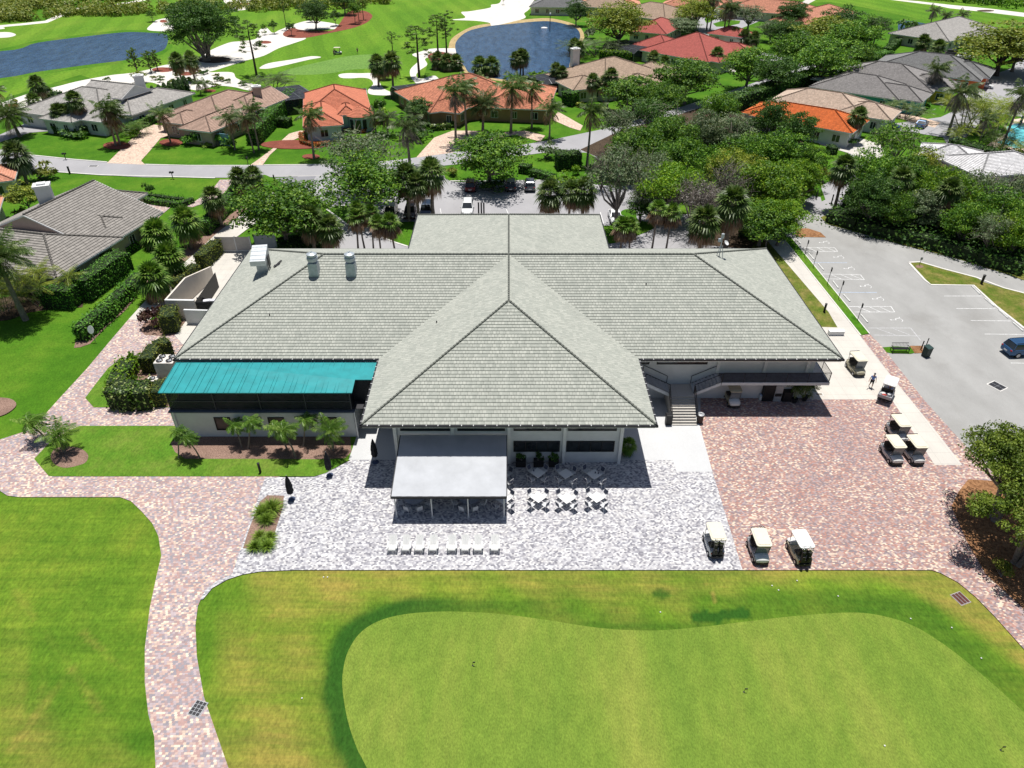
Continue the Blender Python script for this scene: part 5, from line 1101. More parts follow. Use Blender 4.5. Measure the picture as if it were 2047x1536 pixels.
# windswept dwarf palms in the clubhouse beds
for x,y,cx,cy,w,l in ((96,884,104,852,58,"left of the two windblown dwarf palms in the round bed"),(130,906,124,872,62,"right of the two windblown dwarf palms in the round bed"),(357,918,350,880,38,"leftmost leaning dwarf palm, standing on grass beside the mulch"),(401,918,404,884,40,"second dwarf palm from the left along the porch wall"),(484,896,462,866,42,"third dwarf palm, leaning left before the first window"),(496,898,500,856,44,"fourth dwarf palm, upright between the first two windows"),
   (575,900,566,860,44,"left dwarf palm of the dense clump before the middle window"),(592,916,588,872,52,"front dwarf palm of the dense clump before the middle window"),(606,894,612,856,44,"right dwarf palm of the dense clump before the middle window"),(667,902,660,858,60,"rightmost and largest dwarf palm along the porch wall")):
    p=at(x,y);h=zon(cy-16,p.y);plant('wind' if w<60 else 'feather',l,"palm",(p.x,p.y,.1),max(2.2,h),w/2*zc_of(p)/F*(1.0 if w<60 else 1.05),L_PALMB,"windblown dwarf palms in the club beds",name="dwarf_palm",deadmat=L_PALMB)
# grassy clumps on the patio bed
for k,(x,y,r,l) in enumerate(((545,1012,1.0,"top right grassy clump in the patio bed"),(528,1020,.95,"top left grassy clump in the patio bed"),(534,1034,.8,"third grassy clump down in the patio bed"),(520,1066,.62,"left of the two upper lower-group clumps"),(541,1068,.62,"right of the two upper lower-group clumps"),(530,1078,.6,"clump in the middle of the lower group"),(511,1088,.68,"bottom left clump in the patio bed"),(536,1086,.7,"bottom right clump in the patio bed"))):
    p=at(x,y+10);plant('blade',l,"ornamental grass",(p.x,p.y,.1),r*1.15,r*.9,L_GRASSY,"grassy clumps in the patio bed",name="grass_clump")
# ---- hedges and shrubs
def hedge(label,pts,w,h,mat=L_HEDGE,dens=26,leaf=.2,z=0,world=False,ragged=.08,name="hedge"):
    P=[Vector(p).to_2d() if world else at(*p).to_2d() for p in pts];rs=np.random.RandomState(len(label)*7+int(h*10));Pc=[];Nn=[];mb=MB()
    c0=P[0];root=Vector((c0.x,c0.y,z))
    for i in range(len(P)-1):
        a,b=P[i],P[i+1];d=(b-a);L=d.length;d/=L;n=Vector((-d.y,d.x));per=2*h+w;m=int(L*per*dens)
        u=rs.rand(m)*(L+.3)-.15;s=rs.rand(m)*per
        for uu,ss in zip(u,s):
            if ss<h: off,zz_,nv=-w/2,ss,(-n.x,-n.y,.3)
            elif ss<h+w: off,zz_,nv=ss-h-w/2,h,(0,0,1)
            else: off,zz_,nv=w/2,ss-h-w,(n.x,n.y,.3)
            q=a+d*uu+n*off;Pc.append((q.x+rs.normal()*ragged,q.y+rs.normal()*ragged,max(.03,zz_+rs.normal()*ragged)));Nn.append(nv)
        for e,sg in ((a,-1),(b,1)):
            for _ in range(int(w*h*dens)): q=e+n*(rs.rand()-.5)*w+d*sg*.05;Pc.append((q.x,q.y,rs.rand()*h));Nn.append((d.x*sg,d.y*sg,.3))
        c=(a+b)/2;mb.box((c.x,c.y,h/2-.06),(L,max(.1,w-.2),h-.12),rz=math.atan2(d.y,d.x))
    Pc=np.array(Pc);Nn=np.array(Nn)+rs.normal(size=(len(Nn),3))*.45;Nn/=np.linalg.norm(Nn,axis=1)[:,None];V,F_=leaf_quads(Pc,Nn,leaf,rs)
    t=thing(name,label,"hedge",root)
    me=mesh_from("foliage",V-np.array([root.x,root.y,0]),F_,mat);o=bpy.data.objects.new("foliage",me);C.objects.link(o);o.parent=t
    mb.build("stems",M("hedge_core",(.02,.035,.012),.95,obj=False),t,world=Vector((0,0,0)) and None).location=(-root.x,-root.y,0)
    return t
hedge("tall clipped hedge along the wall of the grey gabled house",[(172,602),(245,548)],2.2,3.0);hedge("clipped hedge with a notch at the upper end of the tall house hedge",[(222,535),(255,545)],2.4,2.4)
hedge("dark hedge in front of the gabled house patio",[(98,608),(158,612)],2.2,2.6,L_HEDGE);hedge("low hedge by the gabled house side door",[(252,508),(275,496)],1.3,1.1)
hedge("long loose diagonal hedge left of the concrete walk",[(165,682),(215,640),(255,600),(285,570)],1.5,1.9,L_HEDGE,24,.28,ragged=.2)
hedge("upper stretch of the diagonal hedge beyond the palms",[(412,470),(440,440),(470,405),(492,372)],1.5,2.2,L_HEDGE,22,.25)
hedge("low hedge along the brick drive curve",[(278,402),(320,410),(362,415),(386,405)],1.1,.9,L_HEDGE,24)
hedge("second low hedge row behind the drive curve hedge",[(300,396),(340,402),(368,405)],.9,.8,L_DARK,24)
hedge("olive clipped hedge along the outside of the service wall",[(405,540),(425,520),(437,508)],1.6,2.2,L_OLIVE,26);hedge("brownish low hedge continuing down the service wall",[(352,580),(372,560),(395,545)],1.3,1.4,L_OLIVE,24)
hedge("square clipped block hedge below the service wall",[(343,668),(348,646)],1.9,2.4,L_OLIVE,30,.16);hedge("curving clipped hedge left of the four-fan air conditioner",[(300,748),(320,718),(345,708)],1.7,2.1,L_OLIVE,30,.16)
hedge("clipped hedge beside the screened porch corner",[(322,815),(330,790)],1.2,2.0,L_OLIVE,28,.16)
hedge("glossy rounded hedge on the small lawn left of the porch",[(235,805),(280,810),(308,806)],2.6,2.3,L_SHINE,26,.24,ragged=.18);hedge("upper arm of the glossy hedge",[(240,790),(250,765),(262,745)],2.0,1.7,L_BRIGHT,24,.24,ragged=.2)
hedge("tall hedge wall between the tan house and the coral-roofed house",[(508,290),(535,262),(562,232),(588,206)],2.6,3.2,L_HEDGE,20,.3);hedge("square low hedge ring beside the tall hedge wall",[(558,252),(580,254)],2.4,1.8,L_DARK,20,.3)
hedge("trimmed hedge between the white-roofed and tan houses",[(258,268),(290,252),(322,240)],1.8,1.8,L_HEDGE,16,.3);hedge("hedge in front of the orange-tiled house courtyard wall",[(862,262),(900,258)],1.2,1.1,L_SHINE,16,.3)
hedge("round-ended hedge beside the tan house with the white chimney",[(1130,208),(1150,212)],3,3.0,L_HEDGE,14,.32);hedge("yellow flowering hedge below the tan house bay wall",[(1155,214),(1190,222)],1.2,.9,L_YEL,14,.3)
hedge("long dark hedge along the street behind the grey roofs",[(1440,228),(1536,196),(1600,176),(1650,158),(1690,142)],4,3.2,L_DARK,8,.5);hedge("clipped green hedge above the long grey roof",[(1745,122),(1775,116)],3,2,L_HEDGE,12,.4)
hedge("hedge running down the path from the right pond",[(1770,110),(1800,85)],2.0,2.0,L_DARK,12,.4)
hedge("rounded hedge mound left of the court planting",[(1040,345),(1060,348)],2.0,1.6,L_HEDGE,20,.25);hedge("low scalloped hedge along the court planting",[(1062,352),(1088,358),(1105,364)],1.8,1.3,L_HEDGE,20,.25);hedge("tall dark clipped hedge block in the court planting",[(1112,338),(1158,336)],3,3.0,L_DARK,18,.3)
hedge("low clipped hedge at the pool cage of the red house",[(1200,118),(1262,122)],3,2.4,L_BRIGHT,10,.4);hedge("square clipped bush on the small lawn by the fork",[(1653,308),(1668,308)],2.2,1.5,L_DARK,16,.3)
hedge("dark undergrowth hedge line below the pool terrace",[(1900,300),(1960,318),(2047,330)],3,2.2,L_DARK,9,.45)
hedge("low border of red crotons round the coral-roofed house corner",[(604,270),(606,288),(630,294),(660,290)],1.2,.7,L_RED,22,.25);hedge("red croton strip below the turret",[(690,262),(730,266)],1.2,.7,L_RED,20,.25)
hedge("low shrubs below the white-roofed house wall",[(115,266),(170,268),(190,262)],2.2,1.6,L_DARK,14,.32)
hedge("dark undergrowth along the road edge of the right wood",[(1665,436),(1720,452),(1800,472),(1880,492),(1960,515),(2047,540)],5.5,1.7,L_DARK,14,.4,ragged=.75,name="undergrowth")
hedge("leafy undergrowth deeper in the right wood",[(1700,405),(1800,430),(1900,455),(2047,490)],8,3.0,L_OAK,7,.45,ragged=.8,name="undergrowth")
hedge("dark undergrowth in the middle grove",[(1240,305),(1330,315),(1430,300),(1540,310),(1600,330)],8,2.5,L_DARK,8,.4,ragged=.8,name="undergrowth")
hedge("dark shrubs at the foot of the broad ficus",[(560,500),(610,492),(655,500)],3,1.4,L_DARK,12,.3,ragged=.3,name="undergrowth")
hedge("loose shrubs behind the right end of the back roof",[(1480,468),(1530,478)],3,1.2,L_DARK,12,.3,ragged=.3,name="undergrowth")
hedge("hedge along the top edge of the street before the white-roofed house",[(98,205),(120,196)],2,1.6,L_DARK,12,.35)
def bush(l,x,y,h,r,m=L_HEDGE,grp=None,z=0): 
    p=at(x,y);return plant('shrub',l,"shrub",(p.x,p.y,z),h,r,m,grp,name="shrub")
bush("left round clipped bush before the tan house garage",388,288,2.6,2.3,L_HEDGE);bush("right round clipped bush before the tan house garage",440,290,2.6,2.4,L_HEDGE)
bush("purple-leaved shrub at the top of the kidney bed",310,652,2.6,1.7,L_PURPLE,z=.09);bush("small yellow shrub in the kidney bed",312,658,.6,.5,L_YEL,z=.09);bush("green shrub right of the purple one",327,642,1.5,.9,L_HEDGE,z=.09);bush("feathery shrub at the top of the small lawn",268,735,1.8,1.2,L_BRIGHT)
bush("dark round shrub at the roadside by the shaggy palm",85,358,2.6,2.8,L_OLIVE);bush("dark bush under the gabled house chimney",70,398,1.6,1.6,L_DARK);bush("yellow flowering bush beside the lower salmon roof",48,440,2,1.5,L_YEL);bush("small tree-like bush on the front lawn",303,392,2.2,1.1,L_DARK)
bush("pale bush behind the brick forecourt",300,452,1.2,1.3,L_DARK);bush("flowering shrub left of the sandy path",270,275,1.6,1.5,L_BRIGHT);bush("dark mound below the leftmost white-house palms",150,275,1.8,3,L_DARK);bush("bush between the lawn palms",462,296,1.8,1.6,L_DARK);bush("flower clump before the tan garage",415,294,.9,1.3,L_GRASSY)
bush("round shrub right of the coral turret",760,245,3,2.6,L_BRIGHT);bush("tall shrub right of the coral-roofed house",757,232,4,2.2,L_DARK);bush("low shrub beneath the silvery palm",828,278,2.4,3.5,L_DARK);bush("shrub at the magnolia's foot",838,262,2,3,L_DARK)
bush("round bush at the driveway by the wood",1640,365,3,2,L_OLIVE);bush("bush by the orange carport",1690,290,2,2.2,L_DARK);bush("bush beside the tan roof entrance",1758,248,2,2,L_HEDGE);bush("shrub before the teal garage door",1832,210,1.6,3,L_HEDGE);bush("dark bush by the grey roof's far drive",1836,72,3.5,4,L_DARK)
bush("flowering shrub in the court planting",1095,318,3,2.4,L_GREY);bush("small round topiary in the court planting",1153,350,2,1.3,L_BRIGHT);bush("low bush under the single rounded tree",985,380,1.6,2.6,L_DARK,z=.08);bush("bush behind the three court palms",1125,372,2.2,2.6,L_BRIGHT);bush("shrub hugging the pond side of the red house",1175,78,3.4,3,L_GREY)
bush("rounded shrubbery behind the slender pond palms",1075,165,2.6,4,L_BRIGHT);bush("low shrubbery at the near end of the pond",1040,172,2.4,4,L_HEDGE);bush("large dark bush by the small right pond",1820,72,5,4.5,L_DARK);bush("bush at the far lanai by the pond",1135,30,3,3.5,L_OLIVE)
bush("brown grassy bush on the pine straw under the near trees",2000,1150,1.2,.9,L_OLIVE,z=.1);bush("olive mound on the court island",905,350,1.6,1.6,L_OLIVE);bush("clipped bush at the orange house courtyard",905,252,1.4,1.6,L_HEDGE);bush("shrub at the tan lanai corner",1035,168,2,2.5,L_DARK)
for k,(x,y) in enumerate(((314,214),(327,211),(337,207),(347,204),(357,199),(366,196),(376,192))):
    p=at(x,y);plant('cyp',"%s slim cypress from the left in the row between the two left houses"%("first","second","third","fourth","fifth","sixth","seventh")[k],"cypress",p,4.6,.85,L_DARK,"slim cypresses in a row",name="cypress_tree")
rk=[(310,160),(320,165),(325,160),(342,168),(347,167),(355,156),(380,162),(382,166),(393,152),(400,148),(407,150),(414,148),(433,155),(434,163),(441,161),(446,163),(456,166),(426,174),(436,176),(484,172),(490,171),(33,207),(215,163)]
for k,(x,y) in enumerate(rk):
    p=at(x,y);plant('shrub',"small dark tussock dotted on the white sand waste area","shrub",(p.x,p.y,.03),1.1,1.0,L_DARK if k%3 else L_OLIVE,"dark tussocks on the white sand",name="tussock")
# far scrub bands: nobody could count the bushes
def scrub(name,pts,depth,h,mat,n,leaf=1.1):
    rs=np.random.RandomState(5);P=[at(*p).to_2d() for p in pts];L=[(P[i+1]-P[i]).length for i in range(len(P)-1)];tot=sum(L);Pc=[];Nn=[]
    nc=int(tot*depth/14);cl=[]
    for _ in range(nc):
        t=rs.rand()*tot;i=0
        while t>L[i] and i<len(L)-1: t-=L[i];i+=1
        q=P[i].lerp(P[i+1],t/L[i]);d=(P[i+1]-P[i]).normalized();n_=Vector((-d.y,d.x));n_=n_ if n_.y>0 else -n_;q=q+n_*rs.rand()*depth;cl.append((q.x,q.y,h*rs.uniform(.45,1)))
    per=max(8,n//nc)
    for c in cl:
        d=rs.normal(size=(per,3));d/=np.linalg.norm(d,axis=1)[:,None];d[:,2]=np.abs(d[:,2]);r=np.array([2.6,2.6,c[2]]);Pc.append(np.array([c[0],c[1],0])+d*r*rs.uniform(.7,1.05,(per,1)));Nn.append(d)
    Pc=np.concatenate(Pc);Nn=np.concatenate(Nn)+rs.normal(size=(len(Pc),3))*.3;Nn/=np.linalg.norm(Nn,axis=1)[:,None];V,F_=leaf_quads(Pc,Nn,leaf,rs,.7);me=mesh_from(name,V,F_,mat);o=bpy.data.objects.new(name,me);C.objects.link(o);tag(o,kind='stuff');return o
scrub("scrub",[(-80,50),(0,48),(60,43),(90,38),(125,20),(180,10),(230,6),(320,-8)],130,4.5,L_OLIVE,70000,.75)
scrub("scrub",[(1700,-14),(1790,-6),(1900,4),(2047,22),(2200,42)],90,5,L_OAK,40000,.8)
scrub("wood",[(1130,-14),(1300,-10),(1420,-16)],40,6,L_DARK,5000)
# ================================================================= HOUSES
def tm(n,c,v=.18,st=None,tw=.33): return tile_mat(n,tuple(x*(1-v) for x in c),tuple(min(1,x*(1+v)) for x in c),st or tuple(x*.62 for x in c),tw,.05,.4)
TL=dict(grey=tm("grey_tile",(.27,.25,.23)),white=tm("pale_tile",(.42,.4,.38)),tan=tm("tan_tile",(.42,.29,.23)),coral=tm("coral_tile",(.5,.17,.1),.14),orange=tm("orange_tile",(.5,.2,.12),.3),
 beige=tm("beige_tile",(.43,.32,.24)),red=tm("red_tile",(.44,.12,.1),.14),slate=tm("slate_tile",(.26,.245,.24)),slate2=tm("dark_slate_tile",(.2,.2,.2)),vivid=tm("vivid_orange_tile",(.58,.14,.035),.16),cream=tm("cream_tile",(.5,.39,.31)),salmon=tm("salmon_tile",(.58,.27,.18)),dome=tm("white_shell_tile",(.62,.61,.62)))
def wallm(n,c): return M(n,c,.85,var=.07,obj=False,scale=1)
WT=dict(tan=wallm("tan_wall",(.42,.33,.28)),white=wallm("house_white_wall",(.6,.62,.62)),blue=wallm("pale_blue_wall",(.48,.55,.6)),brown=wallm("brown_wall",(.32,.19,.12)),pink=wallm("pinkish_wall",(.6,.52,.47)),teal=wallm("teal_wall",(.08,.4,.45)),yellow=wallm("yellow_wall",(.6,.5,.06)),orange=wallm("orange_wall",(.7,.17,.06)),cream=wallm("cream_wall",(.6,.54,.46)))
GD=M("garage_door",(.55,.57,.58),.6,var=.06);GDB=M("blue_shutter",(.2,.38,.5),.6)
def house(label,rects,tile,wallmat,cat="house",e=.36,chimney=None,garage=None,cage=None,extra=None):
    """rects: (cx,cy,L,W,angle,eave height,pitch,kind) ; kinds hip, gable, hg (hip at the near end only)"""
    c0=rects[0];root=thing("house",label,cat,(c0[0],c0[1],0));rf=MB();cp=MB();wl=MB();fs=MB();wins=[]
    for ri,(cx,cy,L,W,ang,ze,pi_,kind) in enumerate(rects):
        a=math.radians(ang);u=Vector((math.cos(a),math.sin(a),0));v=Vector((-u.y,u.x,0));O=Vector((cx,cy,0))
        if W>L and kind!='gable': u,v,L,W=v,-u,W,L
        P=lambda x,y,z: O+u*x+v*y+Vector((0,0,z))
        l,w=L/2,W/2;zr=ze+w*pi_;r0=(-l if kind=='gable' else -l+w);r1=(l if kind in('gable','hg') else l-w)
        if kind=='hg' and P(l,0,0).y<P(-l,0,0).y: r0,r1=-l,l-w
        A,B,Cc,D=P(-l,-w,ze),P(l,-w,ze),P(l,w,ze),P(-l,w,ze);R0_,R1_=P(r0,0,zr),P(r1,0,zr)
        S=lambda *p: slope(rf,p,e,.07)
        S(A,B,R1_,R0_) if r1-r0>.05 else S(A,B,R0_)
        S(Cc,D,R0_,R1_) if r1-r0>.05 else S(Cc,D,R1_)
        for end,(p,q,r,rr) in enumerate(((D,A,R0_,r0),(B,Cc,R1_,r1))):
            if abs(abs(rr)-l)<.01: wl.face([p+Vector((0,0,-.1)),q+Vector((0,0,-.1)),r-Vector((0,0,.12))] if end==0 else [p-Vector((0,0,.1)),q-Vector((0,0,.1)),r-Vector((0,0,.12))]);[fs.tube(x-Vector((0,0,.1)),r-Vector((0,0,.1)),.13,None,4) for x in (p,q)]
            else: S(p,q,r);[caps(cp,x,r,.15,.5,5) for x in (p,q)]
        if r1-r0>.1: caps(cp,R0_,R1_,.15,.5,5)
        wl.box((cx,cy,ze/2-.05),(L-1.3,W-1.3,ze-.1),rz=math.atan2(u.y,u.x))
        for (p,q) in ((A,B),(B,Cc),(Cc,D),(D,A)):
            m=(p+q)/2;d=q-p;fs.box((m.x,m.y,ze-.12),(d.length,.12,.2),rz=math.atan2(d.y,d.x))
        # windows on walls that look towards -Y or the sides
        for (sx,sy,ln,off) in ((0,-1,L,w-.65),(0,1,L,w-.65),(1,0,W,l-.65),(-1,0,W,l-.65)):
            nrm=u*sx+v*sy
            if nrm.y>.35 or ln<5: continue
            along=u if sy else v;k=max(1,int(ln/4.2))
            for j in range(k): wins.append((O+nrm*(off+.01)+along*((j+.5)/k-.5)*(ln-2),math.atan2(along.y,along.x),nrm,1.1 if j%2 else 1.5,ze))
    R=rf.build("roof",tile,root,world=root);
    if cp.v: cp.build("ridge_cap",tile,R,world=root)
    wl.build("wall",wallmat,root,world=root);fs.build("fascia",WHITE2,root,world=root)
    def inside(p):
        n=0
        for (cx,cy,L,W,ang,ze,pi_,kind) in rects:
            a=math.radians(ang);d=p-Vector((cx,cy,0));x=d.x*math.cos(a)+d.y*math.sin(a);y=-d.x*math.sin(a)+d.y*math.cos(a)
            if abs(x)<L/2-.67 and abs(y)<W/2-.67: n+=1
        return n>0
    for k,(p,ra,nv,ww,ze) in enumerate(wins):
        if inside(p+nv*.1): continue
        f=MB();q=p+nv*.02
        for dx in (-ww/2,ww/2,0): f.box((q.x+math.cos(ra)*dx,q.y+math.sin(ra)*dx,1.5),(.08,.1,1.4),rz=ra)
        for z in (.8,2.2): f.box((q.x,q.y,z),(ww+.08,.1,.08),rz=ra)
        o=f.build("window",WHITE2,root,world=root);g=MB();g.box((q.x,q.y,1.5),(ww,.05,1.36),rz=ra);g.build("pane",GLASS,o,world=root)
    if chimney:
        for (x,y,sx,sy,h,m) in chimney:
            t=MB();t.box((x,y,h/2+1.2),(sx,sy,h-2.4),rz=.4);c=t.build("chimney",m,root,world=root);t=MB();t.box((x,y,h+.15),(sx+.3,sy+.3,.3),rz=.4);t.box((x,y,h+.4),(sx*.6,sy*.6,.2),rz=.4);t.build("chimney_cap",WHITE2,c,world=root)
    if garage:
        for (x,y,wd,ang,m) in garage:
            a=math.radians(ang);t=MB();t.box((x,y,1.15),(wd,.12,2.3),rz=a);g=t.build("garage_door",m,root,world=root);t=MB()
            for z in (.55,1.1,1.65): t.box((x-math.sin(-a)*-.07,y-math.cos(a)*.07,z),(wd-.1,.03,.03),rz=a)
            t.build("door_panel_line",GREYM,g,world=root)
    return root
def cage(label,cx,cy,L,W,ang,h=3.2):
    a=math.radians(ang);u=Vector((math.cos(a),math.sin(a),0));v=Vector((-u.y,u.x,0));o=thing("pool_cage",label,"pool cage",(cx,cy,0));O=Vector((cx,cy,0));f=MB();s=MB()
    P=lambda x,y,z: O+u*x+v*y+Vector((0,0,z));k=max(3,int(L/2.6))
    prof=[(-W/2,0),(-W/2,h-.8),(-W/2+1.2,h),(W/2-1.2,h),(W/2,h-.8),(W/2,0)]
    for i in range(k+1):
        x=-L/2+L*i/k;pts=[P(x,y,z) for y,z in prof]
        for j in range(5): f.tube(pts[j],pts[j+1],.05,None,4)
    for y,z in prof[1:5]: f.tube(P(-L/2,y,z),P(L/2,y,z),.05,None,4)
    for y in (0,): f.tube(P(-L/2,y,h),P(L/2,y,h),.04,None,4)
    for j in range(5): (y0,z0),(y1,z1)=prof[j],prof[j+1];s.face([P(-L/2,y0,z0),P(L/2,y0,z0),P(L/2,y1,z1),P(-L/2,y1,z1)])
    for x in (-L/2,L/2): s.face([P(x,y,z) for y,z in prof])
    fo=f.build("aluminium_frame",M("cage_frame",(.3,.32,.34),.4,.3),o,world=o);s.build("insect_screen",SCREEN,fo,world=o);return o
def fr(ang,t,n):
    a=math.radians(ang);return (t*math.cos(a)+n*math.sin(a),t*math.sin(a)-n*math.cos(a))
c1=fr(77,77,-82.2);c1b=fr(77,87.5,-83.5);c1c=fr(77,82.5,-79);c1d=fr(77,70.5,-83);c1e=fr(77,90,-79.5);c1f=fr(77,79,-77.5)
house("large grey-tiled gabled house with a white gable end, left of the clubhouse",[(*fr(77,79.3,-82.4),13.6,20.2,77,3,.39,'gable'),(*fr(77,70.4,-81.9),20.0,12.4,-13,3.04,.4,'hip'),(*c1b,9,9,77,3.1,.42,'hip'),(c1c[0],c1c[1],11,7,-13,3.05,.42,'hip'),(c1f[0],c1f[1],5.5,3.6,-13,3.9,.45,'hip')],TL['grey'],WT['tan'],e=.42,chimney=[(*at(97,408,5).xy,1.9,1.6,7.6,WT['white'])])
house("white house with pale tile roof, tall white chimney and arched window near the left pond",[(-90,161,24,20,-20,3,.36,'hip'),(-80.5,164,20,11,71,3,.34,'hip'),(-86,163.5,12,9,-20,5.2,.42,'gable'),(-91,152.5,9,8,-20,3.05,.4,'hip')],TL['white'],WT['white'],chimney=[(*at(286,188,3.5).xy,2.0,1.6,7.2,WT['white'])])
house("tan-tiled house with two small gables and a tan chimney behind the round bushes",[(-61.5,159,22,16.5,70,3,.36,'hip'),(-59.5,147.5,12,8,70,3.05,.42,'hg'),(-66.5,150.5,8,6,70,3.1,.42,'hip'),(-55.5,161,14,9,70,3.4,.45,'hg')],TL['tan'],WT['tan'],chimney=[(*at(518,205,3.5).xy,1.7,1.2,6.6,WT['tan'])],garage=[(-56.3,142.2,2.6,-20,GDB)])
H4=house("coral-red hip-roofed house with a round turret bay and pale blue walls",[(-38.1,163.8,14.1,18.8,13.2,3,.44,'hip'),(-38.7,152.6,7.9,16.4,13.2,3.03,.44,'hip'),(-34.2,155.3,4.2,7,13.2,3.3,.6,'hip')],TL['coral'],WT['blue'],e=.4)
t=MB();tc=(-31.2,153.6);n=10
for i in range(n):
    a0,a1=2*PI*i/n,2*PI*(i+1)/n;slope(t,[(tc[0]+3.1*math.cos(a0),tc[1]+3.1*math.sin(a0),3.1),(tc[0]+3.1*math.cos(a1),tc[1]+3.1*math.sin(a1),3.1),(tc[0],tc[1],4.7)],.4,.05)
t.build("turret_roof",TL['coral'],H4,world=H4);t=MB();t.lathe((tc[0],tc[1],0),[(2.6,0),(2.6,3.1)],16);t.build("turret_wall",WT['blue'],H4,world=H4)
for a in (-2.1,-1.57,-1.05): t=MB();t.box((tc[0]+2.6*math.cos(a),tc[1]+2.6*math.sin(a),1.5),(.8 if a!=-1.57 else 1.2,.15,1.9),rz=a+PI/2);t.build("window",GLASS,H4,world=H4)
house("large orange-tiled house spreading behind the curved paver drive",[(-10.5,169.8,25,21,28,3,.42,'hip'),(2.5,168,15,20,-8,3,.4,'hip'),(-13,160,9,9,-20,3.05,.4,'hip')],TL['orange'],WT['brown'])
house("tan-tiled house with a tall white chimney by the near pond's right end",[(25,190.5,24,21,40,3,.38,'hip'),(17.8,180.5,10,10,22,3.05,.38,'hip'),(37.5,192,16,12,-40,3,.4,'hip'),(31,182,10,10,-30,3.05,.4,'hip')],TL['beige'],WT['pink'],chimney=[(*at(1148,139,4).xy,1.9,1.4,8.6,WT['white'])])
house("red-tiled hip-roofed house with solar-blue pool cage at the top centre",[(53.5,221.5,23,22,-46,3,.42,'hip'),(63.5,221,14,11,-20,3,.4,'hip'),(45,231,12,12,-40,3.05,.42,'hip'),(56.5,209.5,7,7,-46,3.05,.4,'hip')],TL['red'],WT['cream'],garage=[(62.5,214.9,6,-20,GD)])
q=at(1322,58,4);house("small red-tiled roof peeking out behind the large yellow-green tree",[(q.x,q.y+8,20,13,62,3,.42,'hip'),(q.x+22,q.y-2,12,10,-40,3,.4,'hip')],TL['red'],WT['cream'])
q=at(1300,22,4);house("far brown-tiled house half hidden between two yellow-green trees",[(q.x+2,q.y,26,20,-50,3,.36,'hip'),(q.x-14,q.y+22,22,14,-20,3,.36,'hip')],TL['beige'],WT['cream'])
q=at(1120,8,4);house("far house with a dark screened lanai at the top of the near pond",[(q.x,q.y+6,22,15,-8,3,.36,'hip'),(q.x+16,q.y+8,14,12,-8,3,.36,'hip')],TL['slate2'],WT['cream'])
q=at(1220,2,4);house("far pink-roofed house at the top edge right of the pond",[(q.x,q.y,24,16,-5,3,.36,'hip')],TL['salmon'],WT['cream'])
q=at(1640,34,3);house("long salmon-tiled roof right of the far tan house",[(q.x-2,q.y+1,38,16,47,3,.36,'hip'),(q.x-12,q.y-9,12,12,47,3.05,.38,'hip')],TL['salmon'],WT['white'])
q=at(1580,14,4);house("far tan and orange roofed house with solar panels at the top right",[(q.x-6,q.y,34,18,-30,3,.36,'hip'),(q.x-34,q.y+12,24,14,-20,3,.36,'hip')],TL['salmon'],WT['cream'])
q=at(1390,-2,4);house("far orange-roofed house at the top edge behind the royal palms",[(q.x+20,q.y,30,16,-10,3,.36,'hip')],TL['salmon'],WT['cream'])
house("long pale grey hip-roofed house beside the three wind-bent palms",[(141,254,36,19,40,3,.36,'hip'),(150,244,14,12,-50,3.05,.36,'hip')],TL['white'],WT['cream'])
house("grey-tiled house with teal walls and a white garage door",[(83.5,177.5,20,15,-38,3,.38,'hip'),(88.5,171.5,14,9.5,-38,3.03,.4,'hip')],TL['slate'],WT['teal'],garage=[(*(at(1795,200,0).xy),5.5,-6,GD)])
house("large grey-tiled house with yellow walls behind the teal one",[(93,186.5,24,19,-34,3,.38,'hip'),(100.5,180.5,13,11,-34,3.03,.38,'hip')],TL['slate'],WT['yellow'],garage=[(102.9,175.6,5,52,GD)])
house("dark grey-roofed house with an orange end wall beyond the yellow one",[(110,199,26,19,-36,3,.36,'hip'),(117,194.5,12,11,-36,3.05,.4,'hip')],TL['slate2'],WT['orange'])
house("cream-tiled house squeezed between the orange-tiled and the teal-walled ones",[(68.8,162.8,20,13,-36,3.1,.38,'hip'),(76,155.5,11,9.5,-36,3.05,.4,'hip')],TL['cream'],WT['white'],garage=[(77.5,151.6,5,48,GD)])
Ho=house("vivid orange-tiled roof over a two-car carport facing the wood",[(61.5,150.5,21,11.5,-38,3.1,.4,'hip'),(55,156,8,10,-38,3.1,.4,'hip')],TL['vivid'],WT['white'])
house("white shell-tiled house behind the right wood",[(84,121.5,16,11,12,3.2,.34,'hip'),(78.5,126.5,10,9,-30,3.2,.36,'hip'),(93,119,14,12,-10,3.2,.34,'hip')],TL['dome'],WT['white'])
q=at(0,372,3);house("small salmon-tiled roof corner at the left edge, upper one",[(q.x-7,q.y+4,13,9,25,3,.34,'hip')],TL['salmon'],WT['cream'])
q=at(0,432,3);house("small salmon-tiled roof corner at the left edge, lower one",[(q.x-8,q.y+1,13,9,25,3,.34,'hip')],TL['salmon'],WT['pink'])
cage("dark screened pool cage behind the tan-tiled house",-49.5,171.5,13,9,-60);cage("low screened lanai behind the coral-roofed house",-41,175.5,15,4,13,2.6);cage("screened pool cage at the left end of the large orange roof",-22,178,10,8,30,3)
cage("glassy pool cage beside the pond at the tan house with the white chimney",11.5,190,13,8,35,3);cage("pale blue-framed pool cage left of the red-tiled house",36.5,230,15,10,-60,3)
# white flat awning behind the grey roofs
aw2=thing("white_flat_canopy","small flat white canopy at the left end of the teal house's grey roof","canopy",(*at(1650,158,2.6).xy,0))
t=MB();t.box((0,0,2.6),(6,5,.15),rz=-.6);t.build("canopy_top",WHITE2,aw2)
for x,y in ((-2,-2),(2,-2),(-2,2),(2,2)): t=MB();t.tube((x,y,0),(x,y,2.55),.05);t.build("post",WHITE2,aw2)
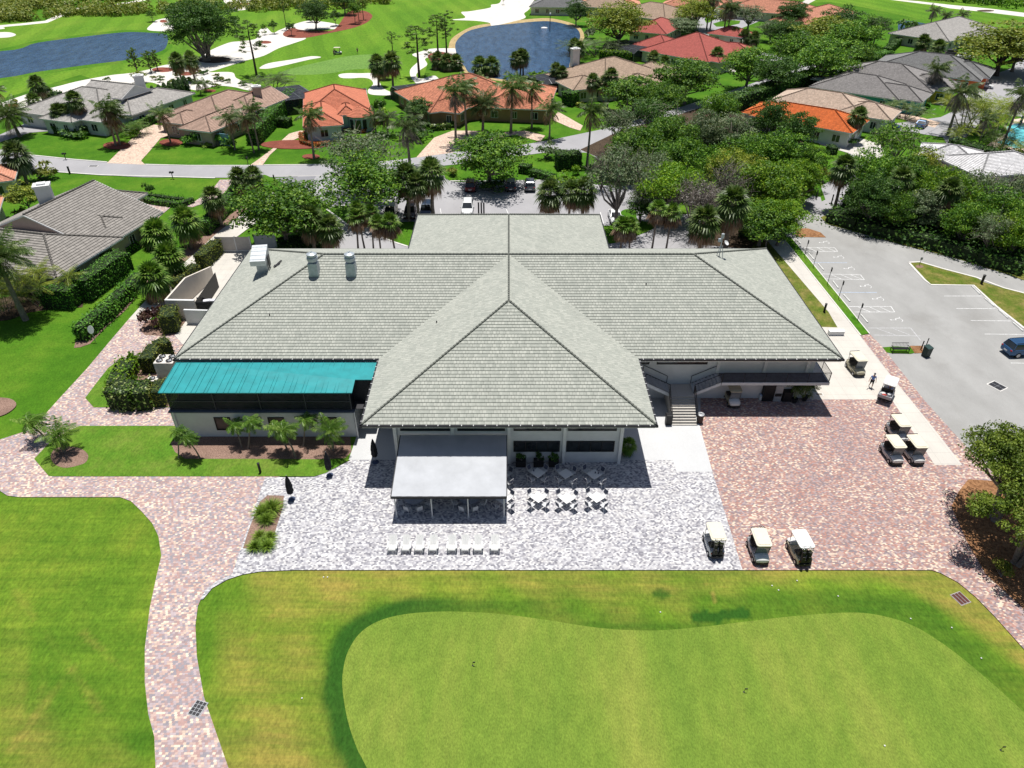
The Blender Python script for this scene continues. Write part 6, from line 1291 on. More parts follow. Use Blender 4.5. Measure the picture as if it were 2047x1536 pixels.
# ================================================================= VEHICLES
CREAMP=M("cream_plastic",(.66,.62,.5),.45,var=.05);WHITEP=M("white_plastic",(.68,.68,.67),.4,var=.05);SILV=M("silver_paint",(.42,.43,.44),.35,.3,var=.08);TAN=M("tan_paint",(.5,.46,.33),.4,var=.06)
SEAT=M("dark_seat",(.05,.045,.04),.7,var=.3);RUB=M("rubber",(.015,.015,.015),.9,var=.2);RIM=M("alloy_rim",(.4,.4,.42),.35,.7,var=.1);REDL=M("red_lens",(.35,.01,.01),.3,var=.1);LENS=M("clear_lens",(.6,.6,.58),.2,var=.05)
WSH=glass("clear_windshield",(.16,.18,.2),.05);SKIN=M("skin",(.4,.24,.17),.6,var=.08)
def cart(label,pos,head,body=WHITEP,roof=CREAMP,cowl=WHITEP,group=None,bags=False,rack=True,bed=False,shield=True):
    """golf cart, front along local -Y"""
    o=thing("golf_cart",label,"golf cart",(pos[0],pos[1],pos[2] if len(pos)>2 else .08),head,group)
    t=MB();t.rbox((0,.15,.42),(1.14,1.9,.3),.12);t.rbox((0,.72,.62),(1.16,.75,.32),.12);t.rbox((-.5,-.62,.45),(.14,.9,.28),.06);t.rbox((.5,-.62,.45),(.14,.9,.28),.06);t.build("body",body,o)
    t=MB();vs=[];
    for (y,z,w) in ((-1.28,.36,.38),(-1.33,.52,.46),(-1.29,.68,.52),(-1.14,.79,.55),(-.88,.86,.54),(-.62,.9,.5)): 
        vs.append([(w*math.sin(a),y+ (0 if True else 0)+.1*(1-math.cos(a)),z-.14*(1-math.cos(a))) for a in [(-1+2*i/8)*1.45 for i in range(9)]])
    for i in range(len(vs)-1):
        for j in range(8): t.face([vs[i][j],vs[i][j+1],vs[i+1][j+1],vs[i+1][j]])
    t.box((0,-.66,.6),(.95,.08,.6));t.build("front_cowl",cowl,o,smooth=False)
    t=MB();t.rbox((0,-1.2,.3),(1.02,.22,.2),.08);t.rbox((0,1.2,.34),(.98,.14,.18),.06);t.build("bumper",BLACKP,o)
    t=MB();t.box((0,-.3,.34),(1.0,1.0,.05));t.build("floor_mat",RUB,o)
    t=MB();t.rbox((0,.35,.8),(1.05,.55,.16),.08);t.build("seat",SEAT,o);t=MB();t.rbox((0,.68,1.08),(1.02,.14,.44),.05,None,rx=-.15);t.build("backrest",SEAT,o)
    t=MB();t.rbox((0,-.02,1.86),(1.2,1.9,.07),.2);t.rbox((0,-.02,1.91),(.98,1.62,.05),.2);t.build("canopy_roof",roof,o)
    for x in (-.52,.52):
        for (y0,y1) in ((-.72,-.86),(.86,.82)): t=MB();t.tube((x,y0,.75),(x*.98,y1,1.84),.022,None,5);t.build("canopy_strut",BLACK,o)
    if shield: t=MB();t.faces([(-.5,-.73,.85),(.5,-.73,.85),(.5,-.85,1.78),(-.5,-.85,1.78),(-.5,-.71,.85),(.5,-.71,.85),(.5,-.83,1.78),(-.5,-.83,1.78)],[(0,1,2,3),(7,6,5,4),(0,4,5,1),(1,5,6,2),(2,6,7,3),(3,7,4,0)]);t.build("windshield",WSH,o)
    t=MB();t.tube((-.25,-.6,.8),(-.25,-.25,1.12),.02);
    for i in range(12): a0,a1=2*PI*i/12,2*PI*(i+1)/12;f=lambda a:(-.25+.17*math.cos(a),-.22+.1*math.sin(a),1.13+.13*math.sin(a));t.tube(f(a0),f(a1),.014,None,4,cap=False)
    t.build("steering_wheel",BLACK,o)
    for x in (-.52,.52):
        for y in (-.82,.78):
            t=MB();t.wheel((x,y,.22),.23,.2);w=t.build("wheel",RUB,o);t=MB();t.wheel((x+(.1 if x>0 else -.1),y,.22),.13,.03);t.build("rim",RIM,w)
    for x in (-.38,.38): t=MB();t.rbox((x,-1.24,.6),(.16,.06,.09),.03);t.build("headlight",LENS,o);t=MB();t.rbox((x*1.2,1.11,.62),(.12,.05,.14),.03);t.build("taillight",REDL,o)
    if bed:
        t=MB();t.box((0,1.15,.72),(1.25,1.15,.05));
        for x in (-.62,.62): t.box((x,1.15,.88),(.05,1.15,.3))
        t.box((0,1.72,.88),(1.25,.05,.3));t.build("cargo_bed",GREYM,o)
    else:
        t=MB();t.box((0,1.0,.62),(.9,.34,.3));
        if rack: t.tube((-.5,.98,1.92),(.5,.98,1.92),.03);t.tube((-.5,.98,1.5),(.5,.98,1.5),.02);t.tube((-.5,.98,1.5),(-.5,.98,1.92),.02);t.tube((.5,.98,1.5),(.5,.98,1.92),.02)
        t.build("bag_rack",BLACKP,o)
    return o
def bagset(label,pos,head,col,grp=None):
    a=head;o=thing("golf_bag",label,"golf bag",pos,head,grp);t=MB();t.path([(0,.12,0),(0,.06,.45),(0,0,.9)],[.15,.14,.16],10);t.rbox((0,.22,.4),(.2,.14,.4),.05);t.build("bag_body",col,o)
    t=MB()
    for i in range(6): x=.1*math.cos(i*1.05);y=.1*math.sin(i*1.05);t.tube((x,y-.0,.85),(x*1.3,y*1.3-.05,1.15+.06*(i%3)),.012,None,4);t.rbox((x*1.3,y*1.3-.05,1.18+.06*(i%3)),(.08,.06,.06),.02)
    t.build("club_heads",M("club_steel",(.4,.4,.42),.3,.8),o);return o
cg="golf carts parked on the paving"
def gp(x,y,z=.08): p=at(x,y);return (p.x,p.y,z)
PXc=gp(1424,1097);cart("white golf cart on the grey pavers, rear turned to the camera",PXc,PI+.02,rack=False,shield=False)
bagset("black golf bag on the back of the cart on the grey pavers",(PXc[0]+.2,PXc[1]-1.05,.72),PI,BLACKP);bagset("dark golf bag with grey pocket on the cart on the grey pavers",(PXc[0]-.22,PXc[1]-1.05,.72),PI,SEAT)
PXc=gp(1512,1108);cart("golf cart facing the camera where grey and red pavers meet",PXc,.0,body=SILV);bagset("golf bag with white headcovers behind the canopy of the cart between the two pavings",(PXc[0]+.3,PXc[1]+1.15,.7),0,WHITEP)
PXc=gp(1594,1112);cart("golf cart with red tail lights at the turf edge, seen from behind",PXc,PI+.08,body=TAN,roof=WHITEP,rack=False,shield=False);bagset("left black golf bag on the cart with red tail lights",(PXc[0]-.2,PXc[1]-1.02,.72),PI,BLACKP);bagset("right black golf bag on the cart with red tail lights",(PXc[0]+.25,PXc[1]-1.02,.72),PI,BLACKP)
cart("hindmost cart of the three clustered beside the concrete strip",gp(1789,873),.05,group=cg,body=SILV);cart("front left cart of the three clustered beside the concrete strip",gp(1778,915),.05,group=cg,body=SILV);cart("front right cart of the three clustered beside the concrete strip",gp(1820,915),.05,group=cg,body=SILV)
cart("tan golf cart on the concrete beside the walking man",gp(1707,743),.08,body=TAN,cowl=TAN);cart("tan-roofed golf cart parked in the shade beside the stairs",gp(1461,804),.0,body=TAN,roof=TAN)
cart("silver golf cart half hidden behind the potted palms under the deck",gp(1611,782),-.5,body=SILV,roof=SILV)
a=at(1764,806);b_=at(1778,776);h=math.atan2(b_.y-a.y,b_.x-a.x)+PI/2
ce=at(1770,793);cart("white utility cart with an open cargo bed loaded with towels",(ce.x,ce.y,.08),h,roof=WHITEP,bed=True,rack=False,shield=False)
hd=Vector((math.sin(h)*-1,math.cos(h),0))
for k,(dx,dy,c,l) in enumerate(((-.3,1.0,WHITEP,"left white towel bundle in the utility cart bed"),(.25,1.2,WHITEP,"right white towel bundle in the utility cart bed"),(.1,1.45,M("red_cloth",(.4,.06,.05),.8),"red cooler bag in the utility cart bed"))):
    r=Matrix.Rotation(h,3,'Z')@Vector((dx,dy,0));o=thing("towel_bundle" if k<2 else "cooler_bag",l,"bundle",(ce.x+r.x,ce.y+r.y,.83));MB().rbox((0,0,.14),(.42,.36,.28),.12).build("bundle_body",c,o);MB().tube((-.1,0,.27),(.1,0,.3),.03).build("knot",c,o)
cart("distant golf cart standing on the far fairway",(*at(675,109).xy,.03),1.6,body=SILV,rack=False)
def car(label,pos,head,col,kind="suv",z=.07,name="parked_car",grp=None):
    """passenger car, front along local +X"""
    o=thing(name,label,"car",(pos[0],pos[1],z),head,grp);S_=kind=="suv";L=4.7;W=1.86;H=1.68 if S_ else 1.44;zb=.28;belt=1.02 if S_ else .92
    st=[(-L/2,.74,.5,belt-.16),(-L/2+.08,.84,.32,belt-.02),(-L/2+.5,.92,zb,belt+.02),(-.6,.93,zb,belt),(.7,.93,zb,belt-.01),(1.25,.91,zb,belt-.06),(L/2-.5,.88,zb,belt-.2),(L/2-.12,.8,.32,belt-.3),(L/2,.66,.45,belt-.42)]
    t=MB();R=[]
    for x,w,z0,z1 in st: R.append([(x,-w*.9,z0),(x,-w,z0+.14),(x,-w*1.0,(z0+z1)/2),(x,-w*.95,z1-.06),(x,-w*.82,z1),(x,w*.82,z1),(x,w*.95,z1-.06),(x,w,(z0+z1)/2),(x,w,z0+.14),(x,w*.9,z0)])
    for i in range(len(R)-1):
        for j in range(10): k=(j+1)%10;t.face([R[i][j],R[i][k],R[i+1][k],R[i+1][j]])
    t.face(R[0][::-1]);t.face(R[-1]);t.build("body",col,o)
    xr,xf=(-L/2+.18,1.15) if S_ else (-L/2+.75,1.1);tr,tf=(-L/2+.5,.35) if S_ else (-.95,.25);b=belt-.01;w0,w1=.82,.66
    def gh(x0,x1,y0,z0,X0,X1,y1,z1): return [(x0,-y0,z0),(x1,-y0,z0),(x1,y0,z0),(x0,y0,z0),(X0,-y1,z1),(X1,-y1,z1),(X1,y1,z1),(X0,y1,z1)]
    t=MB();t.faces(gh(xr,xf,w0,b,tr,tf,w1,H-.05),[(0,1,5,4),(1,2,6,5),(2,3,7,6),(3,0,4,7)]);t.build("windows",GLASS,o)
    t=MB();t.faces(gh(tr-.05,tf+.06,w1+.03,H-.07,tr+.08,tf-.12,w1-.06,H),[(0,1,5,4),(1,2,6,5),(2,3,7,6),(3,0,4,7),(4,5,6,7),(3,2,1,0)])
    for sy in (-1,1):
        for (xb,xt) in ((xr,tr),(xf,tf),((xr+xf)/2-.1,(tr+tf)/2)): t.tube((xb,sy*w0,b),(xt,sy*w1,H-.05),.035,None,4)
    t.build("roof",col,o)
    if S_:
        t=MB()
        for sy in (-1,1): t.tube((tr,sy*.6,H+.03),(tf-.15,sy*.6,H+.03),.02,None,4)
        t.build("roof_rail",BLACK,o)
    for x in (-1.4,1.42):
        for sy in (-1,1):
            t=MB();t.wheel((x,sy*.83,.33),.34,.22,ax=1);w=t.build("wheel",RUB,o);t=MB();t.wheel((x,sy*.95,.33),.22,.02,ax=1);t.build("rim",RIM,w)
    for sy in (-1,1):
        t=MB();t.rbox((L/2-.16,sy*.62,belt-.32),(.2,.34,.12),.05);t.build("headlight",LENS,o);t=MB();t.rbox((-L/2+.06,sy*.68,belt-.14),(.12,.26,.16),.04);t.build("taillight",REDL,o)
        t=MB();t.rbox((.85,sy*1.0,belt+.08),(.14,.2,.14),.04);t.build("side_mirror",col,o)
    t=MB();t.box((-L/2-.01,0,.62),(.02,.5,.13));t.build("number_plate",WHITE2,o);return o
def P_(n,c,m=.35): return M(n,c,.25,m,var=.06,spec=.6)
UP=PI/2;DN=-PI/2
for (x,y,h,c,k,l) in ((941,378,UP,P_("maroon_paint",(.12,.02,.025)),"suv","dark red sport utility vehicle left of the single rounded tree"),(1021,377,UP,P_("charcoal_paint",(.05,.052,.058)),"suv","dark grey sport utility vehicle just right of the single rounded tree"),(1059,377,UP,P_("graphite_paint",(.09,.095,.11)),"suv","graphite vehicle with a pale sunroof, rightmost of the three by the lawn island"),
 (935,424,DN,P_("white_paint",(.7,.71,.72),0),"suv","white sport utility vehicle with its windscreen above the porte-cochere ridge"),(782,433,DN,P_("olive_paint",(.3,.27,.17)),"suv","olive tan sport utility vehicle behind the brown-fronded palms"),(821,432,DN,P_("bronze_paint",(.07,.04,.035)),"suv","black and bronze vehicle between two palm trunks"),(853,428,DN,P_("navy_paint",(.03,.05,.09)),"suv","dark blue vehicle at the left corner of the porte-cochere roof"),
 (1229,441,DN,P_("white_paint",(.7,.71,.72),0),"sedan","white sedan partly behind the grey-limbed tree"),(2044,707,.12,P_("blue_paint_car",(.03,.09,.2)),"suv","blue sport utility vehicle cut by the right picture edge"),(1964,176,-.55,P_("white_paint",(.7,.71,.72),0),"sedan","white sedan on the drive by the orange end wall"),
 (1775,257,-.5,P_("bright_blue_paint",(.02,.05,.25)),"sedan","bright blue sedan before the cream-tiled house"),(1841,254,.9,P_("steel_blue_paint",(.06,.12,.22)),"sedan","steel blue sedan at the end of the paver drive"),(1650,268,-1.9,P_("white_paint",(.7,.71,.72),0),"sedan","left car under the vivid orange carport roof"),(1671,270,-1.9,P_("pearl_paint",(.5,.5,.48),.1),"sedan","right car under the vivid orange carport roof"),
 (1905,112,-.4,P_("charcoal_paint",(.05,.052,.058)),"suv","dark vehicle under the olive oak at the top right"),(1928,118,-.4,P_("white_paint",(.7,.71,.72),0),"sedan","pale vehicle beside the dark one under the olive oak")):
    car(l,at(x,y),h,c,k)
q=at(1423,37);o=thing("delivery_truck","small white box truck on the far street behind the royal palms","truck",(q.x,q.y,.06),1.9)
t=MB();t.rbox((-.6,0,1.75),(4.2,2.1,2.4),.08);t.build("cargo_box",WHITE2,o);t=MB();t.rbox((2.3,0,1.2),(1.6,1.9,1.7),.25,top=.85);t.build("cab",WHITE2,o);t=MB();t.box((3.0,0,1.6),(.3,1.6,.6),ry=-.2);t.build("windshield",GLASS,o)
for x in (-1.8,2.2):
    for y in (-.9,.9): t=MB();t.wheel((x,y,.4),.4,.25,ax=1);t.build("wheel",RUB,o)
# ================================================================= PATIO FURNITURE
ALU=M("white_aluminium",(.6,.61,.63),.4,.2,var=.06);SLING=M("navy_sling",(.07,.08,.12),.7,var=.15);SLINGW=M("white_sling",(.55,.56,.58),.7,var=.1)
def mk_adir():
    o=thing("adirondack_chair","x","chair",(0,0,.08));
    for k in range(5): 
        x=(k-2)*.115;t=MB();t.faces([(x-.052,.14,.34),(x+.052,.14,.34),(x*1.12+.055,.74,.92-.04*abs(k-2)),(x*1.12-.055,.74,.92-.04*abs(k-2)),(x-.052,.16,.31),(x+.052,.16,.31),(x*1.12+.055,.76,.89-.04*abs(k-2)),(x*1.12-.055,.76,.89-.04*abs(k-2))],[(0,1,2,3),(7,6,5,4),(0,4,5,1),(1,5,6,2),(2,6,7,3),(3,7,4,0)]);t.build("back_slat",WHITEP,o)
    t=MB()
    for k in range(5): t.box((0,-.36+k*.12,.42-k*.02),(.56,.105,.025),rx=-.16)
    t.box((0,-.44,.36),(.56,.025,.1));t.build("seat",WHITEP,o)
    for x in (-.34,.34): t=MB();t.rbox((x,-.08,.6),(.13,.74,.03),.05);t.build("armrest",WHITEP,o)
    for x in (-.3,.3): t=MB();t.box((x,-.4,.29),(.04,.09,.6));t.build("leg",WHITEP,o);t=MB();t.faces([(x-.02,-.42,.32),(x+.02,-.42,.32),(x+.02,.6,0),(x-.02,.6,0),(x-.02,-.42,.42),(x+.02,-.42,.42),(x+.02,.6,.08),(x-.02,.6,.08)],[(0,3,2,1),(4,5,6,7),(0,1,5,4),(2,3,7,6),(1,2,6,5),(3,0,4,7)]);t.build("leg",WHITEP,o)
    return o
A0=mk_adir();ORD=["leftmost","second from the left","third from the left","fourth from the left","fifth from the left","sixth from the left","seventh from the left","rightmost"]
for k,x in enumerate((786,813,839,867,904,930.5,956,989)):
    p=at(x,1100);o=A0 if k==0 else dup(A0)
    o.location=(p.x,p.y,.08);o.rotation_euler=(0,0,0);o['label']="white slatted lounge chair, %s in the row of eight facing the turf"%ORD[k];o['group']="white slatted lounge chairs in a row"
def mk_chair(sl,seatm):
    o=thing("patio_chair","x","chair",(0,0,.08))
    t=MB();t.rbox((0,0,.44),(.46,.46,.04),.06);t.build("seat",seatm,o);t=MB();t.rbox((0,.26,.72),(.42,.03,.44),.012,None,rx=-.18);t.build("backrest",sl,o)
    for x in (-.23,.23):
        t=MB();t.path([(x,-.24,0),(x,-.2,.42),(x,-.18,.64),(x,.18,.66)],.014,5);t.build("armrest",ALU,o)
        t=MB();t.path([(x,.3,0),(x,.2,.42),(x*.95,.32,.96)],.014,5);t.build("leg",ALU,o)
    t=MB();t.tube((-.22,.32,.96),(.22,.32,.96),.014);t.tube((-.23,-.2,.42),(.23,-.2,.42),.012);t.build("frame_bar",ALU,o);return o
CH=mk_chair(SLING,SLINGW);used=[CH]
def put_chair(x,y,rz,label,grp,src=None):
    o=(src or CH) if (src or CH) in used else dup(src or CH)
    if (src or CH) in used: used.remove(src or CH)
    o.location=(x,y,.08);o.rotation_euler=(0,0,rz);o['label']=label;o['group']=grp;return o
TT=M("white_table_top",(.75,.75,.75),.25,var=.04,spec=1.0)
def sq_table(px,py,label,rot,chairs,cl):
    c=at(px,py,.83);o=thing("square_table",label,"table",(c.x,c.y,.08),rot,"square patio tables")
    t=MB();t.rbox((0,0,.735),(.95,.95,.03),.04);t.build("tabletop",TT,o);t=MB();t.tube((0,0,.03),(0,0,.72),.04);t.build("pedestal",ALU,o);t=MB();t.box((0,0,.02),(.6,.08,.04),rz=PI/4);t.box((0,0,.021),(.08,.6,.035),rz=PI/4);t.build("foot",ALU,o)
    for k,(a,d) in enumerate(chairs):
        th=a+rot;put_chair(c.x+math.cos(th)*d,c.y+math.sin(th)*d,th-PI/2,"%s chair at the %s"%(("right rear","left rear","left front","right front")[k],cl),"sling chairs around the square tables")
Q=PI/2
for px,py,rot,l,cl,ch in ((1075,945,PI/4,"leftmost white square table in the building's shade","leftmost shaded square table",[(0,.8),(Q,.8),(2*Q,.8),(3*Q,.8)]),(1131,947,PI/4-.12,"middle white square table in the building's shade","middle shaded square table",[(0,.78),(Q,.85),(2*Q,.8),(3*Q,.9)]),(1188,948,PI/4-.1,"rightmost white square table in the shade, with cups on it","rightmost shaded square table",[(0,.8),(Q,.95),(2*Q,.85),(3*Q,.9)]),
  (1076,994,PI/4,"leftmost sunlit white square table on the grey pavers","leftmost sunlit square table",[(0,.78),(Q,.78),(2*Q,.82),(3*Q,.82)]),(1133,996,PI/4-.1,"middle sunlit white square table on the grey pavers","middle sunlit square table",[(0,.8),(Q,.8),(2*Q,.82),(3*Q,.82)]),(1193,994,PI/4-.12,"rightmost sunlit white square table on the grey pavers","rightmost sunlit square table",[(0,.82),(Q,.82),(2*Q,.9),(3*Q,.85)]),
  (1006,997,PI/4,"white square table half under the awning's right edge","square table at the awning's right edge",[(0,.82),(Q,.82),(2*Q,.85),(3*Q,.85)]),(1004,950,PI/4,"white square table under the awning against the building","square table under the awning by the wall",[(0,.82),(Q,.82),(2*Q,.85),(3*Q,.85)])):
    sq_table(px,py,l,rot,ch,cl)
def rd_table(px,py,label,cl):
    c=at(px,py,.83);o=thing("round_table",label,"table",(c.x,c.y,.08),0,"round tables under the awning")
    t=MB();t.lathe((0,0,0),[(.9,.72),(.92,.735),(.9,.75)],28);t.build("tabletop",M("grey_table_top",(.3,.33,.4),.4,var=.05),o);t=MB();t.tube((0,0,.03),(0,0,.72),.05);t.build("pedestal",ALU,o)
    for k in range(8): a=2*PI*(k+.5)/8;put_chair(c.x+math.cos(a)*1.28,c.y+math.sin(a)*1.28,a-PI/2,"one of the white folding chairs ringing the %s"%cl,"chairs ringing the %s"%cl,CH2)
CH2=mk_chair(M("pale_sling",(.5,.52,.56),.7),SLINGW);used.append(CH2)
rd_table(829,992,"left round table under the white awning","left round table");rd_table(938,992,"right round table under the white awning","right round table")
for k,(px,py,l) in enumerate(((1067,941,"cup on the leftmost shaded table"),(1191,939,"tall cup on the rightmost shaded table"),(1196,946,"dark cup on the rightmost shaded table"),(1190,945,"bottle on the rightmost shaded table"))):
    c=at(px,py,.9);t=MB();t.lathe((0,0,0),[(.045,0),(.055,.14),(.05,.15)],10);o=t.build("cup",M("dark_cup",(.04,.05,.09),.4) if k!=1 else WHITEP);o.location=(c.x,c.y,.832);tag(o,l,"cup")
FAB=M("black_canvas",(.012,.013,.018),.8,var=.3,scale=8)
for px,py,l in ((751,926,"closed black umbrella beside the awning, at the shadow edge"),(660,952,"closed black umbrella at the tip of the lawn"),(584,1000,"closed black umbrella nearest the grassy patio bed")):
    p=at(px,py);o=thing("closed_umbrella",l,"umbrella",(p.x,p.y,.09),0,"closed black umbrellas")
    t=MB();t.lathe((0,0,0),[(.3,0),(.3,.06),(.08,.1),(.05,.25)],16);t.build("base",M("umbrella_base",(.05,.07,.13),.5),o);t=MB();t.tube((0,0,.1),(0,0,2.75),.022);t.build("pole",ALU,o)
    t=MB();n=14;prof=[(.14,.7),(.25,.9),(.22,1.25),(.24,1.45),(.19,1.9),(.13,2.3),(.03,2.72)];vs=[];
    for r,z in prof: vs+=[((r*(1+.28*(i%2)))*math.cos(2*PI*i/n),(r*(1+.28*(i%2)))*math.sin(2*PI*i/n),z) for i in range(n)]
    t.faces(vs,[(l_*n+i,l_*n+(i+1)%n,(l_+1)*n+(i+1)%n,(l_+1)*n+i) for l_ in range(len(prof)-1) for i in range(n)]+[tuple(range(n))[::-1]]);t.build("canopy",FAB,o)
for px,l in ((1041,"left dark planter against the clubhouse wall"),(1076,"middle dark planter against the clubhouse wall"),(1106,"right dark planter against the clubhouse wall")):
    p=at(px,925);o=thing("planter_box",l,"planter",(p.x,47.75,.08),0,"dark planters along the wall");t=MB();t.box((0,0,.35),(.9,.5,.7));t.build("box",BLACKP,o)
    pl_=plant('shrub',l.replace("dark planter","low plant in the planter").replace("left low","leafy left low").replace("middle low","leafy middle low").replace("right low","leafy right low"),"plant",(p.x,47.75,.75),.75,.5,L_DARK,name="potted_plant")
plant('fanlow',"potted palm at the right corner of the clubhouse front","palm",(at(1253,915).x,at(1253,915).y+.2,.1),1.9,.9,L_PALMB,name="potted_palm");plant('feather',"left potted palm under the deck",'palm',(*at(1586,804).xy,.09),2.3,1.0,L_PALM,name="potted_palm",deadmat=L_PALM);plant('feather',"right potted palm under the deck",'palm',(*at(1606,800).xy,.09),2.5,1.1,L_PALM,name="potted_palm",deadmat=L_PALM)
for px,py,l in ((1587,806,"left black plant pot under the deck"),(1607,802,"right black plant pot under the deck")):
    p=at(px,py);t=MB();t.lathe((0,0,0),[(.2,0),(.3,.45),(.32,.5),(.26,.5)],14);o=t.build("plant_pot",BLACKP);o.location=(p.x,p.y,.08);tag(o,l,"pot")
# storage under the deck
def under(name,label,cat,px,py,sx,sy,h,mat,parts=None):
    p=at(px,py);o=thing(name,label,cat,(p.x,p.y+sy/2,.08));MB().box((0,0,h/2),(sx,sy,h)).build("cabinet",mat,o)
    for (z,hh,m,nm) in (parts or []): MB().box((0,-sy/2-.012,z),(sx-.08,.03,hh)).build(nm,m,o)
    MB().box((0,0,h+.02),(sx+.06,sy+.06,.04)).build("top",mat,o);return o
under("storage_locker","grey four-drawer locker stack in the middle under the deck","locker",1552,804,.75,.9,1.9,M("locker_grey",(.42,.44,.46),.5),[(.35,.38,GREYM,"drawer_front"),(.8,.38,BLACKP,"drawer_front"),(1.25,.38,GREYM,"drawer_front"),(1.68,.36,GREYM,"drawer_front")])
under("black_cabinet","black cabinet left of the grey locker under the deck","cabinet",1533,804,1.1,.9,1.9,BLACKP,[(1.0,1.6,BLACK,"cabinet_door")]);under("black_counter","low black counter right of the grey locker under the deck","counter",1572,805,.9,.8,1.1,BLACKP,[(.55,.9,BLACK,"cabinet_door")])
p=at(1520,800);o=thing("water_cooler","small white drinks cooler beside the black cabinet","cooler",(p.x,p.y,.08));MB().lathe((0,0,0),[(.2,0),(.2,.5),(.17,.55)],14).build("barrel",WHITEP,o);MB().lathe((0,0,.52),[(.19,.03),(.19,.08),(.05,.12)],14).build("lid",M("blue_lid",(.3,.4,.6),.5),o)
# bins by the stairs
p=at(1336,852);o=thing("trash_bin","square black waste bin left of the stair foot","bin",(p.x,p.y+.25,.09));MB().box((0,0,.5),(.55,.55,1.0),None,taper=1.08).build("bin_body",BLACKP,o);MB().rbox((0,0,1.08),(.62,.62,.2),.08).build("lid",BLACK,o)
p=at(1399,849);o=thing("trash_bin","round brown litter bin with a grey ring top right of the stairs","bin",(p.x,p.y+.25,.08));MB().lathe((0,0,0),[(.26,0),(.3,.1),(.32,.95)],18).build("bin_body",M("brown_bin",(.06,.035,.03),.6),o);MB().lathe((0,0,.95),[(.33,0),(.34,.06),(.2,.12),(.14,.1),(.13,.02)],18).build("ring_top",GREYM,o)
# bench and bins beside the lot
p=at(1798,706);o=thing("park_bench","black slatted bench on the small grass patch by the lot","bench",(p.x,p.y+.1,.1),0)
t=MB()
for k in range(4): t.box((0,-.2+.13*k,.45),(1.9,.1,.03))
t.build("seat",BLACK,o);t=MB()
for k in range(12): t.tube((-.86+k*.156,.28,.48),(-.86+k*.156,.4,.92),.014,None,4)
t.tube((-.94,.4,.93),(.94,.4,.93),.03);t.build("backrest",BLACK,o)
for x in (-.9,.9): t=MB();t.box((x,-.22,.22),(.06,.06,.44));t.box((x,.3,.22),(.06,.06,.44));t.build("leg",BLACK,o);t=MB();t.box((x,.02,.66),(.07,.6,.04));t.box((x,-.24,.55),(.05,.05,.22));t.build("armrest",BLACK,o)
p=at(1852,716);o=thing("litter_bin","dark green square litter bin with a sloping top at the end of the bench patch","bin",(p.x,p.y+.3,.07),.35);MB().box((0,0,.55),(.62,.62,1.1),None,taper=1.1).build("bin_body",M("dark_green_bin",(.012,.03,.025),.5),o);MB().box((0,.02,1.16),(.74,.74,.1),None,rx=.12).build("lid",M("green_lid",(.03,.06,.055),.4),o)
def post(label,px,py,h,r=.07,name="bollard",cat="bollard",z=.06,sq=False,cap=None,grp=None):
    p=at(px,py);o=thing(name,label,cat,(p.x,p.y,z),0,grp);t=MB()
    (t.box((0,0,h/2),(r*2,r*2,h)) if sq else t.tube((0,0,0),(0,0,h),r,None,12));t.build("post",BLACK,o);t=MB();t.lathe((0,0,h),[(r*1.15,0),(r*1.15,.06),(r*.6,.1)],12);t.build("cap",cap or DARKM,o);return o
post("left black post behind the litter bin",1840,701,1.1,.06,grp=None);post("right black post behind the litter bin",1849,697,1.2,.05)
post("black path light on the lawn in front of the porch bed",521,946,1.0,.11,name="path_light",cat="path light",z=.1);post("black bollard on the street verge left of the gabled house",140,348,1.2,.16);post("black bollard at the lot island tip",1961,569,1.2,.16,z=.1);post("black bollard beside the screen wall",1647,625,1.1,.13);post("short black bollard at the court entrance",549,365,1.2,.12)
post("left lantern post at the driveway mouth by the wood",1631,399,1.5,.1,name="lantern_post",cat="post");post("right lantern post at the driveway mouth by the wood",1661,410,1.6,.1,name="lantern_post",cat="post")
for k,px in enumerate((957,962.5,967.5)): post("brown post, %s of three rising behind the porte-cochere ridge"%("leftmost","middle","rightmost")[k],px,430,1.9,.12,name="timber_post",cat="post")
o=post("small sign post on the mulch at the tip of the lot island",1837,532,1.1,.03,name="sign_post",cat="sign",z=.1);MB().box((0,-.03,1.0),(.3,.03,.36)).build("sign_plate",GREYM,o)
p=at(191,684);o=thing("oval_sign","white oval sign on a thin pole at the foot of the diagonal hedge","sign",(p.x,p.y,.03));MB().tube((0,0,0),(0,0,1.5),.03).build("pole",GREYM,o);t=MB();t.lathe((0,0,0),[(.01,-.02),(.34,-.02),(.34,.02),(.01,.02)],20,sy=1.4);q=t.build("sign_plate",WHITE2,o);q.location=(0,0,1.6);q.rotation_euler=(PI/2-.3,0,.1)
for k,(px,py,l) in enumerate(((132,320,"dark mailbox pair on the far kerb before the white-roofed house"),(346,358,"dark mailbox pair on the near kerb above the front lawn"),(496,328,"dark mailbox by the walk of the coral-roofed house"))):
    p=at(px,py);o=thing("mailbox",l,"mailbox",(p.x,p.y,.06));MB().box((0,0,.5),(.1,.1,1.0)).build("post",BLACK,o)
    for x in ((-.22,.22) if k<2 else (0,)): t=MB();t.rbox((x,0,1.12),(.28,.5,.26),.1);t.build("letter_box",BLACK,o)
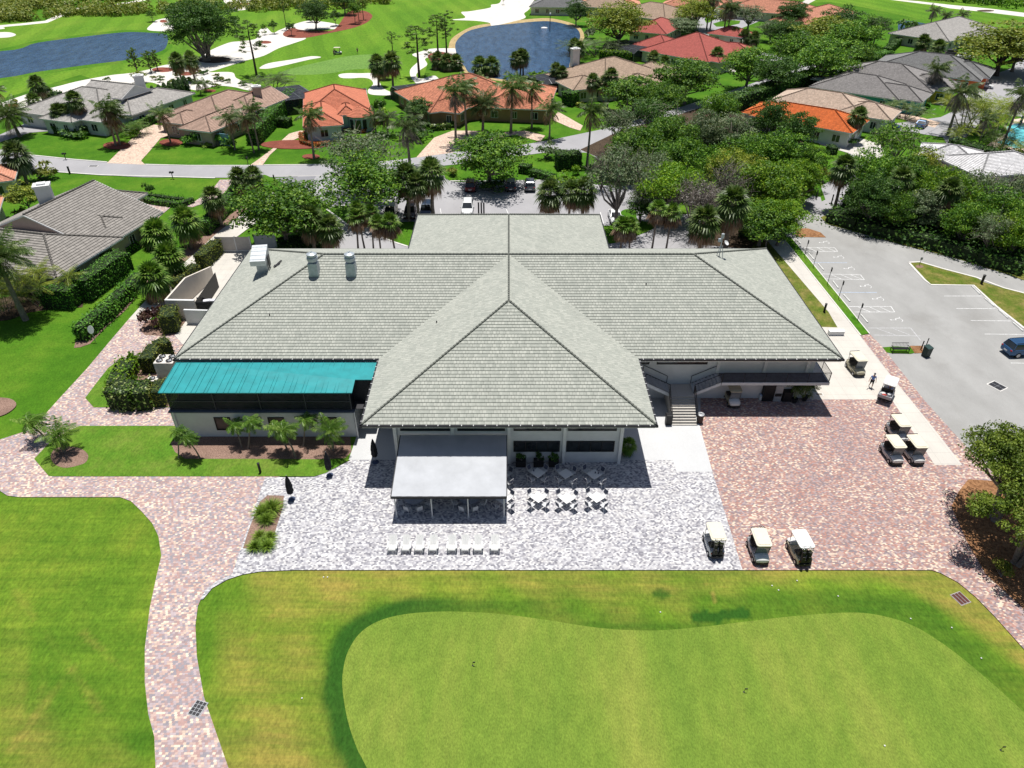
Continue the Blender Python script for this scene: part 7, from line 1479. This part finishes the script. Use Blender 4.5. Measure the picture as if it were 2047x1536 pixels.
# accessible parking signs and wheel stops
for k,(bx,by,tx,ty) in enumerate(((1580.5,483,1582,468),(1607.5,515,1614.5,481.5),(1625,536,1633,503),(1653,571,1663,536),(1675.5,599,1684.5,563),(1713.5,642,1723.5,608))):
    p=at(bx,by);h=zon(ty,p.y);o=thing("parking_sign","accessible parking sign on a tall dark pole, %s from the top of the row"%("first","second","third","fourth","fifth","sixth")[k],"sign",(p.x,p.y,.1),0,"accessible parking signs along the verge")
    MB().tube((0,0,0),(0,0,h),.035).build("pole",DARKM,o);MB().box((.04,0,h-.3),(.03,.32,.55),rz=0).build("sign_plate",M("sign_back",(.06,.06,.065),.6),o)
ws=[(zz(330,320),zz(410,405)),(zz(540,560),zz(625,660)),(zz(695,730),zz(785,835)),(zz(935,1015),zz(1025,1130)),(zz(1108,1235),zz(1215,1350)),((1720,631),(1734,647))]
for k,(a,b) in enumerate(ws+[((1942,574),(1958,590)),((1967,598),(1986,614)),((1996,622),(2014,638)),((2024,647),(2044,664))]):
    a,b=at(*a),at(*b);c=(a+b)/2;L=(b-a).length;r=k>=len(ws)
    o=MB().box((0,0,.07),(L,.17,.13),None,tapy=.7,taper=.98).build("wheel_stop",M("stop_concrete",(.6,.6,.58),.85));o.location=(c.x,c.y,.062);o.rotation_euler=(0,0,math.atan2(b.y-a.y,b.x-a.x))
    tag(o,"concrete wheel stop, %s %s"%(("topmost","second","third","fourth","fifth","lowest")[k] if not r else ("topmost","second","third","lowest")[k-len(ws)],"in the accessible bays" if not r else "beside the right lot island"),"wheel stop","wheel stops in the lot")
# grates
def grate(name,label,px,py,sx,sy,rz,z,n=3,m=4,mat=DARKM,rimm=None):
    p=at(px,py);o=thing(name,label,"drain",(p.x,p.y,z),rz);MB().box((0,0,.005),(sx+(.24 if rimm is None else .1),sy+(.24 if rimm is None else .1),.012)).build("rim",rimm or KERB,o);MB().box((0,0,.015),(sx,sy,.014)).build("grate",mat,o);t=MB()
    for i in range(n+1): t.box((-sx/2+sx*i/n,0,.028),(.03,sy,.012))
    for i in range(m+1): t.box((0,-sy/2+sy*i/m,.029),(sx,.025,.012))
    t.build("grate_bars",GREYM,o);return o
grate("drain_grate","slanted black drain grate on the brick path",396,1418,.75,.95,-.28,.07,3,4,rimm=GREYM);grate("drain_grate","brown drain grate in the turf near the right path",1920,1197,.85,.95,.35,.01,3,1,M("rusty_grate",(.09,.03,.025),.8),rimm=M("grate_frame",(.4,.33,.3),.8))
grate("drain_grate","large dark drain grate in the right car park",1993,773,1.1,1.3,.5,.063,2,2);grate("drain_grate","concrete-rimmed drain inlet in the lot entrance road",1726,475,1.5,.9,-.2,.063,5,1);grate("drain_grate","tiny drain at the corner of the brick plaza",1637,790,.6,.3,0,.078,2,1,M("beige_grate",(.25,.2,.15),.8));grate("drain_grate","small street drain below the left kerb",187,333,1.4,.5,0,.052,3,1)
# practice green targets and balls
for k,(x,y,l) in enumerate(((945,1331,"upper left practice cup marker on the green"),(1487,1384,"middle practice cup marker on the green"),(2000,1500,"lower right practice cup marker on the green"))):
    p=at(x,y);o=thing("practice_marker",l,"golf marker",(p.x,p.y,.017));MB().lathe((0,0,0),[(.06,0),(.06,.01)],12).build("cup",BLACKP,o);MB().tube((0,0,.0),(.02,0,.42),.014).build("pin",BLACK,o);t=MB();t.box((.09,0,.36),(.17,.03,.11));t.build("flag",BLACK,o)
for k,(x,y) in enumerate(((647,1155),(655,1155),(1543,1172),(1556,1181),(1902,1256),(1961,1317),(1820,1238),(1675,1193),(1593,1162),(1768,1492),(1320,1225),(604,1397))):
    p=at(x,y);o=MB().lathe((0,0,0),[(.02,0),(.055,.03),(.055,.07),(.02,.1)],8).build("golf_ball",WHITEP);o.location=(p.x,p.y,.008);tag(o,"small white golf ball lying on the turf around the practice green","golf ball","golf balls on the turf")
# low white block wall, light pole and fountain of the pond
p=at(1670,670);o=thing("low_block_wall","low white block at the corner of the concrete court","wall",(p.x,p.y,.08));MB().box((0,0,.25),(1.7,.5,.5)).build("block",WHITE2,o);MB().box((0,0,.52),(1.8,.6,.05)).build("coping",WHITE2,o)
p=at(1099,62);o=thing("pond_post","thin post with a white cap standing in the near pond","post",(p.x,p.y,0));MB().tube((0,0,0),(0,0,5),.12).build("pole",DARKM,o);MB().lathe((0,0,5),[(.3,0),(.3,.5),(.05,.7)],8).build("lamp_head",WHITE2,o)
p=at(1088,57);o=MB().lathe((0,0,0),[(1.2,0),(1.1,.25),(.3,.4)],12).build("pond_aerator",WHITE2);o.location=(p.x,p.y,.04);tag(o,"small white aerator floating in the near pond","aerator")
# ================================================================= PEOPLE
def skinned(name,joints,edges,mat,root,sub=2):
    me=bpy.data.meshes.new(name);me.from_pydata([j[0] for j in joints],edges,[]);o=bpy.data.objects.new(name,me);C.objects.link(o);bpy.context.view_layer.update()
    md=o.modifiers.new("skin",'SKIN');
    for k,j in enumerate(joints):
        r=j[1];me.skin_vertices[0].data[k].radius=(r,r) if isinstance(r,(int,float)) else r
    me.skin_vertices[0].data[0].use_root=True
    s=o.modifiers.new("sub",'SUBSURF');s.levels=sub;s.render_levels=sub
    bpy.context.view_layer.update();dg=bpy.context.evaluated_depsgraph_get();m2=bpy.data.meshes.new_from_object(o.evaluated_get(dg));bpy.data.objects.remove(o)
    m2.materials.clear();m2.materials.append(mat);o=bpy.data.objects.new(name,m2);C.objects.link(o);o.parent=root
    m2.polygons.foreach_set("use_smooth",[True]*len(m2.polygons));return o
def add_hand(J,E,wrist,root_idx,d,side,r=.009):
    """palm, four fingers of unequal length and a thumb, as skinned chains"""
    w=Vector(wrist);d=Vector(d).normalized();s=Vector(side).normalized();c=d.cross(s)
    i0=len(J);J.append((tuple(w+d*.045),(.036,.018)));E.append((root_idx,i0));J.append((tuple(w+d*.085),(.038,.016)));E.append((i0,i0+1))
    for k,l in enumerate((.066,.076,.07,.054)):
        b=w+d*.1+s*(.028-.018*k);a=len(J);J.append((tuple(b),r));E.append((i0+1,a));J.append((tuple(b+d*l*.55+c*.008),r*.92));E.append((a,a+1));J.append((tuple(b+d*l*.95+c*.028),r*.8));E.append((a+1,a+2))
    a=len(J);b=w+d*.045+s*.035;J.append((tuple(b),r*1.1));E.append((i0,a));J.append((tuple(b+d*.03+s*.025),r));E.append((a,a+1));J.append((tuple(b+d*.06+s*.03+c*.01),r*.85));E.append((a+1,a+2))
def person(label,pos,rz,shirt,pants,pose="walk",hair=BLACK,capm=None,z=.08):
    o=thing("person",label,"person",(pos[0],pos[1],z),rz)
    if pose=="walk": # local -Y is forward
        hip=.92;L_=dict(kl=(.1,-.16,.5),al=(.11,-.14,.09),tl=(.12,-.32,.03),kr=(-.1,.04,.48),ar=(-.12,.26,.12),tr=(-.12,.12,.03),el=(.27,.03,1.13),hl=(.3,-.16,.93),er=(-.28,-.04,1.14),hr=(-.36,-.26,.98))
    elif pose=="sit":
        hip=.55;L_=dict(kl=(.12,-.45,.55),al=(.12,-.5,.12),tl=(.12,-.65,.06),kr=(-.12,-.45,.55),ar=(-.12,-.5,.12),tr=(-.12,-.65,.06),el=(.27,-.12,.78),hl=(.15,-.38,.82),er=(-.27,-.12,.78),hr=(-.15,-.38,.82))
    else:
        hip=.92;L_=dict(kl=(.1,-.02,.5),al=(.11,.02,.09),tl=(.12,-.16,.03),kr=(-.1,-.02,.5),ar=(-.11,.02,.09),tr=(-.12,-.16,.03),el=(.27,.02,1.13),hl=(.24,-.2,.98),er=(-.27,.02,1.13),hr=(-.24,-.2,.98))
    sh=hip+.5
    J=[((0,0,hip),(.15,.11)),((0,0,hip+.2),(.13,.1)),((0,0,hip+.38),(.16,.11)),((0,0,sh),(.1,.09)),((0,-.01,sh+.1),.055),((0,-.02,sh+.16),(.06,.07)),((0,-.02,sh+.25),(.078,.095)),((0,-.01,sh+.33),(.06,.07)),
       ((.17,0,sh-.02),.065),(L_['el'],.042),(L_['hl'],.028),((-.17,0,sh-.02),.065),(L_['er'],.042),(L_['hr'],.028),
       ((.1,0,hip-.06),.095),(L_['kl'],.06),(L_['al'],.038),(L_['tl'],.035),((-.1,0,hip-.06),.095),(L_['kr'],.06),(L_['ar'],.038),(L_['tr'],.035)]
    E=[(0,1),(1,2),(2,3),(3,4),(4,5),(5,6),(6,7),(3,8),(8,9),(9,10),(3,11),(11,12),(12,13),(0,14),(14,15),(15,16),(16,17),(0,18),(18,19),(19,20),(20,21)]
    for q,k in (('l',10),('r',13)):
        e,h=Vector(L_['e'+q]),Vector(L_['h'+q]);add_hand(J,E,L_['h'+q],k,h-e,(-.5 if q=='l' else .5,-.6,.2))
    body=skinned("body",J,E,SKIN,o)
    def grow(name,idx,ed,mat,g): J2=[(J[i][0],tuple(r*g for r in J[i][1]) if isinstance(J[i][1],tuple) else J[i][1]*g) for i in idx];m={i:k for k,i in enumerate(idx)};return skinned(name,J2,[(m[a],m[b]) for a,b in ed],mat,o,1)
    mid=lambda a,b,t: tuple(Vector(a).lerp(Vector(b),t))
    # shirt with short sleeves, shorts
    Js=[(J[0][0],(.17,.13)),(J[1][0],(.15,.12)),(J[2][0],(.18,.135)),(J[3][0],(.11,.1)),(J[8][0],.078),(mid(J[8][0],J[9][0],.62),.062),(J[11][0],.078),(mid(J[11][0],J[12][0],.62),.062)]
    skinned("shirt",Js,[(0,1),(1,2),(2,3),(3,4),(4,5),(3,6),(6,7)],shirt,o,1)
    Jp=[((0,0,hip),(.165,.125)),(J[14][0],.105),(mid(J[14][0],J[15][0],.9),.08),(J[18][0],.105),(mid(J[18][0],J[19][0],.9),.08)]
    skinned("shorts",Jp,[(0,1),(1,2),(0,3),(3,4)],pants,o,1)
    for q in 'lr': a=Vector(L_['a'+q]);t_=Vector(L_['t'+q]);skinned("shoe",[(tuple(a+Vector((0,.03,-.03))),.045),(tuple(a.lerp(t_,.6)),.046),(tuple(t_),.04)],[(0,1),(1,2)],WHITEP if pose!="sit" else BLACK,o,1)
    hc=Vector((0,-.02,sh+.25));t=MB();t.lathe(hc+Vector((0,.012,.02)),[(.088,0),(.094,.04),(.085,.08),(.05,.115),(.01,.125)],16,sy=1.12);t.build("hair" if capm is None else "cap",capm or hair,o,smooth=True)
    if capm: t=MB();t.faces([(-.07,-.1,sh+.3),(.07,-.1,sh+.3),(.05,-.2,sh+.28),(-.05,-.2,sh+.28),(-.07,-.1,sh+.29),(.07,-.1,sh+.29),(.05,-.2,sh+.27),(-.05,-.2,sh+.27)],[(0,1,2,3),(7,6,5,4),(0,4,5,1),(1,5,6,2),(2,6,7,3),(3,7,4,0)]);t.build("cap_brim",capm,o)
    t=MB();t.tube((0,-.105,sh+.25),(0,-.13,sh+.225),.012,.016,6);t.build("nose",SKIN,o)
    for x in (-.03,.03): t=MB();t.lathe((x,-.108,sh+.262),[(.003,-.006),(.009,0),(.003,.006)],8);t.build("eye",BLACK,o)
    for x in (-.085,.085): t=MB();t.rbox((x,-.01,sh+.245),(.018,.035,.055),.008);t.build("ear",SKIN,o)
    t=MB();t.box((0,-.112,sh+.19),(.045,.01,.01));t.build("mouth",M("lips",(.3,.1,.08),.6),o);return o
BLUES=M("blue_shirt",(.1,.2,.5),.8,var=.1);NAVYP=M("black_shorts",(.012,.012,.018),.85)
p=at(1739,776);person("man in a blue shirt, black shorts and dark cap walking across the concrete",(p.x,p.y),-.35,BLUES,NAVYP,"walk",capm=M("navy_cap",(.02,.025,.05),.7))
r=Matrix.Rotation(h,3,'Z')@Vector((-.2,.25,0));person("driver in a blue shirt sitting in the utility cart",(ce.x+r.x,ce.y+r.y),h,BLUES,NAVYP,"sit",z=.38)
p=at(715,108);person("distant golfer in dark clothes standing on the far green's edge",(p.x,p.y),.4,M("dark_shirt",(.05,.05,.06),.8),NAVYP,"stand",z=.03)
p=at(668,112);person("distant golfer in dark clothes beside the far golf cart",(p.x,p.y),-.3,MATS["dark_shirt"],NAVYP,"stand",z=.03)
